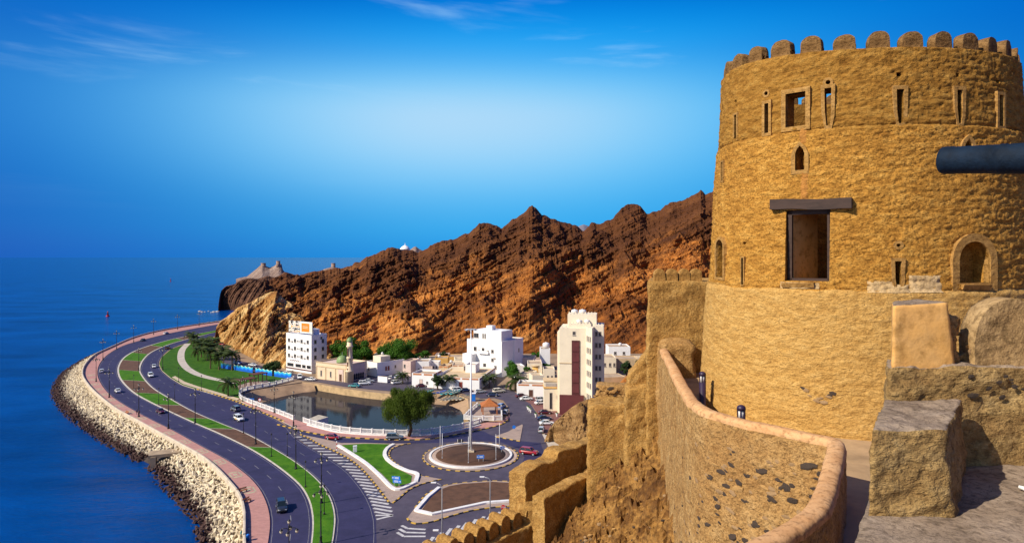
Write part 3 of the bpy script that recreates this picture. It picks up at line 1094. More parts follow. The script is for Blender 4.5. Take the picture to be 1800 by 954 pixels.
# ================================================================== mountains
def rock_mat(name, cols, dark, zmid=None, zband=30.0, scale=0.02, ang=32.0, bump=1.0, zslope=0.0):
    m, nt, b = nodes_of(name)
    tc = nt.nodes.new('ShaderNodeTexCoord')
    # strata: bands that climb to the right
    mp = nt.nodes.new('ShaderNodeMapping')
    mp.inputs['Rotation'].default_value = (0, R(ang), 0)
    nt.links.new(tc.outputs['Object'], mp.inputs[0])
    mp2 = nt.nodes.new('ShaderNodeMapping')
    mp2.inputs['Scale'].default_value = (0.14, 0.30, 2.1)
    nt.links.new(mp.outputs[0], mp2.inputs[0])
    n1 = nt.nodes.new('ShaderNodeTexNoise')
    n1.inputs['Scale'].default_value = scale * 2.4
    n1.inputs['Detail'].default_value = 8
    n1.inputs['Roughness'].default_value = 0.68
    n1.inputs['Distortion'].default_value = 0.35
    nt.links.new(mp2.outputs[0], n1.inputs['Vector'])
    n2 = nt.nodes.new('ShaderNodeTexNoise')
    n2.inputs['Scale'].default_value = scale
    n2.inputs['Detail'].default_value = 7
    n2.inputs['Roughness'].default_value = 0.62
    nt.links.new(tc.outputs['Object'], n2.inputs['Vector'])
    base = ramp(nt, n1.outputs['Fac'], [(0.30, cols[0]), (0.45, cols[1]), (0.58, cols[2]), (0.74, cols[3])])
    # desert varnish on the upper slopes
    sp = nt.nodes.new('ShaderNodeSeparateXYZ')
    nt.links.new(tc.outputs['Object'], sp.inputs[0])
    mr = nt.nodes.new('ShaderNodeMath')
    mr.operation = 'MULTIPLY_ADD'
    mr.inputs[1].default_value = 1.0 / zband
    mr.inputs[2].default_value = -(zmid or 0) / zband + 0.5
    zz_ = nt.nodes.new('ShaderNodeMath')
    zz_.operation = 'MULTIPLY_ADD'
    zz_.inputs[1].default_value = -zslope
    nt.links.new(sp.outputs['X'], zz_.inputs[0])
    nt.links.new(sp.outputs['Z'], zz_.inputs[2])
    nt.links.new(zz_.outputs[0], mr.inputs[0])
    a1 = nt.nodes.new('ShaderNodeMath')
    a1.operation = 'MULTIPLY_ADD'
    a1.inputs[1].default_value = 3.6
    nt.links.new(n2.outputs['Fac'], a1.inputs[0])
    s1 = nt.nodes.new('ShaderNodeMath')
    s1.operation = 'SUBTRACT'
    s1.inputs[1].default_value = 1.85
    nt.links.new(mr.outputs[0], s1.inputs[0])
    nt.links.new(s1.outputs[0], a1.inputs[2])
    fac = ramp(nt, a1.outputs[0], [(0.25, (0, 0, 0)), (0.75, (0.88, 0.88, 0.88))])
    base = mixc(nt, fac, base, mixc(nt, n1.outputs['Fac'], tuple(x * 0.5 for x in dark), tuple(x * 1.7 for x in dark)))
    n3 = nt.nodes.new('ShaderNodeTexNoise')
    n3.inputs['Scale'].default_value = scale * 14
    n3.inputs['Detail'].default_value = 5
    n3.inputs['Roughness'].default_value = 0.7
    nt.links.new(tc.outputs['Object'], n3.inputs['Vector'])
    base = mixc(nt, ramp(nt, n3.outputs['Fac'], [(0.36, (0.75, 0.75, 0.75)), (0.56, (0, 0, 0))]), base, dark)
    nt.links.new(base, b.inputs['Base Color'])
    b.inputs['Roughness'].default_value = 0.95
    b.inputs['Specular IOR Level'].default_value = 0.1
    add_bump(nt, b, n1.outputs['Fac'], 0.9 * bump, 5.0 * 0.02 / scale)
    add_bump(nt, b, n3.outputs['Fac'], 0.9 * bump, 1.2 * 0.02 / scale)
    return m


def interp_px(tbl, x):
    t = np.array(tbl, float)
    return np.interp(x, t[:, 0], t[:, 1])


def hill(name, px0, px1, nu, nv, ridge_px, base_px, Dr_tbl, mat_, rough=9.0, gully=0.03, strata=2.5, seed=1, back=1.35, zbase=-0.3, power=0.85, ang=32.0, sil=0.0, spurs=(), fineamp=1.5):
    """terrain from a foot line to a ridge line and down behind it"""
    u = np.linspace(px0, px1, nu)
    yr = interp_px(ridge_px, u)
    yr = yr + sil * fbm(u * 0.12, u * 0 + seed, 0 * u, 4, seed)
    yb = interp_px(base_px, u)
    Dr = interp_px(Dr_tbl, u)
    Db = F * (H - zbase) / (yb - HY)
    zr = H - (yr - HY) * Dr / F
    v = np.concatenate([np.linspace(0, 1, nv), np.linspace(1, back, nv // 4)[1:]])
    U, V = np.meshgrid(u, v, indexing='ij')
    DB, DR, ZR, YR = [a[:, None] for a in (Db, Dr, zr, yr)]
    D = DB + (DR - DB) * V
    X = (U - CX) * D / F
    vv = np.clip(V, 0, 1)
    prof = vv ** power
    Z = zbase + (ZR - zbase) * prof
    env = np.clip(np.sin(np.pi * np.clip(vv, 0, 1) ** 0.8), 0, 1) ** 0.6
    g = fbm(X * gully, D * gully * 0.55, 0 * X, 5, seed, 0.55, True)
    # drainage gullies running down the slope
    wob = 26 * fbm(X * 0.008, D * 0.008, 0 * X, 3, seed + 2) / max(gully / 0.022, 1)
    dr = fbm((X + wob) * gully * 1.1, 0 * X + 3.3, 0 * X, 3, seed + 4, 0.6, True)
    Z = Z + rough * (g - 0.15) * env + rough * 0.55 * np.minimum(dr, 0.25) * env
    s = (Z * math.cos(R(ang)) - X * math.sin(R(ang))) * 0.14 + 1.1 * fbm(X * 0.012, D * 0.012, Z * 0.012, 4, seed + 5)
    saw = (s - np.floor(s))
    st = np.where(saw < 0.7, saw / 0.7, (1 - saw) / 0.3)
    s2 = s * 2.7 + 0.4
    saw2 = s2 - np.floor(s2)
    st = st * 0.65 + 0.35 * np.where(saw2 < 0.65, saw2 / 0.65, (1 - saw2) / 0.35)
    D = D - strata * 2.2 * (st - 0.5) * env
    # spurs that run down from the peaks, lit on one flank and dark on the other
    for pk, lean_, wd_, am_ in spurs:
        c_sp = pk - (1 - vv) * lean_
        w_sp = wd_ * (0.5 + 0.8 * (1 - vv)) * (1 + 0.35 * fbm(U * 0.03, V * 6, 0 * U, 3, seed + 31))
        t_sp = (U - c_sp) / w_sp
        bump_ = np.where(t_sp < 0, np.exp(-np.abs(t_sp) ** 1.4), np.exp(-(np.abs(t_sp) * 2.2) ** 1.4))
        D = D - am_ * bump_ * env
    fine = fineamp * fbm(X * 0.14, D * 0.14, Z * 0.14, 5, seed + 9, 0.65, True)
    D = D - 1.6 * fine * env
    Z = Z + 1.0 * fine * env
    # nothing on the near slope may stand higher against the sky than the ridge
    emax = (HY - YR) / F - (1 - vv) * 0.004
    Z = np.where(V < 1, np.minimum(Z, H + emax * D), Z)
    bk = np.clip((V - 1) / (back - 1), 0, 1)
    Z = Z - (ZR - zbase) * 1.05 * bk ** 1.3 * (V > 1)
    X = (U - CX) * D / F
    co = np.stack([X, D, Z], -1)
    o = link(name, grid_mesh(name, co, mat_, False))
    o['kind'] = 'structure'
    return o


ridge_main = [(470, 492), (490, 487), (504, 477), (524, 484), (530, 487), (544, 479), (564, 475), (595, 471), (609, 469), (632, 459), (654, 449), (672, 440), (685, 436), (708, 437.5), (722, 441), (736, 443), (756, 433), (779, 421), (796, 420.6), (812, 414), (823, 409), (838, 398), (842, 394), (857, 391), (873, 396), (882, 402), (899, 388), (915, 377), (922, 372), (930, 364), (936, 363), (941, 365), (953, 377), (967, 382), (981, 387), (998, 392), (1012, 395), (1022, 404), (1026, 405), (1033, 397), (1040, 392), (1055, 392), (1077, 384), (1094, 365), (1104, 359), (1111, 358), (1125, 360), (1132, 369), (1137, 375), (1160, 370), (1176, 357), (1205, 350), (1219, 341), (1232, 335), (1236, 338), (1240, 343), (1259, 331), (1300, 318), (1360, 325), (1450, 340), (1560, 352), (1700, 400)]
base_main = [(470, 632), (500, 640), (560, 638), (640, 632), (720, 628), (800, 622), (900, 622), (960, 622), (1060, 622), (1130, 622), (1300, 625), (1700, 640)]
Dr_main = [(470, 470), (560, 500), (700, 520), (850, 540), (1000, 570), (1120, 560), (1260, 540), (1450, 520), (1700, 480)]
M_rock = rock_mat('orange_rock', [(0.065, 0.021, 0.008), (0.24, 0.080, 0.018), (0.52, 0.195, 0.040), (0.70, 0.36, 0.12)], (0.078, 0.030, 0.013), 38, 30, 0.02, 25.0, zslope=0.14)
hill('mountain', 466, 1700, 1100, 230, ridge_main, base_main, Dr_main, M_rock, 15.0, 0.022, 2.5, 3, sil=3.2, ang=24.0, fineamp=1.7, spurs=((640, 140, 44, 6), (690, 90, 36, 10), (857, 130, 40, 11), (935, 210, 52, 12), (1010, 120, 34, 7), (1111, 240, 52, 11), (1200, 160, 40, 8), (1290, 220, 50, 10)))

M_spur = rock_mat('ochre_rock', [(0.14, 0.050, 0.014), (0.40, 0.19, 0.05), (0.62, 0.40, 0.16), (0.78, 0.62, 0.36)], (0.10, 0.040, 0.015), 75, 30, 0.045, 48.0)
ridge_spur = [(372, 612), (377, 596), (380, 576), (388, 564), (400, 555), (416, 543), (430, 536), (446, 528), (462, 519), (476, 513), (487, 511), (494, 519), (502, 527), (514, 536), (526, 549), (545, 575), (570, 606), (590, 630)]
base_spur = [(372, 614), (380, 603), (395, 606), (420, 618), (450, 634), (470, 642), (500, 648), (540, 646), (590, 640)]
Dr_spur = [(372, 366), (380, 405), (400, 415), (440, 400), (487, 390), (520, 375), (590, 330)]
hill('rock_spur', 373, 588, 230, 130, ridge_spur, base_spur, Dr_spur, M_spur, 9.0, 0.045, 2.0, 21, ang=50.0, sil=2.0, power=0.8, fineamp=2.2, spurs=((440, 20, 14, 10), (487, 30, 16, 14)))

M_head = rock_mat('brown_cliff_rock', [(0.06, 0.028, 0.016), (0.11, 0.052, 0.030), (0.17, 0.085, 0.050), (0.24, 0.13, 0.08)], (0.045, 0.022, 0.015), 60, 60, 0.02, 70.0)
ridge_head = [(383, 543), (386, 520), (389, 511), (397, 503), (411, 500), (418, 494), (425, 491), (440, 488), (452, 490), (473, 484), (484, 488), (500, 478), (524, 484), (545, 478), (580, 474), (620, 470), (660, 470)]
base_head = [(383, 545), (410, 546), (470, 548), (560, 545), (660, 545)]
hill('headland', 383.5, 640, 150, 80, ridge_head, base_head, [(383, 660), (400, 690), (470, 720), (660, 760)], M_head, 8.0, 0.02, 2.5, 33, zbase=SEA - 0.5, power=0.42, sil=1.2, ang=75.0)

M_far = rock_mat('grey_pink_rock', [(0.17, 0.11, 0.085), (0.25, 0.17, 0.135), (0.34, 0.25, 0.20), (0.42, 0.33, 0.27)], (0.15, 0.10, 0.085), 400, 60, 0.02, 60.0)  # rock's own grey-pink, paled by distance haze put into the tones
ridge_far = [(414, 490), (420, 488.5), (434, 486), (440, 481), (450, 473), (457, 467), (461, 464), (466, 467), (474, 470), (481, 468), (486, 464), (490, 462), (495, 464), (497, 474), (502, 480), (515, 488), (530, 492), (545, 485), (560, 478), (572, 472), (585, 469), (600, 473), (625, 480), (650, 485)]
base_far = [(414, 492), (650, 492)]
hill('far_rocks', 415, 640, 130, 40, ridge_far, base_far, [(414, 1380), (650, 1450)], M_far, 4.0, 0.015, 3.0, 44, zbase=SEA - 0.5, power=0.5, sil=0.6)
M_hazy = mat('hazed_distant_rock', (0.16, 0.15, 0.19), 0.95, 0.25, 0.01)  # distance haze is mixed into the rock colour
hill('distant_peak', 985, 1080, 50, 24, [(985, 420), (1005, 405), (1018, 397), (1026, 394.5), (1034, 397), (1050, 408), (1080, 425)], [(985, 470), (1080, 470)], [(985, 3600), (1080, 3600)], M_hazy, 6.0, 0.004, 3.0, 55, zbase=0)
hill('distant_peak', 700, 770, 40, 24, [(700, 448), (718, 441), (727, 434.5), (731, 433), (736, 437), (748, 443), (770, 450)], [(700, 470), (770, 470)], [(700, 2300), (770, 2300)], M_far, 5.0, 0.006, 3.0, 57, zbase=0)

# small rocks awash off the headland
rk = MB()
for k in range(7):
    p = G(352 + k * 5 + rnd.uniform(-2, 2), 548 + rnd.uniform(-1.5, 1.5), SEA)
    n_ = 7
    rr = rnd.uniform(1.0, 2.2)
    rk.lathe([(rr * 1.3, -0.8), (rr, 0.1), (rr * 0.55, rr * 0.4), (0.05, rr * 0.5)], n_, (p.x, p.y, SEA))
o = rk.build('shore_rocks', mat('pale_sea_rock', (0.42, 0.40, 0.38), 0.8, 0.4, 0.4))
setp(o, 'low pale rocks washed by surf off the headland', 'rocks', None, 'stuff')

# ================================================================== the fort
def adobe_mat(name, c_lo, c_mid, c_hi, stain, bump=1.0, fine=26.0, streak=True, lower=None):
    m, nt, b = nodes_of(name)
    big = noise(nt, 0.55, 5.0, 0.6)
    med = noise(nt, 3.2, 6.0, 0.65, (1.0, 1.0, 2.2) if streak else None)
    fin = noise(nt, fine, 4.0, 0.65)
    base = ramp(nt, med, [(0.28, c_lo), (0.5, c_mid), (0.72, c_hi)])
    base = mixc(nt, ramp(nt, big, [(0.42, (0, 0, 0)), (0.72, (0.55, 0.55, 0.55))]), base, stain)
    base = mixc(nt, ramp(nt, fin, [(0.36, (0.6, 0.6, 0.6)), (0.5, (0, 0, 0))]), base, tuple(x * 0.45 for x in c_lo))
    if lower:
        # a paler plaster tone up to the first floor line
        tcz = nt.nodes.new('ShaderNodeNewGeometry')
        spz = nt.nodes.new('ShaderNodeSeparateXYZ')
        nt.links.new(tcz.outputs['Position'], spz.inputs[0])
        mz_ = nt.nodes.new('ShaderNodeMath')
        mz_.operation = 'MULTIPLY_ADD'
        mz_.inputs[1].default_value = 0.5
        nt.links.new(big, mz_.inputs[0])
        nt.links.new(spz.outputs['Z'], mz_.inputs[2])
        lt = nt.nodes.new('ShaderNodeMath')
        lt.operation = 'LESS_THAN'
        lt.inputs[1].default_value = H - 0.46
        nt.links.new(mz_.outputs[0], lt.inputs[0])
        pale = ramp(nt, med, [(0.28, lower[0]), (0.5, lower[1]), (0.75, lower[2])])
        base = mixc(nt, lt.outputs[0], base, pale)
        # top storey painted browner, vignette darkening put into its colour
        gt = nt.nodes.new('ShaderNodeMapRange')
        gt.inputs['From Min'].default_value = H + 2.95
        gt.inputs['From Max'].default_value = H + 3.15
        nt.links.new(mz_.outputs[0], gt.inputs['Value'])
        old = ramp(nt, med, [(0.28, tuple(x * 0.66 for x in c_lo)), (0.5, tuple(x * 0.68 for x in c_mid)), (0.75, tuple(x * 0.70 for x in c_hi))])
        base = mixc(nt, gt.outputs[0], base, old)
        base = mixc(nt, ramp(nt, fin, [(0.34, (0.4, 0.4, 0.4)), (0.48, (0, 0, 0))]), base, tuple(x * 0.5 for x in c_lo))
    # hairline cracks and pits
    if bump < 0.45:
        crk_amt = 0.12
    else:
        crk_amt = 0.7
    crk_ = noise(nt, 6.5, 6.0, 0.72, (1.0, 1.0, 2.6) if streak else None, None, 0.6)
    base = mixc(nt, ramp(nt, crk_, [(0.470, (0, 0, 0)), (0.490, (crk_amt, crk_amt, crk_amt)), (0.510, (0, 0, 0))]), base, tuple(x * 0.35 for x in c_lo))
    nt.links.new(base, b.inputs['Base Color'])
    b.inputs['Roughness'].default_value = 0.95
    b.inputs['Specular IOR Level'].default_value = 0.1
    add_bump(nt, b, noise(nt, 9.0, 5.0, 0.65, (1.0, 1.0, 1.8) if streak else None), 0.8 * bump, 0.06)
    add_bump(nt, b, med, 0.7 * bump, 0.06)
    add_bump(nt, b, fin, 0.8 * bump, 0.018)
    return m


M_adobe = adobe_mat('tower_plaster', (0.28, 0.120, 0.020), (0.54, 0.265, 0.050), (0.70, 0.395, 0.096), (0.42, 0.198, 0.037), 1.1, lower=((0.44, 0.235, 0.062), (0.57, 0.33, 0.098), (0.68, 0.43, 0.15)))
M_adobe2 = adobe_mat('fort_wall_plaster', (0.30, 0.15, 0.042), (0.48, 0.27, 0.080), (0.60, 0.38, 0.14), (0.36, 0.19, 0.05), 1.4, 20.0, False)
M_surr = adobe_mat('smooth_plaster_surround', (0.30, 0.155, 0.045), (0.42, 0.23, 0.068), (0.50, 0.29, 0.10), (0.32, 0.17, 0.05), 0.6, 14.0)
M_coping = adobe_mat('pink_plaster_coping', (0.50, 0.255, 0.11), (0.61, 0.35, 0.165), (0.68, 0.43, 0.23), (0.50, 0.255, 0.11), 0.35, 12.0, False)
M_rubble = adobe_mat('rubble_mortar', (0.32, 0.165, 0.055), (0.50, 0.295, 0.110), (0.62, 0.40, 0.175), (0.37, 0.185, 0.058), 1.2, 18.0, False)
M_merl = adobe_mat('weathered_merlon_plaster', (0.13, 0.065, 0.022), (0.23, 0.125, 0.045), (0.33, 0.195, 0.080), (0.17, 0.085, 0.028), 0.9, 18.0)
M_grey = adobe_mat('grey_cement', (0.20, 0.145, 0.10), (0.31, 0.235, 0.17), (0.39, 0.305, 0.23), (0.17, 0.115, 0.072), 0.5, 14.0, False)
M_blockp = adobe_mat('cracked_plaster', (0.23, 0.13, 0.048), (0.37, 0.24, 0.095), (0.47, 0.33, 0.15), (0.28, 0.155, 0.05), 1.1, 16.0)
M_grey2 = adobe_mat('cracked_pale_plaster', (0.27, 0.165, 0.070), (0.37, 0.24, 0.11), (0.44, 0.30, 0.15), (0.30, 0.18, 0.075), 0.6, 12.0, False)
M_orange = adobe_mat('orange_plaster', (0.60, 0.30, 0.075), (0.66, 0.34, 0.085), (0.68, 0.38, 0.12), (0.62, 0.40, 0.20), 0.2, 6.0, False)
M_wood = mat('dark_wood', (0.055, 0.030, 0.022), 0.75, 0.5, 3.0, 0.6, 30.0, 0.01, stretch=(0.4, 1, 3))
M_stone_d = mat('dark_rubble_stone', (0.060, 0.040, 0.028), 0.9, 0.5, 6.0, 0.8, 30.0, 0.01)
M_stone_t = mat('tan_rubble_stone', (0.34, 0.21, 0.10), 0.9, 0.4, 6.0, 0.8, 30.0, 0.01)
M_stone_o = mat('ochre_rubble_stone', (0.44, 0.25, 0.085), 0.9, 0.4, 6.0, 0.8, 30.0, 0.01)


def from_co(name, v, f, mats, smooth=False, mi=None):
    me = bpy.data.meshes.new(name)
    me.from_pydata([tuple(p) for p in v], [], f)
    for m_ in (mats if isinstance(mats, (list, tuple)) else [mats]):
        me.materials.append(m_)
    me.polygons.foreach_set('use_smooth', [smooth] * len(me.polygons))
    return me


def rough_hexa(name, b4, t4, res, amp, mats, parent=None, smooth_it=3, seed=1, freq=3.0, top_mat=None, keep=False, loc=(0, 0, 0)):
    """a worn masonry block: bottom and top quads, subdivided, edges rounded, surface uneven"""
    b4, t4 = [np.array(p, float) for p in b4], [np.array(p, float) for p in t4]
    faces = [(b4[0], b4[1], t4[1], t4[0]), (b4[1], b4[2], t4[2], t4[1]), (b4[2], b4[3], t4[3], t4[2]), (b4[3], b4[0], t4[0], t4[3]), (t4[0], t4[1], t4[2], t4[3]), (b4[3], b4[2], b4[1], b4[0])]
    mb = MB()
    nrm_ = lambda pairs: max(1, int(max(np.linalg.norm(a - b) for a, b in pairs) / res))
    cX = nrm_([(b4[0], b4[1]), (b4[2], b4[3]), (t4[0], t4[1]), (t4[2], t4[3])])
    cY = nrm_([(b4[1], b4[2]), (b4[3], b4[0]), (t4[1], t4[2]), (t4[3], t4[0])])
    cZ = nrm_([(b4[i], t4[i]) for i in range(4)])
    for k, (p, q, r, s) in enumerate(faces):
        mb.mi = 1 if (k == 4 and top_mat) else 0
        nx, ny = ((cX, cZ), (cY, cZ), (cX, cZ), (cY, cZ), (cX, cY), (cX, cY))[k]
        U, V = np.meshgrid(np.linspace(0, 1, nx + 1), np.linspace(0, 1, ny + 1), indexing='ij')
        U, V = U[..., None], V[..., None]
        co = p * (1 - U) * (1 - V) + q * U * (1 - V) + r * U * V + s * (1 - U) * V
        idx = np.arange((nx + 1) * (ny + 1)).reshape(nx + 1, ny + 1)
        fs = np.stack([idx[:-1, :-1], idx[1:, :-1], idx[1:, 1:], idx[:-1, 1:]], -1).reshape(-1, 4)
        mb.add(co.reshape(-1, 3).tolist(), [tuple(x) for x in fs.tolist()], True)
    me = mb.mesh(name, [mats, top_mat] if top_mat else [mats])
    bm = bmesh.new()
    bm.from_mesh(me)
    bmesh.ops.remove_doubles(bm, verts=bm.verts, dist=res * 0.02)
    for _ in range(smooth_it):
        bmesh.ops.smooth_vert(bm, verts=bm.verts, factor=0.5, use_axis_x=True, use_axis_y=True, use_axis_z=True)
    bmesh.ops.recalc_face_normals(bm, faces=bm.faces)
    bm.normal_update()
    co = np.array([v.co[:] for v in bm.verts])
    no = np.array([v.normal[:] for v in bm.verts])
    d = amp * (fbm(co[:, 0] * freq, co[:, 1] * freq, co[:, 2] * freq * 1.5, 4, seed) + 0.5 * fbm(co[:, 0] * freq * 4, co[:, 1] * freq * 4, co[:, 2] * freq * 7, 3, seed + 4))
    co = co + no * d[:, None]
    for v, c in zip(bm.verts, co):
        v.co = c
    bm.to_mesh(me)
    bm.free()
    return link(name, me, parent, loc)


def box_quads(x0, x1, y0, y1, z0, z1):
    return [(x0, y0, z0), (x1, y0, z0), (x1, y1, z0), (x0, y1, z0)], [(x0, y0, z1), (x1, y0, z1), (x1, y1, z1), (x0, y1, z1)]


def merlon_mesh(name, w, h, t, mats, seed=1, res=0.05, amp=0.012, round_=0.5):
    """round-headed merlon, base centred at the origin, faces to -y"""
    nz, nx, ny = int(h / res) + 2, int(w / res) + 2, max(2, int(t / res))
    # outline: straight sides that lean in, then an arched head
    pts = []
    m_ = 22
    for i in range(m_ + 1):
        a = math.pi * i / m_
        x = math.cos(a)
        z = math.sin(a)
        zz = (1 - round_) * h + round_ * h * z ** 0.9 if z > 0 else 0
        pts.append((x * w / 2 * (0.96 if 0 < i < m_ else 1), zz))
    pts = [(w / 2, -0.15), (w / 2, 0.0)] + [(w / 2 * 0.99, (1 - round_) * h * k / 3) for k in (1, 2)] + pts + [(-w / 2 * 0.99, (1 - round_) * h * k / 3) for k in (2, 1)] + [(-w / 2, 0.0), (-w / 2, -0.15)]
    n = len(pts)
    rings = []
    for j in range(ny + 1):
        y = -t / 2 + t * j / ny
        rings.append([(x, y, z) for x, z in pts])
    v = [p for r in rings for p in r]
    f = []
    for j in range(ny):
        for i in range(n):
            i2 = (i + 1) % n
            f.append((j * n + i, (j + 1) * n + i, (j + 1) * n + i2, j * n + i2))
    # concentric caps
    for j, sgn in ((0, 1), (ny, -1)):
        prev = list(range(j * n, j * n + n))
        for k in (0.7, 0.4):
            b0 = len(v)
            for x, z in pts:
                v.append((x * k, rings[j][0][1], h * 0.38 + (z - h * 0.38) * k))
            cur = list(range(b0, b0 + n))
            for i in range(n):
                i2 = (i + 1) % n
                f.append((prev[i], prev[i2], cur[i2], cur[i]) if sgn > 0 else (prev[i], cur[i], cur[i2], prev[i2]))
            prev = cur
        f.append(tuple(prev) if sgn > 0 else tuple(prev[::-1]))
    n_side = ny * n
    me = from_co(name, v, f, mats, True)
    me.polygons.foreach_set('use_smooth', [i < n_side for i in range(len(f))])
    bm = bmesh.new()
    bm.from_mesh(me)
    bmesh.ops.smooth_vert(bm, verts=bm.verts, factor=0.2, use_axis_x=True, use_axis_y=True, use_axis_z=True)
    bmesh.ops.recalc_face_normals(bm, faces=bm.faces)
    bm.normal_update()
    co = np.array([q.co[:] for q in bm.verts])
    no = np.array([q.normal[:] for q in bm.verts])
    d = amp * 2 * fbm(co[:, 0] * 7 + seed * 9, co[:, 1] * 7, co[:, 2] * 7, 4, seed) + 0.03 * h * np.minimum(0, fbm(co[:, 0] * 2.6 + seed * 3.7, co[:, 1] * 1.0, co[:, 2] * 2.6, 2, seed + 2) + 0.1)
    co = co + no * d[:, None]
    for q, c in zip(bm.verts, co):
        q.co = c
    bm.to_mesh(me)
    bm.free()
    return me


# ------------------------------------------------------------------ round tower
TC = Vector((8.82, 17.0, 0.0))
T_TOP, T_BOT = 4.55, -4.2          # relative to the eye


def tower_off(h):
    o_ = 0.06 * (1.7 - h)
    return o_ + (0.05 if h < -0.72 else 0.0) + (0.035 if h < 2.86 else 0.0)


def tower_pt(th, h, inset=0.0):
    c, s = math.cos(th), math.sin(th)
    ax = 4.0 if c > 0 else 3.39
    by = 3.0 if s < 0 else 3.2
    e = tower_off(h) - inset
    return Vector((TC.x + (ax + e) * c, TC.y + (by + e) * s, H + h))


def rim_h(th):
    return T_TOP + 0.22 * max(0.0, -math.cos(th)) ** 2


# angles: dense on the side seen from the courtyard, coarse behind
ths = np.concatenate([np.linspace(R(150), R(368), 420, endpoint=False), np.linspace(R(368), R(510), 60, endpoint=False)])
hs = np.concatenate([np.linspace(T_BOT, -0.78, 105, endpoint=False), np.linspace(-0.78, -0.68, 5, endpoint=False), np.linspace(-0.68, 2.81, 110, endpoint=False), np.linspace(2.81, 2.91, 5, endpoint=False), np.linspace(2.91, T_TOP, 55)])
TH, HH = np.meshgrid(ths, hs, indexing='ij')
c_, s_ = np.cos(TH), np.sin(TH)
ax = np.where(c_ > 0, 4.0, 3.39)
by = np.where(s_ < 0, 3.0, 3.2)
off = np.vectorize(tower_off)(HH)
Hf = HH + (HH > 4.0) * (0.22 * np.maximum(0, -c_) ** 2) * ((HH - 4.0) / 0.55)
arc = TH * 3.5
d1 = fbm(arc * 5.2, HH * 13.5, 0 * HH, 4, 5, 0.6)
d2 = fbm(arc * 9.0, HH * 24.0, 0 * HH, 2, 9, 0.6, True)
d3 = fbm(arc * 0.5, HH * 0.6, 0 * HH, 2, 2)
# cracks along the two floor lines
crk = -0.035 * np.exp(-((HH + 0.72 + 0.012 * d1) / 0.03) ** 2) - 0.03 * np.exp(-((HH - 2.86 + 0.03 * d3) / 0.03) ** 2)
amp_ = np.where(HH < -0.72, 0.6, 1.0)
e = off + amp_ * (0.030 * d1 + 0.022 * d2) + 0.03 * d3 + crk
outer = np.stack([TC.x + (ax + e) * c_, TC.y + (by + e) * s_, H + Hf], -1)
WALL = 0.62
ei = off * 0.3 - WALL
inner = np.stack([TC.x + (ax + ei) * c_, TC.y + (by + ei) * s_, H + Hf], -1)[:, ::12, :]
inner = np.concatenate([inner, np.stack([TC.x + (ax + ei) * c_, TC.y + (by + ei) * s_, H + Hf], -1)[:, -1:, :]], 1) if (len(hs) - 1) % 12 else inner
prof = np.concatenate([outer, inner[:, ::-1, :]], 1)
prof = np.concatenate([prof, prof[:, :1, :]], 1)
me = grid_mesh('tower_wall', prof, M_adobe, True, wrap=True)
bm = bmesh.new()
bm.from_mesh(me)
bmesh.ops.remove_doubles(bm, verts=bm.verts, dist=1e-5)
bmesh.ops.recalc_face_normals(bm, faces=bm.faces)
bm.to_mesh(me)
bm.free()

tower = empty('round_fort_tower', (TC.x, TC.y, H + T_BOT), 0, 'tall round mud-plastered fort tower with battlements, slits and a timber-framed window', 'tower')
tw = link('tower_wall', me)

_ths = np.linspace(R(175), R(358), 1500)


def tower_hit(px, py):
    """angle and height on the tower front seen at a photo pixel"""
    h = 0.0
    for _ in range(4):
        best = None
        for th in _ths:
            p = tower_pt(th, h)
            q = CX + F * p.x / p.y
            nrm = Vector((math.cos(th), math.sin(th)))
            if nrm.x * p.x + nrm.y * p.y > 0.4:
                continue
            e_ = abs(q - px)
            if best is None or e_ < best[0]:
                best = (e_, th, p.y)
        h = (HY - py) * best[2] / F
    return best[1], h


def arch_profile(w, h, kind):
    """outline in (x, z), base at z = 0, centred"""
    if kind == 'rect':
        return [(-w / 2, 0), (w / 2, 0), (w / 2, h), (-w / 2, h)]
    if kind == 'dot':
        return [(w / 2 * math.cos(a), h / 2 + h / 2 * math.sin(a)) for a in np.linspace(0, 2 * math.pi, 12, endpoint=False)]
    if kind == 'arch':
        r = w / 2
        return [(-r, 0), (r, 0)] + [(r * math.cos(a), h - r + r * math.sin(a)) for a in np.linspace(0, math.pi, 11)]
    if kind == 'point':
        k = min(h * 0.4, w * 0.9)
        return [(-w / 2, 0), (w / 2, 0), (w / 2, h - k), (w * 0.34, h - k * 0.45), (0, h), (-w * 0.34, h - k * 0.45), (-w / 2, h - k)]
    if kind == 'key':
        return [(-w * 0.22, 0), (w * 0.26, 0), (w * 0.45, h * 0.3), (w / 2, h), (-w / 2, h), (-w * 0.45, h * 0.4)]


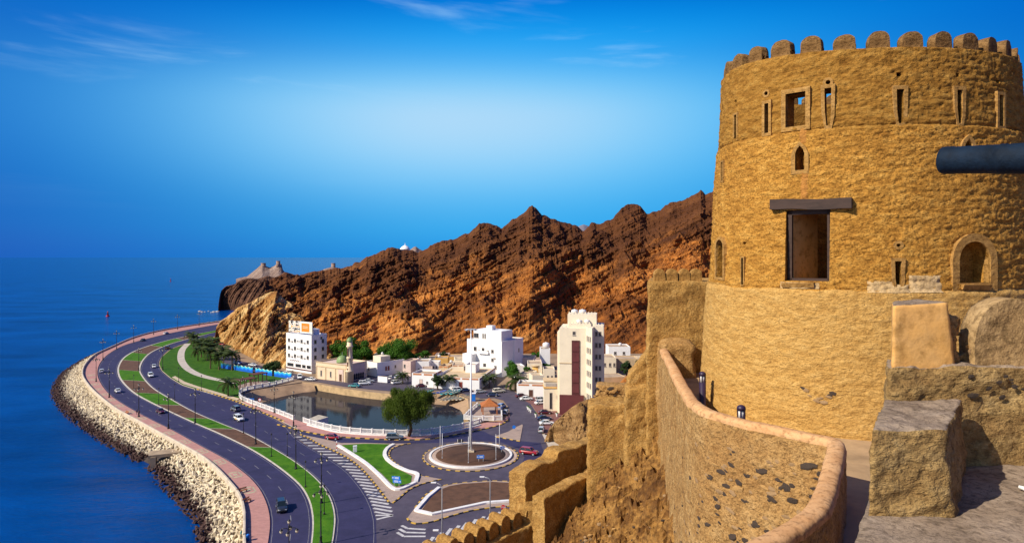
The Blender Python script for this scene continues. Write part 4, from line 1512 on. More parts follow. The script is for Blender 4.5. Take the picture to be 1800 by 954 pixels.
cut = MB()
openings = [
    # left px, right px, top, bottom, outline, surround width, depth
    (1381, 1416, 163, 222, 'rect', 0.10, 2.0),
    (1344, 1351, 182, 234, 'rect', 0.07, 0.5), (1344, 1350, 161, 168, 'dot', 0.05, 0.3),
    (1449, 1461, 155, 221, 'key', 0.08, 0.9), (1451, 1460, 141, 149, 'dot', 0.06, 0.5),
    (1291, 1295, 202, 244, 'rect', 0.05, 0.4), (1292.5, 1296, 176, 182, 'dot', 0.0, 0.25),
    (1268, 1271, 285, 318, 'rect', 0.04, 0.3),
    (1398, 1414, 256, 299, 'point', 0.09, 0.9),
    (1576, 1589, 157, 217, 'key', 0.08, 0.9), (1576, 1585, 127, 135, 'rect', 0.0, 0.3),
    (1682, 1692, 158, 217, 'key', 0.08, 0.9), (1681, 1687, 129, 135, 'rect', 0.0, 0.3),
    (1756, 1764, 167, 222, 'rect', 0.07, 0.8), (1752, 1757, 141, 147, 'rect', 0.0, 0.3),
    (1695, 1711, 244, 285, 'point', 0.09, 0.7),
    (1380, 1458, 368, 494, 'rect', 0.0, 2.0),
    (1259, 1271, 421, 487, 'arch', 0.07, 0.45),
    (1303.5, 1307, 453, 500, 'rect', 0.03, 0.4), (1305.5, 1310, 425, 430, 'dot', 0.0, 0.25),
    (1573, 1585, 459, 509, 'key', 0.07, 0.8), (1575, 1583, 428, 434, 'dot', 0.06, 0.35),
    (1686, 1741, 424, 497, 'arch', 0.17, 0.42),
]
win_frames = []
for (l, r, t, b_, kind, sw_, dep) in openings:
    th, hb = tower_hit((l + r) / 2, b_)
    thl, _ = tower_hit(l, b_)
    thr, _ = tower_hit(r, b_)
    pc = tower_pt(th, hb)
    pl, pr = tower_pt(thl, hb), tower_pt(thr, hb)
    tang = (pr - pl)
    w = tang.length
    tang = tang.normalized() if w > 0.02 else Vector((-math.sin(th), math.cos(th), 0))
    nrm = Vector((tang.y, -tang.x, 0))
    if nrm.dot(pc - Vector((TC.x, TC.y, pc.z))) < 0:
        nrm = -nrm
    w = max(w, 0.06)
    hgt = (b_ - t) * pc.y / F
    pr_ = arch_profile(w, hgt, kind)
    o0 = (pl + pr) / 2
    base = [tang * x + Vector((0, 0, z)) for x, z in pr_]
    cut.sweep(base, o0 + nrm * 0.5, o0 - nrm * dep)
    if sw_ > 0:
        # smooth plaster surround, a band slightly proud of the wall
        big = arch_profile(w + 2 * sw_, hgt + (2 * sw_ if kind == 'dot' else sw_ * 2.0), kind)
        mb = MB()
        mb.sm = True
        n = len(pr_)
        zoff = -sw_
        ring_o = [tang * x + Vector((0, 0, z + zoff)) for x, z in big]
        bk, fr = -0.16, 0.016
        v = [o0 + q + nrm * fr for q in base] + [o0 + q + nrm * fr for q in ring_o] + [o0 + q + nrm * bk for q in base] + [o0 + q + nrm * bk for q in ring_o]
        f = []
        for i in range(n):
            j = (i + 1) % n
            f += [(i, j, n + j, n + i), (n + i, n + j, 3 * n + j, 3 * n + i), (i, 2 * n + i, 2 * n + j, j)]
        mb.add(v, f, False)
        so = mb.build('window_surround', M_surr)
        win_frames.append(so)
cme = cut.mesh('cutter', M_adobe)
bm = bmesh.new()
bm.from_mesh(cme)
bmesh.ops.recalc_face_normals(bm, faces=bm.faces)
bm.to_mesh(cme)
bm.free()
co_ = link('cutter', cme)
md = tw.modifiers.new('openings', 'BOOLEAN')
md.operation = 'DIFFERENCE'
md.object = co_
md.solver = 'EXACT'
dg = bpy.context.evaluated_depsgraph_get()
ev = tw.evaluated_get(dg)
me2 = bpy.data.meshes.new_from_object(ev)
tw.modifiers.clear()
tw.data = me2
bpy.data.objects.remove(co_)
tw.data.name = 'tower_wall'


def adopt(o, parent):
    """parent in place: child keeps its world position"""
    o.parent = parent
    o.matrix_parent_inverse = Matrix.Translation(-Vector(parent.location)) if parent.rotation_euler.z == 0 else parent.matrix_basis.inverted()
    return o


adopt(tw, tower)
for so in win_frames:
    adopt(so, tower)
# floors inside; upper one added to shade the room, back half open for light
for h in (1.75, -0.9):
    mb = MB()
    mb.prism([tower_pt(a, h, WALL + 0.02).xy for a in (np.linspace(0, 2 * math.pi, 48, endpoint=False) if h < 0 else np.linspace(R(165), R(375), 30))], H + h - 0.2, H + h)
    adopt(mb.build('tower_floor', M_surr), tower)
# merlons
mer = [merlon_mesh('merlon', 0.47, 0.40, 0.24, M_merl, k, 0.05, 0.010, 0.46) for k in range(4)]
per = 0.0
acc = [0.0]
tt = np.linspace(0, 2 * math.pi, 721)
for i in range(720):
    acc.append(acc[-1] + (tower_pt(tt[i + 1], T_TOP) - tower_pt(tt[i], T_TOP)).length)
nm = int(round(acc[-1] / 0.71))
for k in range(nm):
    a = float(np.interp((k + 0.35) / nm * acc[-1], acc, tt))
    p = tower_pt(a, T_TOP, 0.17)
    o = link('merlon', mer[k % 4], None, (p.x, p.y, H + rim_h(a) - 0.02), a + math.pi / 2 + rnd.uniform(-0.05, 0.05))
    sc_ = rnd.uniform(0.93, 1.06)
    o.scale = (sc_, 1, rnd.uniform(0.9, 1.06))
    adopt(o, tower)
# lintel beam and timber frame of the big window
def on_tower(px, py, out=0.0):
    th, h = tower_hit(px, py)
    return tower_pt(th, h, -out)


a, c = on_tower(1356, 359, 0.0), on_tower(1499, 357, 0.0)
tang = (c - a).normalized()
nrm = Vector((tang.y, -tang.x, 0)).normalized()
mb = MB()
d = c - a
prof_ = [nrm * 0.16 + Vector((0, 0, -0.13)), nrm * 0.16 + Vector((0, 0, 0.10)), nrm * -0.35 + Vector((0, 0, 0.10)), nrm * -0.35 + Vector((0, 0, -0.13))]
nseg = 10
for i in range(nseg):
    wob = lambda t_: Vector((0, 0, 0.012 * math.sin(t_ * 9.0)))
    mb.sweep(prof_, a + d * (i / nseg) + wob(i / nseg), a + d * ((i + 1) / nseg) + wob(i / nseg))
bm_o = mb.build('lintel', M_wood)
bm = bmesh.new()
bm.from_mesh(bm_o.data)
bmesh.ops.remove_doubles(bm, verts=bm.verts, dist=0.03)
bm.to_mesh(bm_o.data)
bm.free()
adopt(bm_o, tower)
fl, fr_ = on_tower(1381, 494, 0), on_tower(1457, 494, 0)
tang = (fr_ - fl).normalized()
nrm = Vector((tang.y, -tang.x, 0))
ang_ = math.atan2(tang.y, tang.x)
wd = (fr_ - fl).length
hg = (494 - 368) * fl.y / F
for (x, z, sx, sz, nm_) in [(0.05, hg / 2, 0.09, hg, 'jamb'), (wd - 0.04, hg / 2, 0.05, hg, 'jamb'), (wd / 2, 0.035, wd, 0.07, 'sill'), (wd / 2, hg - 0.06, wd, 0.12, 'head')]:
    p = fl + tang * x - nrm * 0.22
    mb = MB()
    mb.box((0, 0, 0), (sx, 0.12, sz))
    o = mb.build('window_' + nm_, M_wood, None, (p.x, p.y, fl.z + z), ang_)
    adopt(o, tower)
# ledge of pale plaster under the big window and the niche sill
for (px0, px1, py, hh) in ((1376, 1432, 497, 0.10), (1688, 1738, 500, 0.10)):
    a, c = on_tower(px0, py), on_tower(px1, py)
    tang = (c - a).normalized()
    nrm = Vector((tang.y, -tang.x, 0))
    mb = MB()
    mb.sweep([nrm * 0.06 + Vector((0, 0, -hh)), nrm * 0.10, nrm * -0.1 + Vector((0, 0, 0.02)), nrm * -0.1 + Vector((0, 0, -hh))], a, c)
    adopt(mb.build('sill', M_surr), tower)


def tower_disp(th, h):
    a_ = th * 3.5
    q1 = fbm(a_ * 5.2, h * 13.5, 0 * h, 4, 5, 0.6)
    q2 = fbm(a_ * 9.0, h * 24.0, 0 * h, 2, 9, 0.6, True)
    q3 = fbm(a_ * 0.5, h * 0.6, 0 * h, 2, 2)
    return np.where(h < -0.72, 0.6, 1.0) * (0.030 * q1 + 0.022 * q2) + 0.03 * q3


def plaster_patch(name, l, r, t, b_, m_, proud=0.012, seed=1, ragged=0.12):
    """a thin skin of other plaster following the uneven wall, with a ragged outline"""
    thl, h0 = tower_hit(l, b_)
    thr, _ = tower_hit(r, b_)
    _, h1 = tower_hit((l + r) / 2, t)
    n1, n2 = max(4, int(abs(thr - thl) * 3.5 / 0.03)), max(4, int(abs(h1 - h0) / 0.03))
    A, B = np.meshgrid(np.linspace(thl, thr, n1), np.linspace(h0, h1, n2), indexing='ij')
    off_ = np.vectorize(tower_off)(B)
    u_, v_ = np.meshgrid(np.linspace(-1, 1, n1), np.linspace(-1, 1, n2), indexing='ij')
    edge = np.clip((1 - np.maximum(np.abs(u_), np.abs(v_))) * 5 + 4 * ragged * fbm(A * 14, B * 4, 0 * A, 3, seed), -1, 1)
    e_ = off_ + tower_disp(A, B) + proud * edge
    c__, s__ = np.cos(A), np.sin(A)
    co = np.stack([TC.x + (np.where(c__ > 0, 4.0, 3.39) + e_) * c__, TC.y + (3.0 + e_) * s__, H + B], -1)
    return adopt(link(name, grid_mesh(name, co, m_, True)), tower)


M_patch = adobe_mat('pale_repair_plaster', (0.46, 0.30, 0.14), (0.56, 0.39, 0.20), (0.62, 0.46, 0.27), (0.46, 0.30, 0.13), 0.6, 14.0, False)
M_rust = adobe_mat('orange_stained_plaster', (0.34, 0.135, 0.030), (0.45, 0.20, 0.048), (0.52, 0.26, 0.07), (0.38, 0.16, 0.036), 0.9, 20.0, False)
plaster_patch('plaster_patch', 1600, 1658, 484, 514, M_patch, 0.014, 4)
plaster_patch('plaster_patch', 1525, 1572, 494, 514, M_patch, 0.010, 5)
plaster_patch('plaster_patch', 1560, 1600, 500, 515, M_patch, 0.010, 6)
plaster_patch('plaster_streak', 1407, 1420, 300, 350, M_rust, 0.012, 7, 0.05)
plaster_patch('plaster_streak', 1405, 1417, 224, 254, M_rust, 0.010, 8, 0.05)
plaster_patch('plaster_patch', 1372, 1440, 496, 506, M_patch, 0.012, 9)
# rooms seen through the openings: plastered jamb and rear wall
fl, fr_ = on_tower(1381, 494, 0), on_tower(1457, 494, 0)
tang = (fr_ - fl).normalized()
nrm = Vector((tang.y, -tang.x, 0))
hg = (494 - 368) * fl.y / F
mb = MB()
q0 = fl + tang * 0.10 - nrm * 0.30
q1 = fl + tang * 0.42 - nrm * 1.25
mb.add([q0, q1, q1 + Vector((0, 0, hg)), q0 + Vector((0, 0, hg)), q0 - tang * 0.2, q1 - tang * 0.2, q1 - tang * 0.2 + Vector((0, 0, hg)), q0 - tang * 0.2 + Vector((0, 0, hg))], [(0, 1, 2, 3), (5, 4, 7, 6), (3, 2, 6, 7), (1, 5, 6, 2), (0, 4, 5, 1), (4, 0, 3, 7)])
adopt(mb.build('inner_jamb', M_orange), tower)  # bright orange stands in for sunlight on the jamb


def stone_mesh(name, seed, m_, flat=0.6):
    bm = bmesh.new()
    bmesh.ops.create_icosphere(bm, subdivisions=1, radius=1.0)
    r_ = random.Random(seed)
    for v in bm.verts:
        v.co *= r_.uniform(0.7, 1.15)
        v.co.y *= flat
    me = bpy.data.meshes.new(name)
    bm.to_mesh(me)
    bm.free()
    me.materials.append(m_)
    return me


ST_D = [stone_mesh('stone', k, M_stone_d) for k in range(4)]
ST_T = [stone_mesh('stone', 10 + k, M_stone_t) for k in range(4)]
ST_O = [stone_mesh('stone', 20 + k, M_stone_o) for k in range(4)]


def put_stone(p, nrm, size, pool, parent, r_=rnd, aspect=1.5):
    o = link('stone', r_.choice(pool), None, p)
    o.rotation_euler = (r_.uniform(-0.3, 0.3), r_.uniform(-0.5, 0.5), math.atan2(nrm[1], nrm[0]) + math.pi / 2)
    o.scale = (size * aspect * r_.uniform(0.7, 1.2), size * 0.42, size * r_.uniform(0.6, 1.0))
    return adopt(o, parent)


for (cx_, cy_, n_, sp_x, sp_y) in ((1512, 612, 7, 18, 10), (1420, 690, 4, 10, 9), (1448, 700, 7, 15, 9), (1500, 638, 3, 12, 6), (1530, 540, 3, 20, 8)):
    for k in range(n_):
        p = on_tower(cx_ + rnd.uniform(-sp_x, sp_x), cy_ + rnd.uniform(-sp_y, sp_y), -0.01)
        nr = (p - Vector((TC.x, TC.y, p.z))).normalized()
        put_stone(p, nr, rnd.uniform(0.035, 0.08), ST_D if rnd.random() < 0.6 else ST_T, tower)

# ------------------------------------------------------------------ curved parapet round the walkway
FLOOR = H - 3.87


def wall_sweep(name, path, ztop, zbot, thick, m_body, m_top, nres=0.08, vres=0.09, amp=0.03, freq=3.0, seed=1, cope=0.09, zjit=0.02, parent=None, lean=0.0, closed_ends=True):
    """solid wall along a plan path with a rounded coping; body and coping are two materials of one mesh"""
    q = np.array([(p[0], p[1], zt, zb) for p, zt, zb in zip(path, ztop, zbot)], float)
    L = float(np.linalg.norm(np.diff(q[:, :2], axis=0), axis=1).sum())
    q = spline_n(q, max(6, int(L / nres)))
    t = np.gradient(q[:, :2], axis=0)
    t /= np.linalg.norm(t, axis=1)[:, None] + 1e-9
    nrm = np.stack([-t[:, 1], t[:, 0]], 1)
    n = len(q)
    s = np.concatenate([[0], np.cumsum(np.linalg.norm(np.diff(q[:, :2], axis=0), axis=1))])
    hmax = float((q[:, 2] - q[:, 3]).max())
    nv = max(3, int(hmax / vres))
    # section: left side up, over the coping, right side down
    sec = [(1.0, k / nv, 0) for k in range(nv + 1)]
    ex = 0.75 if cope > 0.07 else 0.4
    sec += [(math.copysign(abs(math.cos(a)) ** ex, math.cos(a)), 1.0, math.sin(a) ** ex) for a in np.linspace(0, math.pi, 9)[1:-1]]
    sec += [(-1.0, 1 - k / nv, 0) for k in range(nv + 1)]
    ns = len(sec)
    co = np.zeros((n, ns, 3))
    for j, (sx, v, up) in enumerate(sec):
        hh = q[:, 3] + (q[:, 2] - cope - q[:, 3]) * v
        ww = thick / 2 + lean * (1 - v) * (q[:, 2] - q[:, 3])
        co[:, j, 0] = q[:, 0] + nrm[:, 0] * sx * ww
        co[:, j, 1] = q[:, 1] + nrm[:, 1] * sx * ww
        co[:, j, 2] = hh + up * cope + zjit * fbm(s * 1.5, 0 * s, 0 * s, 3, seed + 3) * (v > 0.5)
    bodyw = np.array([0.35 if up > 0 else 1.0 for _, v, up in sec])[None, :]
    sgn = np.array([sx for sx, v, up in sec])[None, :]
    d = amp * (fbm(co[..., 0] * freq, co[..., 1] * freq, co[..., 2] * freq * 1.3, 4, seed, 0.6) + 0.6 * fbm(co[..., 0] * freq * 4, co[..., 1] * freq * 4, co[..., 2] * freq * 5, 3, seed + 7, 0.6, True)) * bodyw
    co[..., 0] += nrm[:, None, 0] * sgn * d
    co[..., 1] += nrm[:, None, 1] * sgn * d
    co[..., 2] += d * 0.4 * (1 - np.abs(sgn))
    me = grid_mesh(name, co, m_body, True)
    me.materials.append(m_top)
    mi = np.zeros(len(me.polygons), int).reshape(n - 1, ns - 1)
    mi[:, nv - 1:nv + 9] = 1
    me.polygons.foreach_set('material_index', mi.reshape(-1))
    bm = bmesh.new()
    bm.from_mesh(me)
    bm.verts.ensure_lookup_table()
    if closed_ends:
        for i in (0, n - 1):
            try:
                bm.faces.new([bm.verts[i * ns + j] for j in range(ns)])
            except Exception:
                pass
    bmesh.ops.recalc_face_normals(bm, faces=bm.faces)
    bm.to_mesh(me)
    bm.free()
    o = link(name, me, parent)
    return o, co, nrm, nv


def spline_n(q, n):
    e_ = np.vstack([2 * q[0] - q[1], q, 2 * q[-1] - q[-2]])
    out = []
    for i in range(1, len(e_) - 2):
        for t_ in np.linspace(0, 1, 14, endpoint=False):
            a, b, c, d = e_[i - 1], e_[i], e_[i + 1], e_[i + 2]
            out.append(0.5 * ((2 * b) + (c - a) * t_ + (2 * a - 5 * b + 4 * c - d) * t_ ** 2 + (3 * b - a - 3 * c + d) * t_ ** 3))
    out.append(e_[-2])
    out = np.array(out)
    L = np.concatenate([[0], np.cumsum(np.linalg.norm(np.diff(out[:, :2], axis=0), axis=1))])
    tt_ = np.linspace(0, L[-1], n)
    return np.stack([np.interp(tt_, L, out[:, k]) for k in range(out.shape[1])], 1)


ZT = H - 2.92
par_px = [(1167, 612), (1180, 635), (1197, 668), (1218, 700), (1244, 719), (1285, 731), (1340, 744), (1400, 757), (1445, 766)]
ppath = [((x - CX) / F * (H - ZT) * F / (y - HY), (H - ZT) * F / (y - HY)) for x, y in par_px]
par = empty('curved_parapet', (4.2, 12.0, FLOOR), 0, 'curved rubble parapet with pink plaster coping beside the tower walkway', 'wall')
par2_px = [(1462, 770), (1470, 777), (1468, 795), (1462, 820), (1455, 845), (1446, 870), (1436, 888), (1415, 907), (1385, 927), (1345, 948), (1290, 975)]
ppath2 = [((x - CX) / F * (H - ZT) * F / (y - HY), (H - ZT) * F / (y - HY)) for x, y in par2_px]
allp = ppath + ppath2
o1, co1, nr1, nv1 = wall_sweep('parapet_wall', allp, [ZT] * len(allp), [H - 8.6, H - 8.4, H - 8.0, H - 7.8, H - 7.6, H - 7.4, H - 7.2] + [H - 7.0] * (len(allp) - 7), 0.25, M_rubble, M_coping, 0.05, 0.06, 0.03, 2.6, 3, 0.085, 0.02, lean=0.012)
adopt(o1, par)
# stones showing in the outer face
r5 = random.Random(5)
cnt = 0
# which side faces the camera?
for (co, nr) in ((co1, nr1),):
    n, ns = co.shape[:2]
    side_ = []
    for jj in (2, ns - 3):
        sg = 1 if jj < ns / 2 else -1
        c = co[n // 3, jj]
        d_ = sg * (nr[n // 3, 0] * c[0] + nr[n // 3, 1] * c[1])
        side_.append((d_, sg))
    sg = min(side_)[1]
    tries = 0
    lim = 290
    c_loc = 0
    while c_loc < lim and tries < 20000:
        tries += 1
        i = r5.randrange(2, n - 2)
        v = r5.random() ** 0.9
        if v > 0.93:
            continue
        j = int(v * nv1) if sg > 0 else ns - 1 - int(v * nv1)
        c = co[i, j]
        px = CX + F * c[0] / c[1]
        py = HY + F * (H - c[2]) / c[1]
        if py > 965 or py < 640 or i > n * 0.86:
            continue
        # more stones low down and to the right
        dens = 0.04 + 0.96 * min(1, max(0, (py - 770) / 70)) * min(1.0, max(0.12, (px - 1170) / 120))
        if r5.random() > dens:
            continue
        nn = (nr[i, 0] * sg, nr[i, 1] * sg)
        pool = ST_D if r5.random() < 0.42 else (ST_T if r5.random() < 0.6 else ST_O)
        put_stone((c[0] + nn[0] * 0.0, c[1] + nn[1] * 0.0, c[2]), nn, r5.uniform(0.026, 0.052) * (1.0 + 0.9 * dens * r5.random()), pool, par, r5)
        c_loc += 1

# walkway floor
fl_loop = [(p[0], p[1]) for p in ppath] + [(p[0], p[1]) for p in ppath2] + [(2.6, 4.0), (6.0, 4.0), (9.0, 8.0), (13.0, 14.0), (9.0, 20.0), (6.3, 23.5)]
o = fill('fort_walkway', [fl_loop], FLOOR, mat('walkway_plaster', (0.42, 0.28, 0.15), 0.9, 0.35, 1.2, 0.5, 14.0, 0.02), 0.5)

# bollard lights
M_boll = mat('violet_black_metal', (0.030, 0.016, 0.045), 0.45, 0.3, 3.0)
M_lens = mat('frosted_lens', (0.62, 0.60, 0.58), 0.4, 0.1, 4.0)
for k, (px, dpt, lab) in enumerate([(1235, 16.4, 'taller-looking dark bollard light standing beside the tower foot'), (1303, 12.7, 'dark bollard light with only its head above the parapet')]):
    x = (px - CX) / F * dpt
    bo = empty('bollard_light', (x, dpt, FLOOR), 0, lab, 'bollard', 'bollard lights on the fort walkway')
    hb = 1.0
    mb = MB()
    mb.lathe([(0.10, 0), (0.10, 0.03), (0.082, 0.04), (0.082, hb - 0.26)], 20)
    mb.build('post', M_boll, bo)
    mb = MB()
    mb.lathe([(0.060, hb - 0.26), (0.060, hb - 0.08)], 16)
    mb.build('lens', M_lens, bo)
    mb = MB()
    mb.lathe([(0.084, hb - 0.09), (0.084, hb - 0.05), (0.07, hb - 0.015), (0.035, hb + 0.005), (0.005, hb + 0.01)], 20)
    mb.build('cap', M_boll, bo)
    for j in range(6):
        a = j * math.pi / 3
        mb = MB()
        mb.box((0.074 * math.cos(a), 0.074 * math.sin(a), hb - 0.175), (0.014, 0.016, 0.19), a)
        mb.build('guard_bar', M_boll, bo)

# ------------------------------------------------------------------ square bastion behind the walkway
def pt(px, D):
    return (px - CX) / F * D


bast = empty('square_bastion', (pt(1195, 24), 24, H - 9), 0, 'square mud-plastered bastion with four round merlons left of the tower', 'bastion')
b4, t4 = box_quads(pt(1138, 22.0), 8.6, 22.0, 25.5, H - 9.5, H - 0.80)
b4[0] = (b4[0][0] - 0.15, b4[0][1] - 0.3, b4[0][2])
b4[3] = (pt(1141, 25.5), 25.5, b4[3][2])
t4[3] = (pt(1143, 25.5), 25.5, t4[3][2])
o = rough_hexa('bastion_wall', b4, t4, 0.10, 0.07, M_adobe2, None, 2, 8, 2.0)
adopt(o, bast)
mm = [merlon_mesh('merlon', 0.38, 0.42, 0.30, M_surr, 30 + k, 0.05, 0.008, 0.5) for k in range(2)]
for k, px in enumerate((1158.5, 1180, 1202, 1222.5)):
    o = link('merlon', mm[k % 2], None, (pt(px, 22.3), 22.3, H - 0.81))
    adopt(o, bast)
# broken shoulder of the bastion
b4, t4 = box_quads(pt(1160, 21.5), pt(1215, 21.5), 21.0, 22.2, H - 9, H - 2.75)
o = rough_hexa('shoulder', b4, t4, 0.10, 0.14, M_rubble, None, 4, 18, 1.6)
adopt(o, bast)

# stepped walls down the spur, from the bastion to the left
walls = [
    # name, label, quads (x0, x1, y0, y1), top left, top right z, bottom, material
    ('stair_wall', 'broken mud wall stepping up to the square bastion', pt(1098, 22.6), pt(1165, 22.6), 22.4, 23.4, -4.1, -2.6, -10.5, M_adobe2, 0.10),
    ('rubble_wall', 'rough stone wall with a flat top below the white hotel', pt(1043, 25.5), pt(1130, 25.5), 25.2, 26.2, -4.95, -4.95, -10.5, M_rubble, 0.09),
    ('buttress', 'rounded mud-plastered buttress left of the bastion', pt(1030, 23.6), pt(1110, 23.6), 23.4, 25.2, -5.35, -5.30, -11.0, M_adobe2, 0.10),
    ('buttress', 'wide mud-plastered buttress under the bastion', pt(1094, 22.2), pt(1172, 22.2), 21.9, 23.6, -4.45, -4.2, -10.5, M_adobe2, 0.11),
]
for k, (nm_, lab, x0, x1, y0, y1, zl, zr_, zb, m_, am) in enumerate(walls):
    xb = x0 * y1 / y0 + 0.03
    b4 = [(x0, y0, H + zb), (x1, y0, H + zb), (x1, y1, H + zb), (xb, y1, H + zb)]
    t4 = [(x0 + 0.05, y0 + 0.08, H + zl), (x1, y0 + 0.08, H + zr_), (x1, y1, H + zr_), (xb + 0.05, y1, H + zl)]
    o = rough_hexa(nm_, b4, t4, 0.11, am, m_, None, 3, 40 + k, 2.2)
    setp(o, lab, 'wall')
# cobbles on the rubble wall
rw = [o for o in COL.objects if o.name == 'rubble_wall'][0]
for k in range(60):
    x = rnd.uniform(pt(1046, 25.2), pt(1098, 25.2))
    z = H - 4.95 - rnd.uniform(0.05, 0.95)
    put_stone((x, 25.22, z), (0, -1), rnd.uniform(0.05, 0.10), ST_O if rnd.random() < 0.7 else ST_D, rw)


def down_wall(name, label, pts, thick, zdrop, m_, amp, seed, res=0.07):
    """wall along a descending line given by photo columns, rows and depths of its crest"""
    P_ = [P(x, y, D) for x, y, D in pts]
    path = [(p.x, p.y) for p in P_]
    zt = [p.z for p in P_]
    o, co, nr, nv = wall_sweep(name, path, zt, [z - zdrop for z in zt], thick, m_, m_, res, 0.07, amp, 2.6, seed, 0.06, 0.07)
    setp(o, label, 'wall')
    return o


down_wall('crest_wall', 'thick descending fort wall above the roundabout', [(1086, 756, 28.6), (1056, 764, 28.0), (1030, 773, 27.3), (1000, 782, 26.5), (972, 790, 25.8), (964, 803, 25.6), (940, 813, 24.9), (920, 822, 24.4), (909, 832, 24.1)], 0.75, 3.4, M_adobe2, 0.07, 61)
down_wall('lower_wall', 'lower terrace wall running down beneath the thick crest wall', [(1100, 806, 26.2), (1074, 816, 25.6), (1045, 826, 24.9), (1010, 841, 24.0), (975, 857, 23.1), (946, 872, 22.4)], 0.5, 5.5, M_adobe2, 0.07, 62)
mw = down_wall('merlon_wall', 'low fort wall carrying a row of round merlons at the bottom edge', [(950, 905, 24.0), (920, 918, 23.4), (880, 936, 22.7), (840, 954, 22.0), (790, 976, 21.2), (740, 1000, 20.4)], 0.7, 3.0, M_adobe2, 0.07, 63)
end = rough_hexa('wall_end', *box_quads(P(910, 880, 23.9).x, P(944, 880, 23.9).x, 23.3, 24.3, H - 12.5, P(909, 872, 24.4).z), 0.1, 0.06, M_adobe2, None, 3, 64)
setp(end, 'rounded end block joining the crest wall to the merlon wall', 'wall')
mm2 = [merlon_mesh('merlon', 0.46, 0.46, 0.66, M_adobe2, 50 + k, 0.06, 0.02, 0.6) for k in range(3)]
d_w = math.atan2(-0.1, 1.0)
for k, (px, py) in enumerate([(921, 903), (898, 914), (877, 922), (856, 931), (834, 941), (812, 950), (786, 960), (760, 972)]):
    p = P(px, py, 23.55 - (921 - px) * 0.0175)
    o = link('merlon', mm2[k % 3], None, (p.x, p.y + 0.1, p.z - 0.12), R(47) + rnd.uniform(-0.05, 0.05))
    adopt(o, mw)
    o.scale = (1, 1, rnd.uniform(0.92, 1.05))

# rocky fort hill under the walls
M_hillrock = rock_mat('fort_hill_rock', [(0.060, 0.026, 0.010), (0.17, 0.078, 0.022), (0.36, 0.185, 0.050), (0.56, 0.34, 0.12)], (0.055, 0.026, 0.012), 90, 30, 0.55, 35.0)
xs, ys = np.linspace(-3.5, 9.0, 210), np.linspace(6.0, 27.5, 300)
XX, YY = np.meshgrid(xs, ys, indexing='ij')
ZZ = -7.3 + 1.05 * (XX - 4.0) - 0.14 * (YY - 20.0)
ZZ = np.minimum(ZZ, -6.0)
ro = 1.25 * fbm(XX * 0.8, YY * 0.8, ZZ * 0, 6, 71, 0.68, True)
rq = np.abs(np.sin((XX * 0.8 + YY * 0.5 + 1.5 * fbm(XX * 0.3, YY * 0.3, 0 * XX, 3, 72)) * 2.3))
ZZ = ZZ + 0.75 * ro + 0.30 * rq + 0.12 * fbm(XX * 4, YY * 4, 0 * XX, 3, 73)
o = link('fort_hill', grid_mesh('fort_hill', np.stack([XX, YY, ZZ + H], -1), M_hillrock, False))
o['kind'] = 'structure'
# the flank of the hill down to the road, behind the walls
xs, ys = np.linspace(-12, 60, 90), np.linspace(27.2, 100, 90)
XX, YY = np.meshgrid(xs, ys, indexing='ij')
ZZ = H - 12.5 - (YY - 27.2) * 0.9 - np.maximum(0, 6 - XX) * 0.8 + 3.0 * fbm(XX * 0.1, YY * 0.1, 0 * XX, 5, 74, 0.6, True)
ZZ = np.maximum(ZZ, -1)
o = link('fort_hill_flank', grid_mesh('fort_hill_flank', np.stack([XX, YY, ZZ], -1), M_hillrock, False))
o['kind'] = 'structure'
# loose stones on the slope
ls = MB()
r6 = random.Random(9)
for k in range(170):
    x, y = r6.uniform(1.2, 4.2), r6.uniform(13, 23)
    i, j = int((x + 3.5) / 12.5 * 209), int((y - 6) / 21.5 * 299)
    z = -7.3 + 1.05 * (x - 4.0) - 0.14 * (y - 20.0)
    z = min(z, -6.0) + 0.30
    ls.mi = r6.randrange(3)
    rr = r6.uniform(0.025, 0.09)
    me_ = [ST_D, ST_T, ST_O][ls.mi][k % 4]
    vv_ = [(x + v.co.x * rr * 1.3, y + v.co.y * rr, H + z + v.co.z * rr * 0.8) for v in me_.vertices]
    ls.add(vv_, [tuple(p.vertices) for p in me_.polygons])
o = ls.build('loose_stones', [M_stone_d, M_stone_t, M_stone_o])
setp(o, 'loose stones scattered over the rocky slope under the walls', 'stones', None, 'stuff')

# knolls between the car park and the fort walls
def knoll(name, foot, top_px, seed, m_):
    (u, yr, Db, Dr_) = top_px
    return hill(name, u[0], u[-1], 90, 60, list(zip(u, yr)), foot, Dr_, m_, 4.0, 0.12, 1.0, seed, back=1.5, power=0.7, sil=1.2)


knoll('rock_knoll', [(940, 790), (965, 772), (985, 785), (1010, 803), (1060, 815), (1110, 815)], ([956, 966, 976, 990, 1004, 1020, 1034, 1050, 1080, 1100], [776, 752, 740, 728, 716, 706, 701, 702, 712, 722], None, [(956, 178), (1100, 178)]), 81, rock_mat('knoll_rock', [(0.10, 0.05, 0.02), (0.22, 0.12, 0.045), (0.34, 0.20, 0.08), (0.46, 0.32, 0.16)], (0.07, 0.036, 0.018), 60, 20, 0.16, 30.0))
knoll('rock_knoll', [(1070, 700), (1150, 705), (1300, 700)], ([1070, 1085, 1100, 1115, 1130, 1145, 1160, 1240], [690, 676, 662, 648, 630, 612, 600, 560], None, [(1070, 250), (1240, 260)]), 82, M_rock)

# ------------------------------------------------------------------ near terrace on the right
FL2 = H - 1.72
mb = MB()
o = rough_hexa('terrace_floor', [(1.9, 1.5, FL2 - 2.2), (7.0, 1.5, FL2 - 2.2), (7.0, 5.45, FL2 - 2.2), (3.07, 5.45, FL2 - 2.2)], [(1.2, 2.7, FL2), (7.0, 1.5, FL2), (7.0, 5.45, FL2), (3.07, 5.45, FL2)], 0.08, 0.02, M_grey, None, 1, 91, 3.0)
o['kind'] = 'structure'
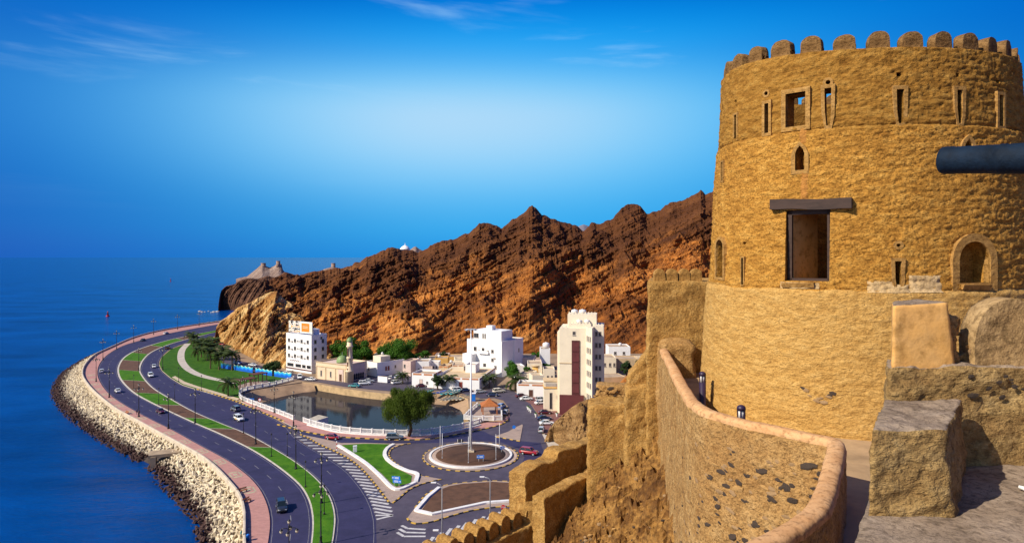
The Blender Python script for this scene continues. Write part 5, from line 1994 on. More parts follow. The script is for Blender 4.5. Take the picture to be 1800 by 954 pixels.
# a low masonry block standing on it
def block_from_px(name, label, front, back_, D0, D1, zb, zt, m_, top, amp, seed, res=0.03, sm=3):
    """front/back: (left px, right px) of the top edge at depths D0 and D1"""
    fl_, fr2 = (front[0] - CX) / F * D0, (front[1] - CX) / F * D0
    bl_, br_ = (back_[0] - CX) / F * D1, (back_[1] - CX) / F * D1
    k = 0.04
    b4 = [(fl_ - k, D0 - 0.03, zb), (fr2 + k, D0 - 0.03, zb), (br_ + k, D1, zb), (bl_ - k, D1, zb)]
    t4 = [(fl_, D0, zt), (fr2, D0, zt), (br_, D1, zt), (bl_, D1, zt)]
    o = rough_hexa(name, b4, t4, res, amp, m_, None, sm, seed, 5.0, top)
    return setp(o, label, 'masonry')


block_from_px('masonry_block', 'cracked plaster block with a smooth grey cement top beside the walkway', (1534, 1663), (1556, 1690), 4.38, 5.30, FL2 - 0.05, H - 1.155, M_blockp, M_grey, 0.03, 92, 0.03, 1)
# parapet behind it with merlons
pw = empty('terrace_parapet', (4.2, 5.8, FL2), 0, 'low terrace parapet with two broken merlons in front of the tower', 'wall')
xl = P(1553, 700, 5.45).x
o = rough_hexa('parapet_body', [(xl, 5.36, FL2 - 0.9), (7.5, 5.30, FL2 - 0.9), (7.5, 5.95, FL2 - 0.9), (xl * 5.95 / 5.36, 5.95, FL2 - 0.9)], [(xl + 0.04, 5.47, H - 0.92), (7.5, 5.47, H - 0.90), (7.5, 5.95, H - 0.90), (xl * 5.95 / 5.45 + 0.03, 5.95, H - 0.92)], 0.04, 0.045, M_blockp, None, 1, 93, 4.0, M_grey)
adopt(o, pw)
x0, x1 = P(1555, 640, 5.6).x, P(1668, 640, 5.6).x
b4, t4 = box_quads(x0, x1, 5.5, 5.9, H - 0.97, H - 0.372)
b4[3] = (x0 * 5.9 / 5.5, 5.9, b4[3][2])
t4[3] = (x0 * 5.9 / 5.5 + 0.01, 5.9, t4[3][2] - 0.03)
t4[0] = (t4[0][0] + 0.01, 5.5, t4[0][2] - 0.03)
t4[1] = (x1 - 0.07, 5.5, t4[1][2])
t4[2] = (x1 - 0.07, 5.9, t4[2][2])
o = rough_hexa('broken_merlon', b4, t4, 0.035, 0.012, M_orange, None, 2, 95, 4.0, M_grey)
o['label'] = 'broken flat-topped merlon with smooth orange plaster'
adopt(o, pw)
o = rough_hexa('merlon_core', *box_quads(x1 - 0.03, x1 + 0.09, 5.6, 5.92, H - 0.95, H - 0.50), 0.03, 0.04, M_rubble, None, 2, 96, 6.0)
adopt(o, pw)
me = merlon_mesh('merlon', 0.66, 0.60, 0.22, M_grey2, 77, 0.04, 0.006, 0.62)
o = link('merlon', me, None, (P(1768, 640, 5.65).x, 5.68, H - 0.95))
o['label'] = 'round cracked merlon at the right edge'
adopt(o, pw)
for k in range(16):
    put_stone((P(1690, 600, 5.75).x + rnd.uniform(-0.06, 0.08), 5.7 + rnd.uniform(-0.08, 0.1), H - 0.93 + abs(rnd.gauss(0, 0.12))), (0, -1), rnd.uniform(0.02, 0.045), rnd.choice([ST_T, ST_O]), pw, rnd, 1.1)
for k in range(26):
    put_stone((P(1700, 700, 5.44).x + rnd.uniform(0.0, 0.9), 5.44, H - 0.97 - rnd.uniform(0, 0.2)), (0, -1), rnd.uniform(0.015, 0.045), ST_D, pw, rnd, 1.3)
# litter: a crumpled strip of white plastic
mb = MB()
pts_ = [Vector((x, y, z)) for x, y, z in [(0, 0.05, 0.04), (0.04, 0.0, 0.03), (0.09, -0.03, 0.025), (0.15, -0.025, 0.03), (0.19, 0.01, 0.05)]]
mb.tube(pts_, [0.012, 0.02, 0.024, 0.022, 0.012], 6)
setp(mb.build('plastic_scrap', M_white, None, (P(1755, 850, 5.0).x, 4.75, FL2)), 'curled scrap of white plastic lying on the terrace floor', 'litter')

# ------------------------------------------------------------------ cannon on a platform to the right
M_iron = mat('blue_black_iron', (0.004, 0.014, 0.032), 0.75, 0.6, 4.0, 0.7, 26.0, 0.012, spec=0.2)
mz = P(1657, 282, 7.2)
cdir = Vector((0.52, -0.85, -0.10)).normalized()
cn = empty('cannon', (mz.x + 0.9, mz.y - 1.5, H + 0.3), 0, 'dark blue-black iron cannon barrel pointing left across the tower', 'cannon')
prof_ = [(0.07, 0.0), (0.142, 0.0), (0.150, 0.03), (0.150, 0.10), (0.145, 0.12), (0.150, 0.55), (0.156, 0.56), (0.156, 0.60), (0.152, 0.61), (0.168, 1.2), (0.176, 1.21), (0.176, 1.27), (0.170, 1.28), (0.19, 2.1), (0.205, 2.12), (0.205, 2.2), (0.12, 2.26), (0.06, 2.32), (0.08, 2.4), (0.02, 2.46)]
cu = cdir.cross(Vector((0, 0, 1))).normalized()
cw = cu.cross(cdir)
mb = MB()
n = 28
vs_, fs = [], []
for r_, x in [(0.066, 0.5), (0.066, 0.01)] + prof_:
    for k in range(n):
        a = 2 * math.pi * k / n
        vs_.append(mz + cdir * x + (cu * math.cos(a) + cw * math.sin(a)) * r_)
for i in range(len(prof_) + 1):
    for k in range(n):
        k2 = (k + 1) % n
        fs.append((i * n + k, (i + 1) * n + k, (i + 1) * n + k2, i * n + k2))
fs.append(tuple(range(n)))
mb.add(vs_, fs, True)
me_ = mb.build('barrel', M_iron)
bm = bmesh.new()
bm.from_mesh(me_.data)
bmesh.ops.recalc_face_normals(bm, faces=bm.faces)
bm.to_mesh(me_.data)
bm.free()
adopt(me_, cn)
ca = math.atan2(cdir.y, cdir.x)
for sy in (-1, 1):
    mb = MB()
    c = mz + cdir * 1.75 + cu * sy * 0.25
    mb.box((c.x, c.y, H + 0.62), (1.1, 0.09, 0.34), ca)
    adopt(mb.build('cheek', M_wood), cn)
    for s_ in (1.4, 2.1):
        c = mz + cdir * s_ + cu * sy * 0.31
        mb = MB()
        mb.tube([(c.x, c.y, H + 0.5), (c.x + cu.x * sy * 0.12, c.y + cu.y * sy * 0.12, H + 0.5)], 0.19, 16)
        adopt(mb.build('wheel', M_wood), cn)
c = mz + cdir * 1.75
o = rough_hexa('gun_platform', *box_quads(5.15, 8.0, 4.2, 6.1, FL2 - 1.0, H + 0.31), 0.15, 0.04, M_adobe2, None, 2, 97)
setp(o, 'masonry gun platform carrying the cannon just right of the view', 'platform')

# ================================================================== town
M_wwall = mat('white_render', (0.80, 0.79, 0.78), 0.8, 0.10, 0.25)
M_cream = mat('cream_render', (0.76, 0.66, 0.50), 0.85, 0.12, 0.25)
M_mosq = mat('mosque_sandstone', (0.72, 0.56, 0.38), 0.85, 0.14, 0.4)
M_tan = mat('tan_render', (0.58, 0.43, 0.26), 0.9, 0.25, 0.35)
M_och = mat('ochre_render', (0.66, 0.38, 0.11), 0.9, 0.2, 0.4)
M_pinkw = mat('rose_render', (0.66, 0.50, 0.43), 0.9, 0.15, 0.4)
M_roof = mat('dusty_roof', (0.46, 0.34, 0.23), 0.95, 0.3, 0.3)
M_cop = mat('terracotta_coping', (0.50, 0.20, 0.085), 0.85, 0.25, 0.8)
M_mar = mat('maroon_cladding', (0.115, 0.026, 0.028), 0.6, 0.25, 0.7)
M_dmar = mat('dark_maroon_panel', (0.085, 0.022, 0.022), 0.5, 0.3, 0.7)
M_door = mat('brown_door', (0.09, 0.035, 0.025), 0.7, 0.3, 2.0)
M_rdoor = mat('red_door', (0.30, 0.05, 0.035), 0.7, 0.3, 2.0)
M_frame = mat('window_frame_paint', (0.42, 0.37, 0.33), 0.6, 0.15, 2.0)
M_pane = glass_mat('window_glass', (0.025, 0.028, 0.035), 0.12)
M_green = mat('green_dome_tile', (0.20, 0.30, 0.11), 0.5, 0.3, 1.5)
M_black = mat('lamp_black', (0.020, 0.018, 0.022), 0.5, 0.3, 2.0)
M_lamp = mat('lamp_globe', (0.72, 0.64, 0.46), 0.4, 0.1, 3.0)
M_steel = mat('galvanised_steel', (0.52, 0.52, 0.53), 0.45, 0.15, 2.0, metal=0.3)
M_wht2 = mat('white_metal', (0.80, 0.80, 0.80), 0.45, 0.1, 2.0)
M_blue = mat('sign_blue', (0.01, 0.16, 0.62), 0.45, 0.1, 2.0)
M_red = mat('sign_red', (0.50, 0.012, 0.015), 0.45, 0.1, 2.0)
M_orwood = mat('orange_timber', (0.40, 0.13, 0.035), 0.7, 0.3, 1.5)
M_perg = mat('maroon_timber', (0.11, 0.040, 0.035), 0.7, 0.3, 1.5)


def hgt(base, top):
    return (base - top) / ((base - HY) / H)


_wm = {}


def window(parent, face, W_, D_, u, z, w, h, name='window', style='win', fm=None, pm=None):
    """window on a facade: u along the face from its left end as seen from outside, z the sill height"""
    key = (round(w, 2), round(h, 2), style, id(fm), id(pm))
    if key not in _wm:
        f = MB()
        t = min(0.12, w * 0.12)
        for (x, zz, sx, sz) in ((-w / 2 + t / 2, h / 2, t, h), (w / 2 - t / 2, h / 2, t, h), (0, h - t / 2, w - 2 * t, t), (0, t / 2, w - 2 * t, t)):
            f.box((x, -0.02, zz), (sx, 0.10, sz))
        if style == 'win':
            f.box((0, -0.015, h / 2), (t * 0.5, 0.06, h - 2 * t))
            f.box((0, -0.06, -0.05), (w + 0.16, 0.22, 0.1))
        p = MB()
        p.box((0, 0.0, h / 2), (w - 2 * t, 0.03, h - 2 * t))
        _wm[key] = (f.mesh(name, fm or M_frame), p.mesh('pane', pm or M_pane))
    fme, pme = _wm[key]
    o = link(name, fme, parent)
    if face == 'F':
        o.location, rz = (u, -0.01, z), 0
    elif face == 'R':
        o.location, rz = (W_ + 0.01, u, z), math.pi / 2
    elif face == 'L':
        o.location, rz = (-0.01, D_ - u, z), -math.pi / 2
    o.rotation_euler = (0, 0, rz)
    link('pane' if pm is None else 'panel', pme, o)
    return o


def house(name, label, A, B, depth, h, m_, cat='house', roof=None, parapet=0.5, cop=None, wins=(), doors=(), z0=0.0, group=None, base=-0.2, cren=False):
    """box building: A, B photo pixels of the left and right foot of its front"""
    a, b_ = G(*A), G(*B)
    d = b_ - a
    w = Vector((d.x, d.y)).length
    e = empty(name, (a.x, a.y, z0), math.atan2(d.y, d.x), label, cat, group)
    mb = MB()
    mb.box((w / 2, depth / 2, (h + base) / 2), (w, depth, h - base))
    mb.build('wall', m_, e)
    mb = MB()
    mb.box((w / 2, depth / 2, h + 0.04), (w - 0.4, depth - 0.4, 0.08))
    mb.build('roof', roof or M_roof, e)
    if parapet:
        mb = MB()
        t = 0.25
        for (x, y, sx, sy) in ((w / 2, t / 2, w, t), (w / 2, depth - t / 2, w, t), (t / 2, depth / 2, t, depth - 2 * t), (w - t / 2, depth / 2, t, depth - 2 * t)):
            mb.box((x, y, h + parapet / 2), (sx, sy, parapet))
        pa = mb.build('parapet', m_, e)
        if cop:
            mb = MB()
            n = max(2, int(w / 3.5))
            for i in range(n):
                mb.box(((i + 0.5) * w / n, t / 2, h + parapet * 0.55), (w / n * 0.78, t + 0.12, parapet * 0.7))
            n = max(2, int(depth / 3.5))
            for i in range(n):
                mb.box((w - t / 2, (i + 0.5) * depth / n, h + parapet * 0.55), (t + 0.12, depth / n * 0.78, parapet * 0.7))
            mb.build('coping', cop, pa)
        if cren:
            mb = MB()
            n = int(w / 1.1)
            for i in range(n):
                mb.box(((i + 0.5) * w / n, t / 2, h + parapet + 0.25), (0.55, t, 0.5), 0, 0.5)
            n2 = int(depth / 1.1)
            for i in range(n2):
                for x in (t / 2, w - t / 2):
                    mb.box((x, (i + 0.5) * depth / n2, h + parapet + 0.25), (t, 0.55, 0.5), 0, 0.5)
            o = mb.build('crenels', m_, pa)
            o['kind'] = 'stuff'
    for q in wins:
        window(e, q[0], w, depth, q[1], q[2], q[3], q[4])
    for q in doors:
        window(e, q[0], w, depth, q[1], 0.02, q[2], q[3], 'door', 'door', M_frame, q[4] if len(q) > 4 else M_door)
    e['w'] = w
    return e, w


# ---- five storey white block with a billboard
A, B = (503, 649.5), (547.5, 656.6)
hb = hgt(656.6, 591.5)
bl, w = house('apartment_block', 'white five-storey block carrying an orange billboard on its roof', A, B, 8.2, hb, M_wwall, 'building', M_wwall, 0.6)
for r_ in range(3):
    z = hb - 3.3 - r_ * 3.35
    for fx in (0.12, 0.36, 0.62, 0.86):
        window(bl, 'F', w, 8.2, w * fx, z, 1.5, 1.6)
    for fx in (0.46, 0.52):
        window(bl, 'F', w, 8.2, w * fx, z + 0.5, 0.5, 0.6)
    for u in (2.0, 6.0):
        window(bl, 'R', w, 8.2, u, z, 1.3, 1.7)
window(bl, 'R', w, 8.2, 5.2, hb - 1.6, 1.0, 1.2)
# ground floor shopfront: dark glazing between white and maroon bands
for (x0, x1) in ((0.05, 0.30), (0.38, 0.60), (0.64, 0.78), (0.82, 0.98)):
    window(bl, 'F', w, 8.2, w * (x0 + x1) / 2, 1.9, w * (x1 - x0), 1.5, 'shop_window', 'door')
mb = MB()
mb.box((w / 2, -0.06, 1.15), (w, 0.1, 0.5))
mb.build('maroon_band', M_mar, bl)
mb = MB()
mb.box((w * 0.36, -0.08, 4.75), (w * 0.42, 0.16, 1.0))
sg = mb.build('shop_sign', M_wht2, bl)
mb = MB()
for k in range(9):
    mb.box((w * 0.18 + k * w * 0.042, -0.17, 4.75 + (0.12 if k % 2 else -0.08)), (w * 0.03, 0.02, 0.4))
mb.build('lettering', M_mar, sg)
# air conditioners under the windows
ac_me = MB().box((0, -0.2, 0), (0.85, 0.4, 0.6)).mesh('air_conditioner', M_frame)
for r_ in range(3):
    for fx in (0.24, 0.74):
        link('air_conditioner', ac_me, bl, (w * fx, 0, hb - 3.0 - r_ * 3.35))
# roof billboard
bb = MB()
m, nt, b = nodes_of('billboard_print')
tc = nt.nodes.new('ShaderNodeTexCoord')
sp_ = nt.nodes.new('ShaderNodeSeparateXYZ')
nt.links.new(tc.outputs['Generated'], sp_.inputs[0])
nz = noise(nt, 5.0, 3.0, 0.6, coord='Generated')
ppl = ramp(nt, nz, [(0.38, (0.02, 0.02, 0.02)), (0.46, (0.75, 0.70, 0.65)), (0.56, (0.75, 0.30, 0.03)), (0.64, (0.72, 0.70, 0.68))], 'CONSTANT')
r1 = ramp(nt, sp_.outputs['X'], [(0.0, (0, 0, 0)), (0.5, (1, 1, 1))], 'CONSTANT')
orange = ramp(nt, sp_.outputs['X'], [(0.0, (0.78, 0.76, 0.72)), (0.55, (0.85, 0.22, 0.015)), (0.88, (0.66, 0.64, 0.56))], 'CONSTANT')
hz = ramp(nt, sp_.outputs['Z'], [(0.0, (1, 1, 1)), (0.12, (0, 0, 0)), (0.86, (1, 1, 1))], 'CONSTANT')
orange = mixc(nt, hz, orange, (0.78, 0.76, 0.72))
ln = ramp(nt, sp_.outputs['Z'], [(0.0, (0, 0, 0)), (0.42, (1, 1, 1)), (0.46, (0, 0, 0)), (0.56, (1, 1, 1)), (0.60, (0, 0, 0))], 'CONSTANT')
inx = ramp(nt, sp_.outputs['X'], [(0.0, (0, 0, 0)), (0.60, (1, 1, 1)), (0.82, (0, 0, 0))], 'CONSTANT')
lm = mixc(nt, 1.0, ln, inx, 'MULTIPLY')
orange = mixc(nt, lm, orange, (0.80, 0.60, 0.45))
nt.links.new(mixc(nt, r1, ppl, orange), b.inputs['Base Color'])
b.inputs['Roughness'].default_value = 0.5
bp = empty('billboard', bl.matrix_basis @ Vector((0, 0, hb)), bl.rotation_euler.z, 'billboard with an orange panel on the roof of the white block', 'billboard')
mb = MB()
mb.box((w * 0.54, 0.5, 3.6), (w * 0.92, 0.3, 5.0))
mb.build('panel', m, bp)
for k in range(5):
    mb = MB()
    mb.tube([(w * (0.14 + k * 0.2), 0.8, 0.6), (w * (0.14 + k * 0.2), 0.8, 6.0)], 0.09, 6)
    mb.tube([(w * (0.14 + k * 0.2), 2.6, 0.6), (w * (0.14 + k * 0.2), 0.8, 5.0)], 0.07, 6)
    mb.build('strut', M_steel, bp)
mb = MB()
mb.box((w * 0.8, 4.2, hb + 1.4), (3.2, 3.2, 2.8))
mb.build('stair_head', M_wwall, bl)

# ---- mosque
A, B = (555.5, 664.5), (608, 671.5)
mo, w = house('mosque', 'small sand-coloured mosque with green dome and slender minaret by the lagoon', A, B, 12.0, 6.3, M_mosq, 'mosque', M_pinkw, 0.7)
mb = MB()
mb.box((w / 2, -0.05, 5.2), (w + 0.3, 0.25, 0.35))
mb.box((w / 2, -0.05, 6.9), (w + 0.3, 0.35, 0.25))
mb.build('cornice', M_tan, mo)
for fx in (0.02, 0.33, 0.66, 0.98):
    mb = MB()
    mb.box((w * fx, -0.06, 2.6), (0.45, 0.2, 5.2))
    mb.build('pilaster', M_tan, mo)
for fx in (0.5, 0.18):
    window(mo, 'F', w, 12, w * fx, 1.2, 0.9, 2.4)
mb = MB()
mb.box((w * 0.84, -0.1, 2.4), (2.6, 0.25, 4.8))
mb.add([(w * 0.84 + 1.0 * math.cos(a), -0.25, 3.2 + 1.1 * math.sin(a)) for a in np.linspace(0, math.pi, 9)], [tuple(range(9))])
mb.build('portal', M_pinkw, mo)
window(mo, 'F', w, 12, w * 0.84, 0.05, 1.5, 3.0, 'door', 'door', M_tan, M_door).location.y = -0.26
dm = MB()
prof_ = [(2.3, 0.0), (2.3, 0.5)] + [(2.25 * math.cos(a) ** 0.8, 0.5 + 2.3 * math.sin(a)) for a in np.linspace(0.05, 1.45, 9)] + [(0.05, 3.1)]
dm.lathe(prof_, 24, (w * 0.52, 6.0, 6.5))
do = dm.build('dome', M_green, mo)
mb = MB()
mb.tube([(w * 0.52, 6, 9.4), (w * 0.52, 6, 10.8)], [0.09, 0.02], 6)
mb.build('finial', M_steel, do)
mp = G(614.7, 671.5)
mi = bl  # placeholder
loc = mo.matrix_basis.inverted() @ mp
mb = MB()
mh = hgt(671.5, 600)
mb.lathe([(1.5, -0.2), (1.5, 4.2), (1.7, 4.3), (1.7, 4.7), (1.25, 5.0), (1.12, mh * 0.58), (1.3, mh * 0.59), (1.3, mh * 0.61), (1.05, mh * 0.63), (1.0, mh * 0.86), (1.35, mh * 0.875), (1.35, mh * 0.9), (1.05, mh * 0.905), (1.05, mh)], 16, loc)
mn = mb.build('minaret', M_mosq, mo)
mb = MB()
mb.lathe([(1.05, mh), (1.25, mh + 0.05), (1.2, mh + 0.4)] + [(1.15 * math.cos(a), mh + 0.4 + 1.2 * math.sin(a)) for a in np.linspace(0.1, 1.45, 6)] + [(0.03, mh + 1.9)], 16, loc)
mb.build('minaret_dome', M_green, mn)
for z_ in (mh * 0.30, mh * 0.45, mh * 0.70, mh * 0.79):
    mb = MB()
    mb.box((loc.x, loc.y - 1.12, z_), (0.55, 0.25, 1.7))
    mb.build('slot', M_door, mn)
an, w2 = house('arcade_wing', 'rose-coloured arcaded wing right of the minaret', (620, 669), (641, 664.5), 9, 5.8, M_pinkw, 'building', M_roof, 0.5)
for k in range(5):
    mb = MB()
    x = w2 * (0.14 + k * 0.18)
    mb.add([(x - 0.55, -0.03, 0.4), (x + 0.55, -0.03, 0.4), (x + 0.55, -0.03, 2.2)] + [(x + 0.55 * math.cos(a), -0.03, 2.2 + 0.6 * math.sin(a)) for a in np.linspace(0.3, 2.85, 6)] + [(x - 0.55, -0.03, 2.2)], [tuple(range(10))])
    mb.box((x, -0.02, 0.35), (1.3, 0.2, 0.12))
    mb.build('arch_opening', M_pane, an)

# ---- houses
hs_ = {}
e, w = house('white_house', 'white corner house with red shutters behind the mosque wing', (643, 658), (663, 662), 14.5, hgt(662, 639.5), M_wwall, parapet=0.5, wins=(('F', 2.2, 2.0, 0.8, 1.4), ('R', 9.5, 2.6, 0.8, 1.2)), doors=())
for u in (4.6, 5.9):
    window(e, 'R', w, 14.5, u, 1.9, 1.0, 2.0, 'shutter', 'door', M_frame, M_rdoor)
mb = MB()
mb.box((w * 0.55, 5.0, 6.6), (5.2, 5.0, 2.8))
rr = mb.build('roof_room', M_cream, e)
house('gate_wall', 'small free-standing white wall beside the parked cars', (664, 671), (680.5, 672.5), 0.5, 2.3, M_wwall, 'wall', parapet=0)
house('cream_house', 'rose-cream house with a dark window right of the white corner house', (708, 660), (722, 661), 8, hgt(660, 636), M_pinkw, wins=(('F', 0.9, 3.4, 0.9, 1.5),))
house('white_house', 'long white house with one small window in the middle of the old town', (722, 658), (754, 658), 8, hgt(658, 637), M_wwall, wins=(('F', 3.5, 1.8, 0.9, 0.9),))
house('white_house', 'white front house with terracotta coping behind the big lagoon tree', (724, 679), (762, 681), 9, hgt(680, 660), M_wwall, parapet=0.9, cop=M_cop, wins=(('F', 6.3, 1.3, 0.8, 1.0),), doors=(('F', 3.8, 1.4, 3.0, M_pinkw),))
cp, w = house('walled_compound', 'long white walled house with red door and terracotta coping facing the boats', (763, 682), (842.6, 685.5), 26, 3.6, M_wwall, roof=M_tan, parapet=0.8, cop=M_cop, wins=(('F', 3.0, 1.2, 0.8, 1.0),), doors=(('F', 10.6, 1.5, 2.9, M_rdoor), ('R', 22.5, 1.3, 2.4)))
house('cream_house', 'plain cream house standing behind the long walled house', (786, 659), (829, 660), 9, hgt(659, 641), M_cream, parapet=0.4, wins=(('F', 7.2, 1.2, 0.7, 1.0),))
house('ochre_house', 'bright ochre house with brown shutter in the middle of the old town', (764.5, 649), (787, 649), 7, hgt(649, 631), M_och, wins=(), doors=(('F', 1.6, 1.8, 3.0),))
house('tan_house', 'low tan house with dusty roof at the mountain foot', (738, 644), (765, 644), 9, hgt(644, 631), M_tan, parapet=0.3)
house('tan_house', 'wide ochre-tan house left of the big white villa', (787, 642), (822, 642), 9, hgt(642, 628), M_och, parapet=0.3)
house('tan_house', 'flat tan shed between the trees at the mountain foot', (712, 640), (737, 640), 6, 3.0, M_tan, parapet=0.2)

bw, w = house('white_villa', 'large white stepped villa with grey windows in the town centre', (821, 655), (882, 662.5), 11, hgt(662, 602), M_wwall, parapet=0.5, wins=(('F', 4.4, 9.9, 1.6, 1.8), ('F', 8.6, 9.9, 1.4, 1.6), ('F', 9.4, 3.0, 1.5, 2.0), ('F', 6.0, 3.6, 0.8, 1.0)))
hB = hgt(662, 602)
mb = MB()
mb.box((w * 0.52, 6.0, hB + 2.2), (w * 0.80, 8.4, 4.3))
up = mb.build('upper_storey', M_wwall, bw)
mb = MB()
mb.box((w * 0.52, 6.0, hB + 4.45), (w * 0.80 - 0.5, 7.9, 0.12))
mb.build('upper_roof', M_wwall, bw)
mb = MB()
mb.box((w * 0.5, 5.0, hB + 5.4), (3.0, 2.6, 1.8))
mb.build('stair_head', M_wwall, bw)
for u, wd_ in ((w * 0.20, 2.6), (w * 0.40, 0.7), (w * 0.46, 0.7)):
    window(bw, 'F', w, 11, u, hB + 1.0, wd_, 2.0).location.y = 1.77
for u, z in ((6.4, 10.2), (11.0, 10.4), (11.6, 3.4), (14.5, 7.5), (3.0, 7.2)):
    link('air_conditioner', ac_me, bw, (u, 0, z))
for u, z in ((13.5, 9.6), (13.5, 6.0), (15.0, 3.0)):
    window(bw, 'F', w, 11, u, z, 1.3, 1.5)
mb = MB()
mb.box((w * 0.5, -0.45, hB - 5.1), (5.2, 0.9, 0.2))
mb.box((w * 0.5, -0.85, hB - 4.5), (5.2, 0.1, 1.0))
mb.build('balcony', M_wwall, bw)
mb = MB()
mb.box((w * 0.14, -1.6, 4.4), (w * 0.28, 3.2, 8.8))
mb.build('annex', M_wwall, bw)
house('white_villa', 'right rear wing of the white villa with shaded side wall', (884, 655), (904, 657), 8, hgt(656, 597.5), M_wwall, parapet=0.4, wins=(('F', 2.5, 9.6, 1.4, 1.8), ('F', 2.4, 5.0, 0.6, 1.5), ('F', 3.7, 5.0, 0.6, 1.5), ('R', 4.0, 9.0, 0.9, 1.6)))
house('white_house', 'white house with brown door beside the brick car park', (908.5, 696.5), (957, 698), 8, 3.8, M_wwall, parapet=0.8, cop=M_cop, wins=(), doors=(('F', 5.1, 1.6, 2.6),))
house('cream_house', 'small cream house with rooftop pots above the palm', (914, 674), (938, 675), 8, 3.6, M_cream, wins=(('F', 3.0, 1.2, 0.8, 1.2),))
house('cream_house', 'cream house with dark shutters left of the hotel', (928, 668), (953, 668), 9, hgt(668, 641), M_cream, wins=(('F', 0.9, 3.0, 0.9, 1.7),))
house('tan_house', 'tan house with a cluttered roof right of the white villa', (906, 652), (938, 653), 8, hgt(652, 629), M_pinkw, parapet=0.3, wins=(('F', 1.5, 2.4, 0.8, 1.2), ('F', 5.0, 2.4, 0.8, 1.2)))
house('white_house', 'tall plain white house partly hidden behind the hotel', (950, 651), (967, 651), 8, hgt(651, 614.5), M_wwall, parapet=0.4)
tk = G(968, 651)
e = empty('round_house', G(941, 668) + Vector((0, 2.2, 0)), 0, 'round ochre tower house among the cream houses', 'house')
MB().lathe([(2.7, -0.2), (2.5, 5.6)], 20).build('wall', M_och, e)
MB().lathe([(2.8, 5.6), (2.8, 6.0), (2.3, 6.05)], 20).build('parapet', M_tan, e)
mb = MB()
mb.box((-0.8, -2.45, 3.6), (0.9, 0.3, 1.6))
mb.build('window', M_door, e)
# right of the hotel
house('cream_villa', 'cream villa with arched balcony right of the hotel', (1058, 660), (1083, 660), 10, hgt(660, 630), M_cream, wins=(('F', 1.2, 3.8, 1.0, 1.6), ('F', 3.4, 3.8, 1.0, 1.6), ('F', 5.2, 3.8, 0.9, 1.6)))
house('tan_house', 'low tan house among dark trees right of the hotel', (1083, 652), (1122, 652), 9, hgt(652, 632), M_tan, wins=(('F', 2.5, 2.0, 1.0, 1.2), ('F', 8.0, 2.0, 1.0, 1.2)))
house('white_house', 'white terraced house up the slope right of the hotel', (1070, 642), (1108, 642), 10, hgt(642, 611), M_wwall, wins=(('F', 3.0, 5.0, 1.2, 1.4), ('F', 7.0, 5.0, 1.2, 1.4)))
house('shed', 'flat dusty roofed shed at the foot of the hotel', (1057, 676), (1100, 674), 8, 2.6, M_tan, 'shed', parapet=0.2)

# ---- more small houses packed between the rows
pack = [(700, 645, 718, 6, 5.0, M_pinkw, 'small rose house behind the parked cars at the mountain foot'), (754, 654, 771, 6, 3.6, M_wwall, 'small white house wedged left of the ochre house'), (771, 664, 787, 7, 4.2, M_tan, 'tan house over the middle of the white front houses'), (742, 668, 760, 6, 4.4, M_pinkw, 'rose house just behind the white front house'), (800, 650, 822, 6, 4.2, M_cream, 'cream house below the wide ochre-tan house'), (765, 637, 788, 7, 3.4, M_pinkw, 'rose house highest up at the mountain foot'), (795, 668, 815, 8, 5.6, M_cream, 'cream rooftop room standing over the long walled house'), (818, 671, 836, 7, 6.2, M_wwall, 'white rooftop room standing before the villa'), (906, 665, 922, 6, 4.4, M_wwall, 'small white house just right of the bright green tree'), (938, 659, 952, 6, 5.4, M_pinkw, 'rose house beside the tall plain white one'), (918, 646, 948, 7, 4.0, M_tan, 'tan house at the mountain foot right of the villa'), (955, 672, 975, 7, 4.6, M_cream, 'cream house against the left side of the hotel'), (936, 684, 956, 6, 4.4, M_cream, 'cream house above the one with the brown door'), (1112, 648, 1140, 7, 4.0, M_cream, 'cream house farthest right among the houses'), (655, 646, 676, 7, 5.0, M_cream, 'cream house half hidden by the low tree'), (843, 640, 872, 7, 4.0, M_tan, 'tan house directly behind the villa')]
for k, (x0, y0, x1, dp, h_, m_, lab) in enumerate(pack):
    tl = rnd.uniform(-0.8, 0.8)
    wn_ = [('F', rnd.uniform(1.2, 2.0), 1.6, 0.8, 1.2), ('F', rnd.uniform(2.9, 3.6), 1.6, 0.7, 1.2)] if k % 3 else [('F', 1.5, 1.5, 0.8, 1.1)]
    house('small_house', lab, (x0, y0), (x1, y0 + tl), dp, h_, m_, parapet=rnd.choice((0.3, 0.5, 0.8)), cop=M_cop if k % 4 == 2 else None, wins=wn_)
# ---- hotel
D0 = 208.0
def HX(px, D=D0):
    return (px - CX) / F * D
ht = empty('hotel_tower', (HX(1007), D0, 0), 0, 'tall cream hotel with battlements, dark red central strip and maroon base', 'hotel')
def hbox(name, x0, x1, y0, y1, z0, z1, m_, parent=ht):
    mb = MB()
    mb.box(((x0 + x1) / 2 - ht.location.x, (y0 + y1) / 2 - ht.location.y, (z0 + z1) / 2), (x1 - x0, y1 - y0, z1 - z0))
    return mb.build(name, m_, parent)
zt = 28.6
hbox('main_wall', HX(983.5), HX(1030), D0, D0 + 14, -0.3, zt - 1.2, M_cream)
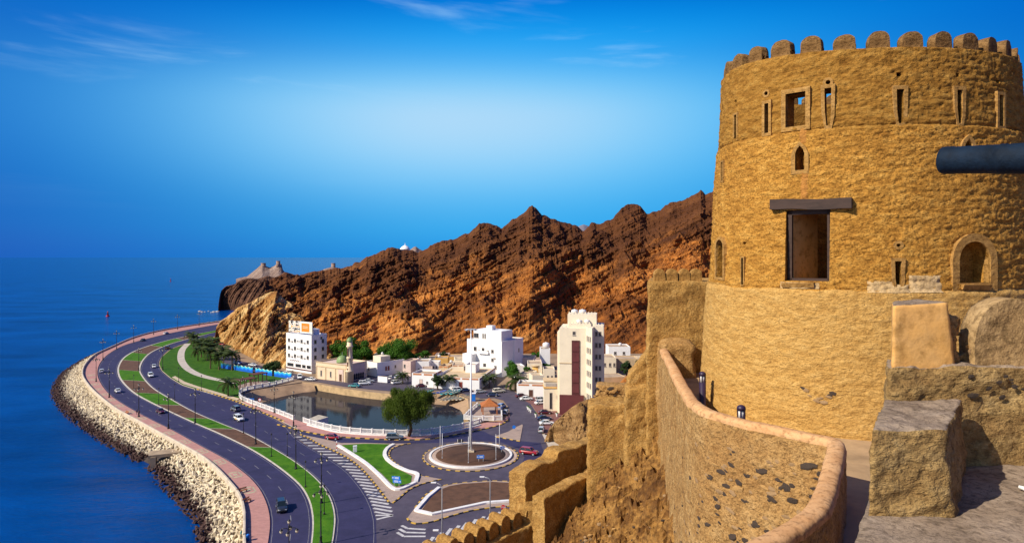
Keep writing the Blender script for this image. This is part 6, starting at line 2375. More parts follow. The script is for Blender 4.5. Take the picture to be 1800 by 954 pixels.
# canted facet with windows
fx0, fx1 = HX(1030, 208), HX(1045, 203)
mb = MB()
mb.prism([(fx0 - ht.location.x, 0.004), (fx1 - ht.location.x, -5.0), (fx1 - ht.location.x + 1.0, 9.0), (fx0 - ht.location.x, 9.0)], -0.3, zt - 0.6)
fc = mb.build('canted_wall', M_cream, ht)
hbox('right_wall', fx1 + 0.2, HX(1059, 210), 208.5, 220, -0.3, zt - 0.4, M_cream)
hbox('left_wall', HX(976.5, 214), HX(984, 208), 209.5, 222, -0.3, zt - 2.6, M_cream)
hbox('penthouse', HX(993.5, 213), HX(1044, 213), 213, 221, zt - 1.0, 31.4, M_cream)
hbox('upper_band', HX(999), fx1 - 0.6, D0 + 1.5, D0 + 10, zt - 1.3, zt, M_cream)
hbox('red_strip', HX(1005), HX(1019), D0 - 0.25, D0 + 0.3, 6.3, 23.6, M_dmar)
for k in range(5):
    hbox('strip_panel', HX(1006), HX(1018), D0 - 0.33, D0 - 0.2, 7.0 + k * 3.3, 9.8 + k * 3.3, M_mar)
hbox('maroon_base', HX(983.8), HX(1026), D0 - 0.9, D0 + 0.3, -0.3, 6.3, M_mar)
hbox('base_ledge', HX(983), HX(1005), D0 - 0.15, D0 + 0.2, 16.2, 16.45, M_tan)
dvec = Vector((fx1 - fx0, -5.0))
fl_ = dvec.length
fang = math.atan2(dvec.y, dvec.x)
for r_ in range(6):
    z = 23.6 - r_ * 3.62
    for k in range(3):
        t_ = 0.22 + k * 0.27
        p = Vector((fx0, D0)) + dvec * t_
        wo = window(ht, 'F', 1, 1, 0, z, 0.95, 1.7)
        wo.location = (p.x - ht.location.x + 0.02 * dvec.y / fl_, p.y - ht.location.y - 0.02 * dvec.x / fl_, z)
        wo.rotation_euler = (0, 0, fang)
    for k in range(2):
        wo = window(ht, 'F', 1, 1, 0, z + 2.2, 0.8, 1.5)
        wo.location = (fx1 + 0.2 + (0.30 + 0.34 * k) * (HX(1059, 210) - fx1 - 0.2) - ht.location.x, 0.48, z + 1.4)
    hbox('balcony', HX(975.5, 214), HX(977, 214), 210.5 + 0.2, 218, 4.0 + r_ * 3.6, 5.3 + r_ * 3.6, M_mar)
wo = window(ht, 'F', 1, 1, 0, zt - 3.4, 1.0, 1.3)
wo.location.x = HX(1009) - ht.location.x
wo.location.y = -0.02
# battlements
mb = MB()
def cren_line(x0, x1, y, z, step=0.95):
    n = max(2, int(abs(x1 - x0) / step))
    for i in range(n):
        mb.box((x0 + (i + 0.5) * (x1 - x0) / n - ht.location.x, y - ht.location.y, z + 0.4), (0.6, 0.3, 0.9), 0, 0.45)
cren_line(HX(993.5, 213), HX(1044, 213), 213.2, 31.4)
cren_line(HX(999), fx1 - 0.6, D0 + 1.7, zt)
cren_line(HX(984), HX(999), D0 + 0.2, zt - 1.2)
cren_line(fx1 + 0.2, HX(1059, 210), 208.7, zt - 0.4)
o = mb.build('battlements', M_cream, ht)
o['kind'] = 'stuff'
ht.rotation_euler = (0, 0, R(-9))
# gatehouse in front of it
kx0, kx1, kD = (956.5 - CX) / F * 213, (981 - CX) / F * 213, 213.0
kg = empty('gatehouse', (kx0, kD, 0), 0, 'cream gatehouse with tall black window and ochre cornice beside the hotel', 'gatehouse')
mb = MB()
mb.box((2.27, 2.5, 4.6), (4.54, 5.0, 9.6))
mb.build('wall', M_cream, kg)
mb = MB()
mb.box((2.27, 2.5, 7.6), (4.9, 5.4, 0.5))
mb.build('cornice', M_och, kg)
mb = MB()
mb.box((2.27, 2.5, 9.7), (4.8, 5.3, 0.45))
mb.build('cap', M_tan, kg)
mb = MB()
mb.box((2.27, -0.03, 8.6), (3.6, 0.12, 1.0))
mb.build('grille', M_frame, kg)
window(kg, 'F', 1, 1, 2.2, 0.6, 0.95, 5.4, 'tall_window', 'door')

# rooftop water tanks and dishes
M_tank = mat('tank_plastic', (0.72, 0.70, 0.68), 0.6, 0.15, 2.0)
tanks = [((960, 651, 293), 9.3, 1.6, 2.6, 'large white cylindrical tank on the tall house by the hotel'), ((793, 659, 283), 4.42, 0.6, 1.1, 'white water tank on the left of the plain cream house roof'), ((815, 659, 283), 4.35, 0.55, 1.1, 'white water tank on the right of the plain cream house roof'), ((735, 658, 284), 5.18, 0.6, 1.1, 'white water tank on the long white house'), ((1010, 728, 217), 31.4, 1.1, 1.3, 'left dish-shaped white tank on the hotel roof'), ((1024, 728, 217), 31.4, 1.2, 1.3, 'right dish-shaped white tank on the hotel roof'), ((1018, 728, 212), 28.6, 0.9, 1.2, 'white tank on the lower hotel roof left of centre'), ((1032, 728, 212), 28.6, 0.9, 1.2, 'white tank on the lower hotel roof right of centre'), ((1090, 642, 309), 8.22, 0.8, 1.4, 'white tank on the terraced house right of the hotel'), ((772, 645, 296), 4.64, 0.7, 1.3, 'white tank on the ochre house roof'), ((672, 660, 282), 8.2, 0.5, 0.9, 'small tank on the corner house roof room')]
for (px, _, D_), z, r_, h_, lab in tanks:
    e = empty('water_tank', ((px - CX) / F * D_, D_, z), 0, lab, 'water tank', 'rooftop water tanks')
    MB().lathe([(r_, 0), (r_, h_ * 0.75), (r_ * 0.8, h_ * 0.92), (r_ * 0.25, h_)], 12).build('drum', M_tank, e)
    MB().lathe([(r_ * 0.28, h_ * 0.97), (r_ * 0.28, h_ + 0.12), (0.02, h_ + 0.14)], 10).build('lid', M_tank, e)

# ================================================================== balustrades
def balustrade(label, px, hgt_=1.35, pier=3.4, z0=0.1, smooth=True):
    pts = [G(x, y, z0) for x, y in px]
    n0 = 200
    q = spline(pts, n0) if smooth else resample(np.array([tuple(p) for p in pts]), n0)
    L = clen(q)
    n = max(2, int(round(L / pier)))
    root = empty('balustrade', tuple(q[n0 // 2]), 0, label, 'balustrade', 'white balustrades round the lagoon')
    inv = -Vector(root.location)
    pm = MB().box((0, 0, hgt_ / 2 + 0.03), (0.42, 0.42, hgt_ + 0.12)).box((0, 0, hgt_ + 0.12), (0.5, 0.5, 0.1)).mesh('pier', M_white)
    bal = MB()
    for i in range(n + 1):
        p = sub(q, i / n, i / n, 1)[0]
        p2 = sub(q, min(1, i / n + 0.004), min(1, i / n + 0.004), 1)[0] if i < n else p + (p - sub(q, 0.996, 0.996, 1)[0])
        a = math.atan2(p2[1] - p[1], p2[0] - p[0])
        o = link('pier', pm, root, Vector(p) + inv, a)
        if i < n:
            a2 = sub(q, (i + 1) / n, (i + 1) / n, 1)[0]
            d = Vector(a2 - p)
            c = (Vector(p) + Vector(a2)) / 2 + inv
            ang = math.atan2(d.y, d.x)
            for z, hh in ((hgt_ - 0.08, 0.16), (0.14, 0.2)):
                mb = MB()
                mb.box((0, 0, 0), (d.length - 0.4, 0.3, hh))
                link('rail', mb.mesh('rail', M_white), root, c + Vector((0, 0, z)), ang)
            nb = 9
            for k in range(nb):
                t_ = (k + 0.8) / (nb + 0.6)
                pp_ = Vector(p) + d * t_ + inv
                bal.box((pp_.x, pp_.y, pp_.z + hgt_ / 2), (0.14, 0.14, hgt_ - 0.3), ang)
    o = bal.build('balusters', M_white, root)
    o['kind'] = 'stuff'
    return root


balustrade('white balustrade rounding the park corner of the lagoon', [(516, 667.5), (481, 676.5), (445, 683.5), (427, 688), (421, 693), (422, 699), (430, 704.5), (460, 715.8), (490, 727), (516, 737.5)])
balustrade('long white balustrade along the near side of the lagoon', [(534, 741.5), (560, 749), (586, 755), (618, 759.5), (653, 762), (693, 763.5), (720, 763.2), (760, 760.5), (800, 754), (824.5, 749), (841, 744), (851, 739)])
balustrade('white balustrade round the gazebo platform', [(839, 715), (826, 726), (815, 737.5), (840, 738), (860, 738.4), (882, 739), (881.5, 729), (881, 720)], 1.3, 3.2, 0.8, False)
o = fill('gazebo_platform', [[G(x, y) for x, y in [(815, 738), (882, 739.5), (881, 719), (839, 714.5)]]], 0.8, M_ipave, 3.4, side_mat=M_lwall)
o = fill('jetty', [[G(x, y) for x, y in [(533, 740), (548, 742), (577, 733), (560, 729)]]], 0.1, M_conc, 2.9, side_mat=M_white)

# gazebo
gz = empty('gazebo', G(860, 730) + Vector((0, 0, 0.8)), R(8), 'orange-roofed timber gazebo on the balustraded platform', 'gazebo')
mb = MB()
hw = 2.7
mb.add([(-hw, -hw, 2.5), (hw, -hw, 2.5), (hw, hw, 2.5), (-hw, hw, 2.5), (-hw, -hw, 2.7), (hw, -hw, 2.7), (hw, hw, 2.7), (-hw, hw, 2.7), (-0.9, -0.9, 3.9), (0.9, -0.9, 3.9), (0.9, 0.9, 3.9), (-0.9, 0.9, 3.9), (0, 0, 4.9)], [(3, 2, 1, 0), (0, 1, 5, 4), (1, 2, 6, 5), (2, 3, 7, 6), (3, 0, 4, 7), (4, 5, 9, 8), (5, 6, 10, 9), (6, 7, 11, 10), (7, 4, 8, 11), (8, 9, 12), (9, 10, 12), (10, 11, 12), (11, 8, 12)])
mb.build('roof', M_orwood, gz)
for sx in (-1, 1):
    for sy in (-1, 1):
        MB().box((sx * 2.2, sy * 2.2, 1.25), (0.3, 0.3, 2.5)).build('post', M_orwood, gz)

# pergolas in the park
def pergola(label, A, B, depth, h):
    a, b_ = G(*A), G(*B)
    d = b_ - a
    w = d.length
    e = empty('pergola', (a.x, a.y, 0.12), math.atan2(d.y, d.x), label, 'pergola', 'dark timber pergolas in the park')
    for i in range(4):
        for y in (0.2, depth - 0.2):
            MB().box((0.2 + i * (w - 0.4) / 3, y, h / 2), (0.25, 0.25, h)).build('post', M_perg, e)
    for y in (0.1, depth - 0.1):
        MB().box((w / 2, y, h + 0.12), (w + 0.8, 0.2, 0.25)).build('beam', M_perg, e)
    n = 12
    for i in range(n):
        MB().box(((i + 0.5) * w / n, depth / 2, h + 0.32), (0.22, depth + 0.8, 0.14)).build('slat', M_perg, e)


pergola('nearer dark timber pergola beside the lagoon corner', (420, 685), (451, 679.5), 3.2, 3.1)
pergola('farther dark timber pergola close to the wave-painted fence', (446, 674), (470, 669.5), 3.0, 3.1)

# wave-painted fence
m, nt, b = nodes_of('wave_paint')
tc = nt.nodes.new('ShaderNodeTexCoord')
sp_ = nt.nodes.new('ShaderNodeSeparateXYZ')
nt.links.new(tc.outputs['Object'], sp_.inputs[0])
sn = N(nt, 'ShaderNodeMath', operation='MULTIPLY')
sn.inputs[1].default_value = 2.2
nt.links.new(sp_.outputs['X'], sn.inputs[0])
s2 = N(nt, 'ShaderNodeMath', operation='SINE')
nt.links.new(sn.outputs[0], s2.inputs[0])
s3 = N(nt, 'ShaderNodeMath', operation='MULTIPLY_ADD')
s3.inputs[1].default_value = 0.22
nt.links.new(s2.outputs[0], s3.inputs[0])
nt.links.new(sp_.outputs['Z'], s3.inputs[2])
s4 = N(nt, 'ShaderNodeMath', operation='DIVIDE')
s4.inputs[1].default_value = 3.0
nt.links.new(s3.outputs[0], s4.inputs[0])
nt.links.new(ramp(nt, s4.outputs[0], [(0.0, (0.0, 0.10, 0.55)), (0.36, (0.0, 0.20, 0.75)), (0.52, (0.03, 0.42, 0.75)), (0.66, (0.10, 0.50, 0.45)), (0.78, (0.70, 0.76, 0.66))], 'CONSTANT'), b.inputs['Base Color'])
b.inputs['Roughness'].default_value = 0.5
wf = empty('wave_painted_fence', G(450, 656), 0, 'fence painted with blue, green and white waves at the park edge', 'fence')
fpts = [(388, 646.5), (407, 649.5), (411, 650), (444, 655.5), (449, 656), (478, 661), (482, 661.5), (512, 666)]
for k in range(4):
    a, c = G(*fpts[2 * k]), G(*fpts[2 * k + 1])
    d = c - a
    n = 28
    mb = MB()
    for y in (0.0, 0.12):
        top = [(d.length * i / n, y, 2.35 + 0.2 * math.sin(d.length * i / n * 2.2 + 2)) for i in range(n + 1)]
        bt = [(d.length * i / n, y, 0.0) for i in range(n + 1)]
        mb.add(bt + top, [(i, i + 1, n + 2 + i, n + 1 + i) if y == 0 else (i + 1, i, n + 1 + i, n + 2 + i) for i in range(n)])
    o = mb.build('panel', m)
    o.location = a
    o.rotation_euler = (0, 0, math.atan2(d.y, d.x))
    adopt(o, wf)

# ================================================================== street lamps, poles, signs
def ornate_mesh(h):
    mb = MB()
    mb.lathe([(0.34, 0), (0.34, 0.25), (0.22, 0.4), (0.2, 1.2), (0.26, 1.25), (0.13, 1.45), (0.10, h * 0.55), (0.16, h * 0.56), (0.16, h * 0.58), (0.085, h * 0.6), (0.07, h * 0.92), (0.15, h * 0.93), (0.05, h)], 10)
    return mb.mesh('pole', M_black)


OH = 9.8
pole_me = ornate_mesh(OH)
arm_mb = MB()
arm_mb.tube([(0, 0, OH * 0.9), (0.5, 0, OH * 0.93), (0.95, 0, OH * 0.925), (1.15, 0, OH * 0.90)], 0.055, 6)
arm_me = arm_mb.mesh('arm', M_black)
lan_mb = MB()
lan_mb.lathe([(0.05, -0.42), (0.17, -0.36), (0.24, -0.1), (0.24, 0.02)], 8)
lan_mb.mi = 1
lan_mb.lathe([(0.28, 0.02), (0.2, 0.12), (0.05, 0.22), (0.02, 0.32)], 8)
lan_me = lan_mb.mesh('lantern', [M_lamp, M_black])


def ornate_lamp(px, py, label, group, arms=4, sc=1.0):
    p = G(px, py)
    e = empty('ornate_street_lamp', (p.x, p.y, 0.16), rnd.uniform(0, 0.6), label, 'street lamp', group)
    e.scale = (sc, sc, sc)
    link('pole', pole_me, e)
    for k in range(arms):
        a = 2 * math.pi * k / arms
        ao = link('arm', arm_me, e, (0, 0, 0), a)
        link('lantern', lan_me, ao, (1.15, 0, OH * 0.90 - 0.1))
    link('lantern', lan_me, e, (0, 0, OH + 0.35))
    return e


ords = ['first', 'second', 'third', 'fourth', 'fifth', 'sixth', 'seventh', 'eighth', 'ninth', 'tenth', 'eleventh', 'twelfth']
for k, (px, py) in enumerate([(508, 1035), (296, 754), (244, 733), (192, 699), (169, 671), (181, 633), (205, 614.5), (235, 602.5), (270, 588.5), (312, 579.5), (350, 573)]):
    ornate_lamp(px, py, f'ornate black multi-arm lamp, {ords[k]} along the promenade from the near end', 'ornate lamps along the promenade')
for k, (px, py) in enumerate([(564, 957), (565, 885), (520, 825), (449.5, 781), (343, 744), (244, 652), (286, 650)]):
    ornate_lamp(px, py, f'ornate black multi-arm lamp, {ords[k]} on the median from the near end', 'ornate lamps on the median')
for k, (px, py) in enumerate([(516, 750), (427, 706), (482, 726)]):
    ornate_lamp(px, py, f'ornate lamp {["before the gap in the lagoon balustrade", "at the park corner of the lagoon balustrade", "halfway along the short lagoon balustrade"][k]}', 'ornate lamps by the lagoon', 4, 0.85 if k != 0 else 1.0)

sl = MB().tube([(0, 0, 0), (0, 0, 5.4)], [0.09, 0.05], 8).mesh('pole', M_black)
sh = MB().lathe([(0.06, 5.35), (0.2, 5.5), (0.22, 5.7), (0.05, 5.85)], 8).mesh('lantern', M_black)
sb = MB().lathe([(0.2, 0), (0.2, 0.3), (0.1, 0.5)], 8).mesh('base', M_black)
for k, (px, py, lab) in enumerate([(537, 857, 'slim dark garden lamp on the median nearest the viewer'), (570, 905, 'slim dark garden lamp on the near median beside the ornate pair'), (505, 802, 'slim dark garden lamp on the median beside the hatched paint'), (477, 803, 'slim dark garden lamp on the median left of the hatched paint'), (428, 762, 'slim dark garden lamp on the median by the brown bed'), (307, 704, 'slim dark garden lamp on the inner median edge by the far brown bed'), (279, 712, 'slim dark garden lamp on the outer median edge near the red car'), (235, 686, 'slim dark garden lamp on the median bend'), (354, 687, 'slim dark garden lamp at the edge of the park lawn'), (314, 671, 'slim dark garden lamp at the bend of the park lawn'), (482, 694, 'slim dark lamp on the lagoon sand ramp'), (444, 721, 'slim dark lamp on the kerb by the lagoon')]):
    p = G(px, py)
    e = empty('garden_lamp', (p.x, p.y, 0.15), 0, lab, 'lamp', 'slim dark garden lamps')
    link('pole', sl, e)
    link('lantern', sh, e)
    link('base', sb, e)


def arm_light(px, py, h, dirx, label, arm=2.2, mt=M_steel):
    p = G(px, py)
    e = empty('street_light', (p.x, p.y, 0.02), 0, label, 'street light', 'single-arm grey street lights')
    MB().tube([(0, 0, 0), (0, 0, h * 0.92), (dirx * 0.25, 0, h * 0.97), (dirx * arm, 0, h)], [0.13, 0.08, 0.07, 0.05], 8).build('pole', mt, e)
    MB().lathe([(0.22, 0), (0.22, 0.3), (0.13, 0.35)], 8).build('base', mt, e)
    MB().box((dirx * (arm + 0.35), 0, h + 0.02), (0.9, 0.34, 0.16)).build('lamp_head', M_wht2, e)


arm_light(777, 962, 11.2, -1, 'tall thin street light rising beside the brown island, arm to the left', 1.1)
arm_light(861.5, 908, 7.7, -1, 'shorter street light rising in front of the brown island bed', 1.2)
arm_light(773, 992, 5.6, -1, 'low street light at the bottom edge with a white head', 0.3)

# high mast on the roundabout
mst = empty('high_mast_light', RC + Vector((0, 0.9, 0.8)), 0, 'very tall white lighting mast standing in the roundabout', 'mast')
mhh = 31.0
MB().tube([(0, 0, 0), (0, 0, mhh)], [0.30, 0.12], 12).build('mast', M_wht2, mst)
MB().box((0, 0, 0.15), (1.6, 1.6, 0.5)).build('plinth', M_beige, mst)
mb = MB()
for k in range(20):
    a, b_ = 2 * math.pi * k / 20, 2 * math.pi * (k + 1) / 20
    mb.tube([(1.1 * math.cos(a), 1.1 * math.sin(a), mhh), (1.1 * math.cos(b_), 1.1 * math.sin(b_), mhh)], 0.06, 5)
for k in range(4):
    a = math.pi * k / 2
    mb.tube([(0, 0, mhh), (1.1 * math.cos(a), 1.1 * math.sin(a), mhh)], 0.05, 5)
mb.build('ring', M_steel, mst)
for k in range(8):
    a = 2 * math.pi * k / 8
    MB().box((1.35 * math.cos(a), 1.35 * math.sin(a), mhh - 0.12), (0.55, 0.45, 0.25), a).build('floodlight', M_steel, mst)
# flag poles
for k, (px, py, t_, lab) in enumerate([(773.8, 793, 6.0, 'thin white flagpole at the far left of the round bed'), (777.5, 808, 6.0, 'thin white flagpole at the near left of the round bed'), (823.4, 816.5, 6.2, 'thin white flagpole at the front of the round bed'), (871.8, 810, 6.0, 'thin white flagpole at the near right of the round bed'), (878, 789, 6.2, 'thin white flagpole at the far right of the round bed'), (825, 787, 6.2, 'thin white flagpole at the back of the round bed')]):
    p = G(px, py)
    e = empty('flagpole', (p.x, p.y, 0.5), 0, lab, 'flagpole', 'thin white flagpoles on the roundabout')
    MB().tube([(0, 0, 0), (0, 0, t_)], [0.075, 0.045], 8).build('pole', M_wht2, e)
    MB().lathe([(0.02, t_), (0.09, t_ + 0.05), (0.02, t_ + 0.14)], 8).build('finial', M_wht2, e)
    MB().lathe([(0.16, -0.1), (0.16, 0.1), (0.08, 0.14)], 8).build('base', M_steel, e)


def arrow(mb, x, z, s, d, y=-0.05):
    """flat arrow pointing to d = -1 left or 1 right"""
    mb.add([(x + d * s, y, z), (x + d * s * 0.3, y, z + s * 0.55), (x + d * s * 0.3, y, z + s * 0.2), (x - d * s, y, z + s * 0.2), (x - d * s, y, z - s * 0.2), (x + d * s * 0.3, y, z - s * 0.2), (x + d * s * 0.3, y, z - s * 0.55)], [tuple(range(7)) if d < 0 else tuple(range(7))[::-1]])


def board_sign(px, py, boards, w, hb_, label, face=0.0, colm=None, markm=None, z0=0.3, legs=0.9):
    p = G(px, py)
    e = empty('direction_sign', (p.x, p.y, z0), face, label, 'sign')
    for sx in (-1, 1):
        MB().tube([(sx * w * 0.3, 0.06, 0), (sx * w * 0.3, 0.06, legs + boards * hb_)], 0.05, 6).build('leg', M_wht2, e)
    for k in range(boards):
        z = legs + hb_ * (boards - k - 0.5)
        bo = MB().box((0.12 * (-1 if k % 2 == 0 else 1), 0, z), (w, 0.08, hb_ * 0.94)).build('board', colm or M_blue, e)
        mb = MB()
        d = -1 if k % 2 == 0 else 1
        arrow(mb, 0.12 * d + d * w * 0.36, z, hb_ * 0.32, d)
        for j in range(2):
            mb.box((0.12 * d - d * w * 0.1, -0.05, z + hb_ * (0.16 - 0.32 * j)), (w * 0.5, 0.012, hb_ * 0.13))
        mb.build('arrow_and_lettering', markm or M_wht2, bo)
    return e


board_sign(697, 857, 2, 1.9, 0.72, 'two blue arrow boards on white legs at the tip of the green island', R(-14), legs=0.8)
board_sign(845.5, 814.5, 1, 1.8, 0.9, 'blue arrow board on white legs at the front of the round bed', R(4), legs=0.8, z0=0.45)
board_sign(884, 797.5, 1, 1.1, 0.8, 'small blue board at the right of the round bed', R(20), legs=0.8, z0=0.45)
board_sign(808, 783, 1, 1.7, 0.75, 'white chevron board at the back of the round bed', R(180), M_blk, M_wht2, legs=0.6, z0=0.4)
# round blue sign on the splitter island, stop sign, no-entry sign by the ramp
def disc_sign(name, px, py, h, r_, col, n, label, ring=None, text=None, z0=0.1):
    p = G(px, py)
    e = empty(name, (p.x, p.y, z0), 0, label, 'sign')
    MB().tube([(0, 0.05, 0), (0, 0.05, h)], 0.045, 6).build('post', M_steel, e)
    mb = MB()
    mb.sweep([(r_ * math.cos(a), 0, h + r_ * math.sin(a)) for a in np.linspace(0, 2 * math.pi, n, endpoint=False) + math.pi / n], (0, 0.0, 0), (0, 0.04, 0))
    pl = mb.build('plate', col, e)
    if ring:
        mb = MB()
        mb.sweep([(r_ * 0.7 * math.cos(a), 0, h + r_ * 0.7 * math.sin(a)) for a in np.linspace(0, 2 * math.pi, n, endpoint=False) + math.pi / n], (0, -0.012, 0), (0, 0.0, 0))
        mb.build('face', ring, pl)
    if text:
        cu = bpy.data.curves.new('lettering', 'FONT')
        cu.body = text
        cu.size = r_ * 0.85
        cu.align_x = 'CENTER'
        cu.align_y = 'CENTER'
        cu.extrude = 0.004
        to = bpy.data.objects.new('lettering', cu)
        COL.objects.link(to)
        dg_ = bpy.context.evaluated_depsgraph_get()
        tm = bpy.data.meshes.new_from_object(to.evaluated_get(dg_))
        bpy.data.objects.remove(to)
        tm.materials.clear()
        tm.materials.append(M_wht2)
        t2 = link('lettering', tm, pl, (0, -0.02, h))
        t2.rotation_euler = (R(90), 0, 0)
    return e


disc_sign('stop_sign', 884.5, 905, 1.45, 0.5, M_red, 8, 'red octagonal stop sign beside the brown island', None, 'STOP')
disc_sign('round_sign', 903.5, 758, 1.2, 0.5, M_blue, 20, 'round blue sign on the triangular splitter island')
disc_sign('round_sign', 456.5, 709, 1.2, 0.6, M_red, 20, 'round red and white sign on the lagoon balustrade', M_wht2)
MB_ = MB().box((0, 0, 1.0), (2.2, 0.1, 0.9))
e = empty('notice_board', G(441, 707), 0, 'small blue notice board at the lagoon corner', 'sign')
MB_.build('board', M_blue, e)
for sx in (-0.8, 0.8):
    MB().tube([(sx, 0.08, 0), (sx, 0.08, 1.3)], 0.04, 6).build('leg', M_steel, e)
e = empty('striped_post', G(592, 793), 0, 'red and white striped post beside the planter wall', 'post')
for k in range(5):
    MB().tube([(0, 0, 0.15 + k * 0.5), (0, 0, 0.65 + k * 0.5)], 0.11, 8).build('band', M_red if k % 2 else M_wht2, e)
e = empty('marker_box', G(624, 795), 0, 'white utility box standing at the lawn corner', 'box')
MB().box((0, 0, 0.9), (0.9, 0.6, 1.6), 0.3).build('cabinet', M_wht2, e)
MB().box((0, 0, 1.73), (1.0, 0.7, 0.1), 0.3).build('lid', M_wht2, e)
MB().box((0, 0, 0.06), (1.6, 1.2, 0.3), 0.3).build('footing', M_conc, e)

# benches on the promenade
def bench(px, py, ang, label):
    p = G(px, py)
    e = empty('bench', (p.x, p.y, 0.16), ang, label, 'bench', 'orange timber benches on the promenade')
    for k in range(3):
        MB().box((0, -0.2 + k * 0.2, 0.45), (2.2, 0.16, 0.06)).build('seat_slat', M_orwood, e)
    for k in range(2):
        MB().box((0, 0.34, 0.65 + k * 0.2), (2.2, 0.06, 0.15)).build('back_slat', M_orwood, e)
    for sx in (-0.9, 0.9):
        MB().box((sx, 0.05, 0.22), (0.12, 0.6, 0.42)).build('leg', M_conc, e)


bench(426, 866, R(50), 'orange timber bench nearest the bend of the near parapet')
bench(434, 884, R(72), 'orange timber bench just below the other near bench')
bench(222, 728, R(-40), 'orange timber bench on the far promenade near two people')
e = empty('litter_bin', G(436, 951), 0, 'blue litter bin at the lower end of the promenade', 'bin')
MB().lathe([(0.25, 0.15), (0.32, 1.1), (0.34, 1.12)], 12).build('drum', M_blue, e)
MB().lathe([(0.34, 1.12), (0.2, 1.3), (0.02, 1.35)], 12).build('lid', M_blue, e)

# people on the promenade
def person(px, py, label, shirt, trouser, ang=0.0, stride=0.16):
    p = G(px, py)
    e = empty('person', (p.x, p.y, 0.16), ang, label, 'person', 'people on the promenade')
    bm = bmesh.new()
    sk = {'pel': (0, 0, 0.95), 'chest': (0, 0, 1.28), 'neck': (0, 0, 1.46), 'head': (0, 0.02, 1.60), 'crown': (0, 0.01, 1.72)}
    for s_, nm_ in ((-1, 'l'), (1, 'r')):
        sk[nm_ + 'hip'] = (s_ * 0.10, 0, 0.90)
        sk[nm_ + 'knee'] = (s_ * 0.11, s_ * stride * 0.6 + 0.03, 0.5)
        sk[nm_ + 'ank'] = (s_ * 0.11, s_ * stride, 0.09)
        sk[nm_ + 'toe'] = (s_ * 0.12, s_ * stride + 0.16, 0.04)
        sk[nm_ + 'sho'] = (s_ * 0.19, 0, 1.40)
        sk[nm_ + 'elb'] = (s_ * 0.25, -s_ * 0.08, 1.12)
        sk[nm_ + 'wri'] = (s_ * 0.25, -s_ * 0.08 + 0.08, 0.90)
        sk[nm_ + 'han'] = (s_ * 0.24, -s_ * 0.08 + 0.11, 0.80)
    rad = {'pel': 0.15, 'chest': 0.15, 'neck': 0.055, 'head': 0.095, 'crown': 0.07, 'hip': 0.095, 'knee': 0.065, 'ank': 0.045, 'toe': 0.04, 'sho': 0.07, 'elb': 0.045, 'wri': 0.033, 'han': 0.03}
    ids = {}
    for k, c in sk.items():
        ids[k] = bm.verts.new(c)
    ed = [('pel', 'chest'), ('chest', 'neck'), ('neck', 'head'), ('head', 'crown')]
    for s_ in 'lr':
        ed += [('pel', s_ + 'hip'), (s_ + 'hip', s_ + 'knee'), (s_ + 'knee', s_ + 'ank'), (s_ + 'ank', s_ + 'toe'), ('chest', s_ + 'sho'), (s_ + 'sho', s_ + 'elb'), (s_ + 'elb', s_ + 'wri'), (s_ + 'wri', s_ + 'han')]
    for a, b_ in ed:
        bm.edges.new((ids[a], ids[b_]))
    me = bpy.data.meshes.new('body')
    bm.to_mesh(me)
    bm.free()
    o = link('body', me)
    md = o.modifiers.new('skin', 'SKIN')
    for i, k in enumerate(sk):
        kk = k if k in rad else k[1:]
        me.skin_vertices[0].data[i].radius = (rad[kk], rad[kk] * (0.75 if kk in ('chest', 'pel') else 1))
    me.skin_vertices[0].data[0].use_root = True
    o.modifiers.new('sub', 'SUBSURF').levels = 1
    dg_ = bpy.context.evaluated_depsgraph_get()
    m2 = bpy.data.meshes.new_from_object(o.evaluated_get(dg_))
    bpy.data.objects.remove(o)
    m2.materials.clear()
    for q in (mat('skin_tone', (0.36, 0.20, 0.12), 0.6, 0.1, 5.0), shirt, trouser, mat('dark_hair', (0.015, 0.012, 0.01), 0.7, 0.2, 5.0)):
        m2.materials.append(q)
    for f in m2.polygons:
        c = f.center
        f.material_index = 3 if (c.z > 1.63 or (c.z > 1.54 and c.y < 0.0)) else (0 if c.z > 1.45 or (abs(c.x) > 0.2 and c.z < 1.1) else (1 if c.z > 0.92 else 2))
        f.use_smooth = True
    o = link('body', m2, e)
    return e


person(240.5, 729.5, 'person in dark clothes standing nearest the promenade lamp', mat('navy_shirt', (0.03, 0.03, 0.06), 0.8), mat('dark_trousers', (0.02, 0.02, 0.025), 0.8), R(70))
person(244.5, 730.5, 'person in an orange shirt beside the one in dark clothes', mat('orange_shirt', (0.5, 0.16, 0.04), 0.8), mat('dark_trousers', (0.02, 0.02, 0.025), 0.8), R(60))
person(424, 948, 'person in a teal shirt near the blue bin on the promenade', mat('teal_shirt', (0.05, 0.35, 0.35), 0.8), mat('dark_trousers', (0.02, 0.02, 0.025), 0.8), R(100))

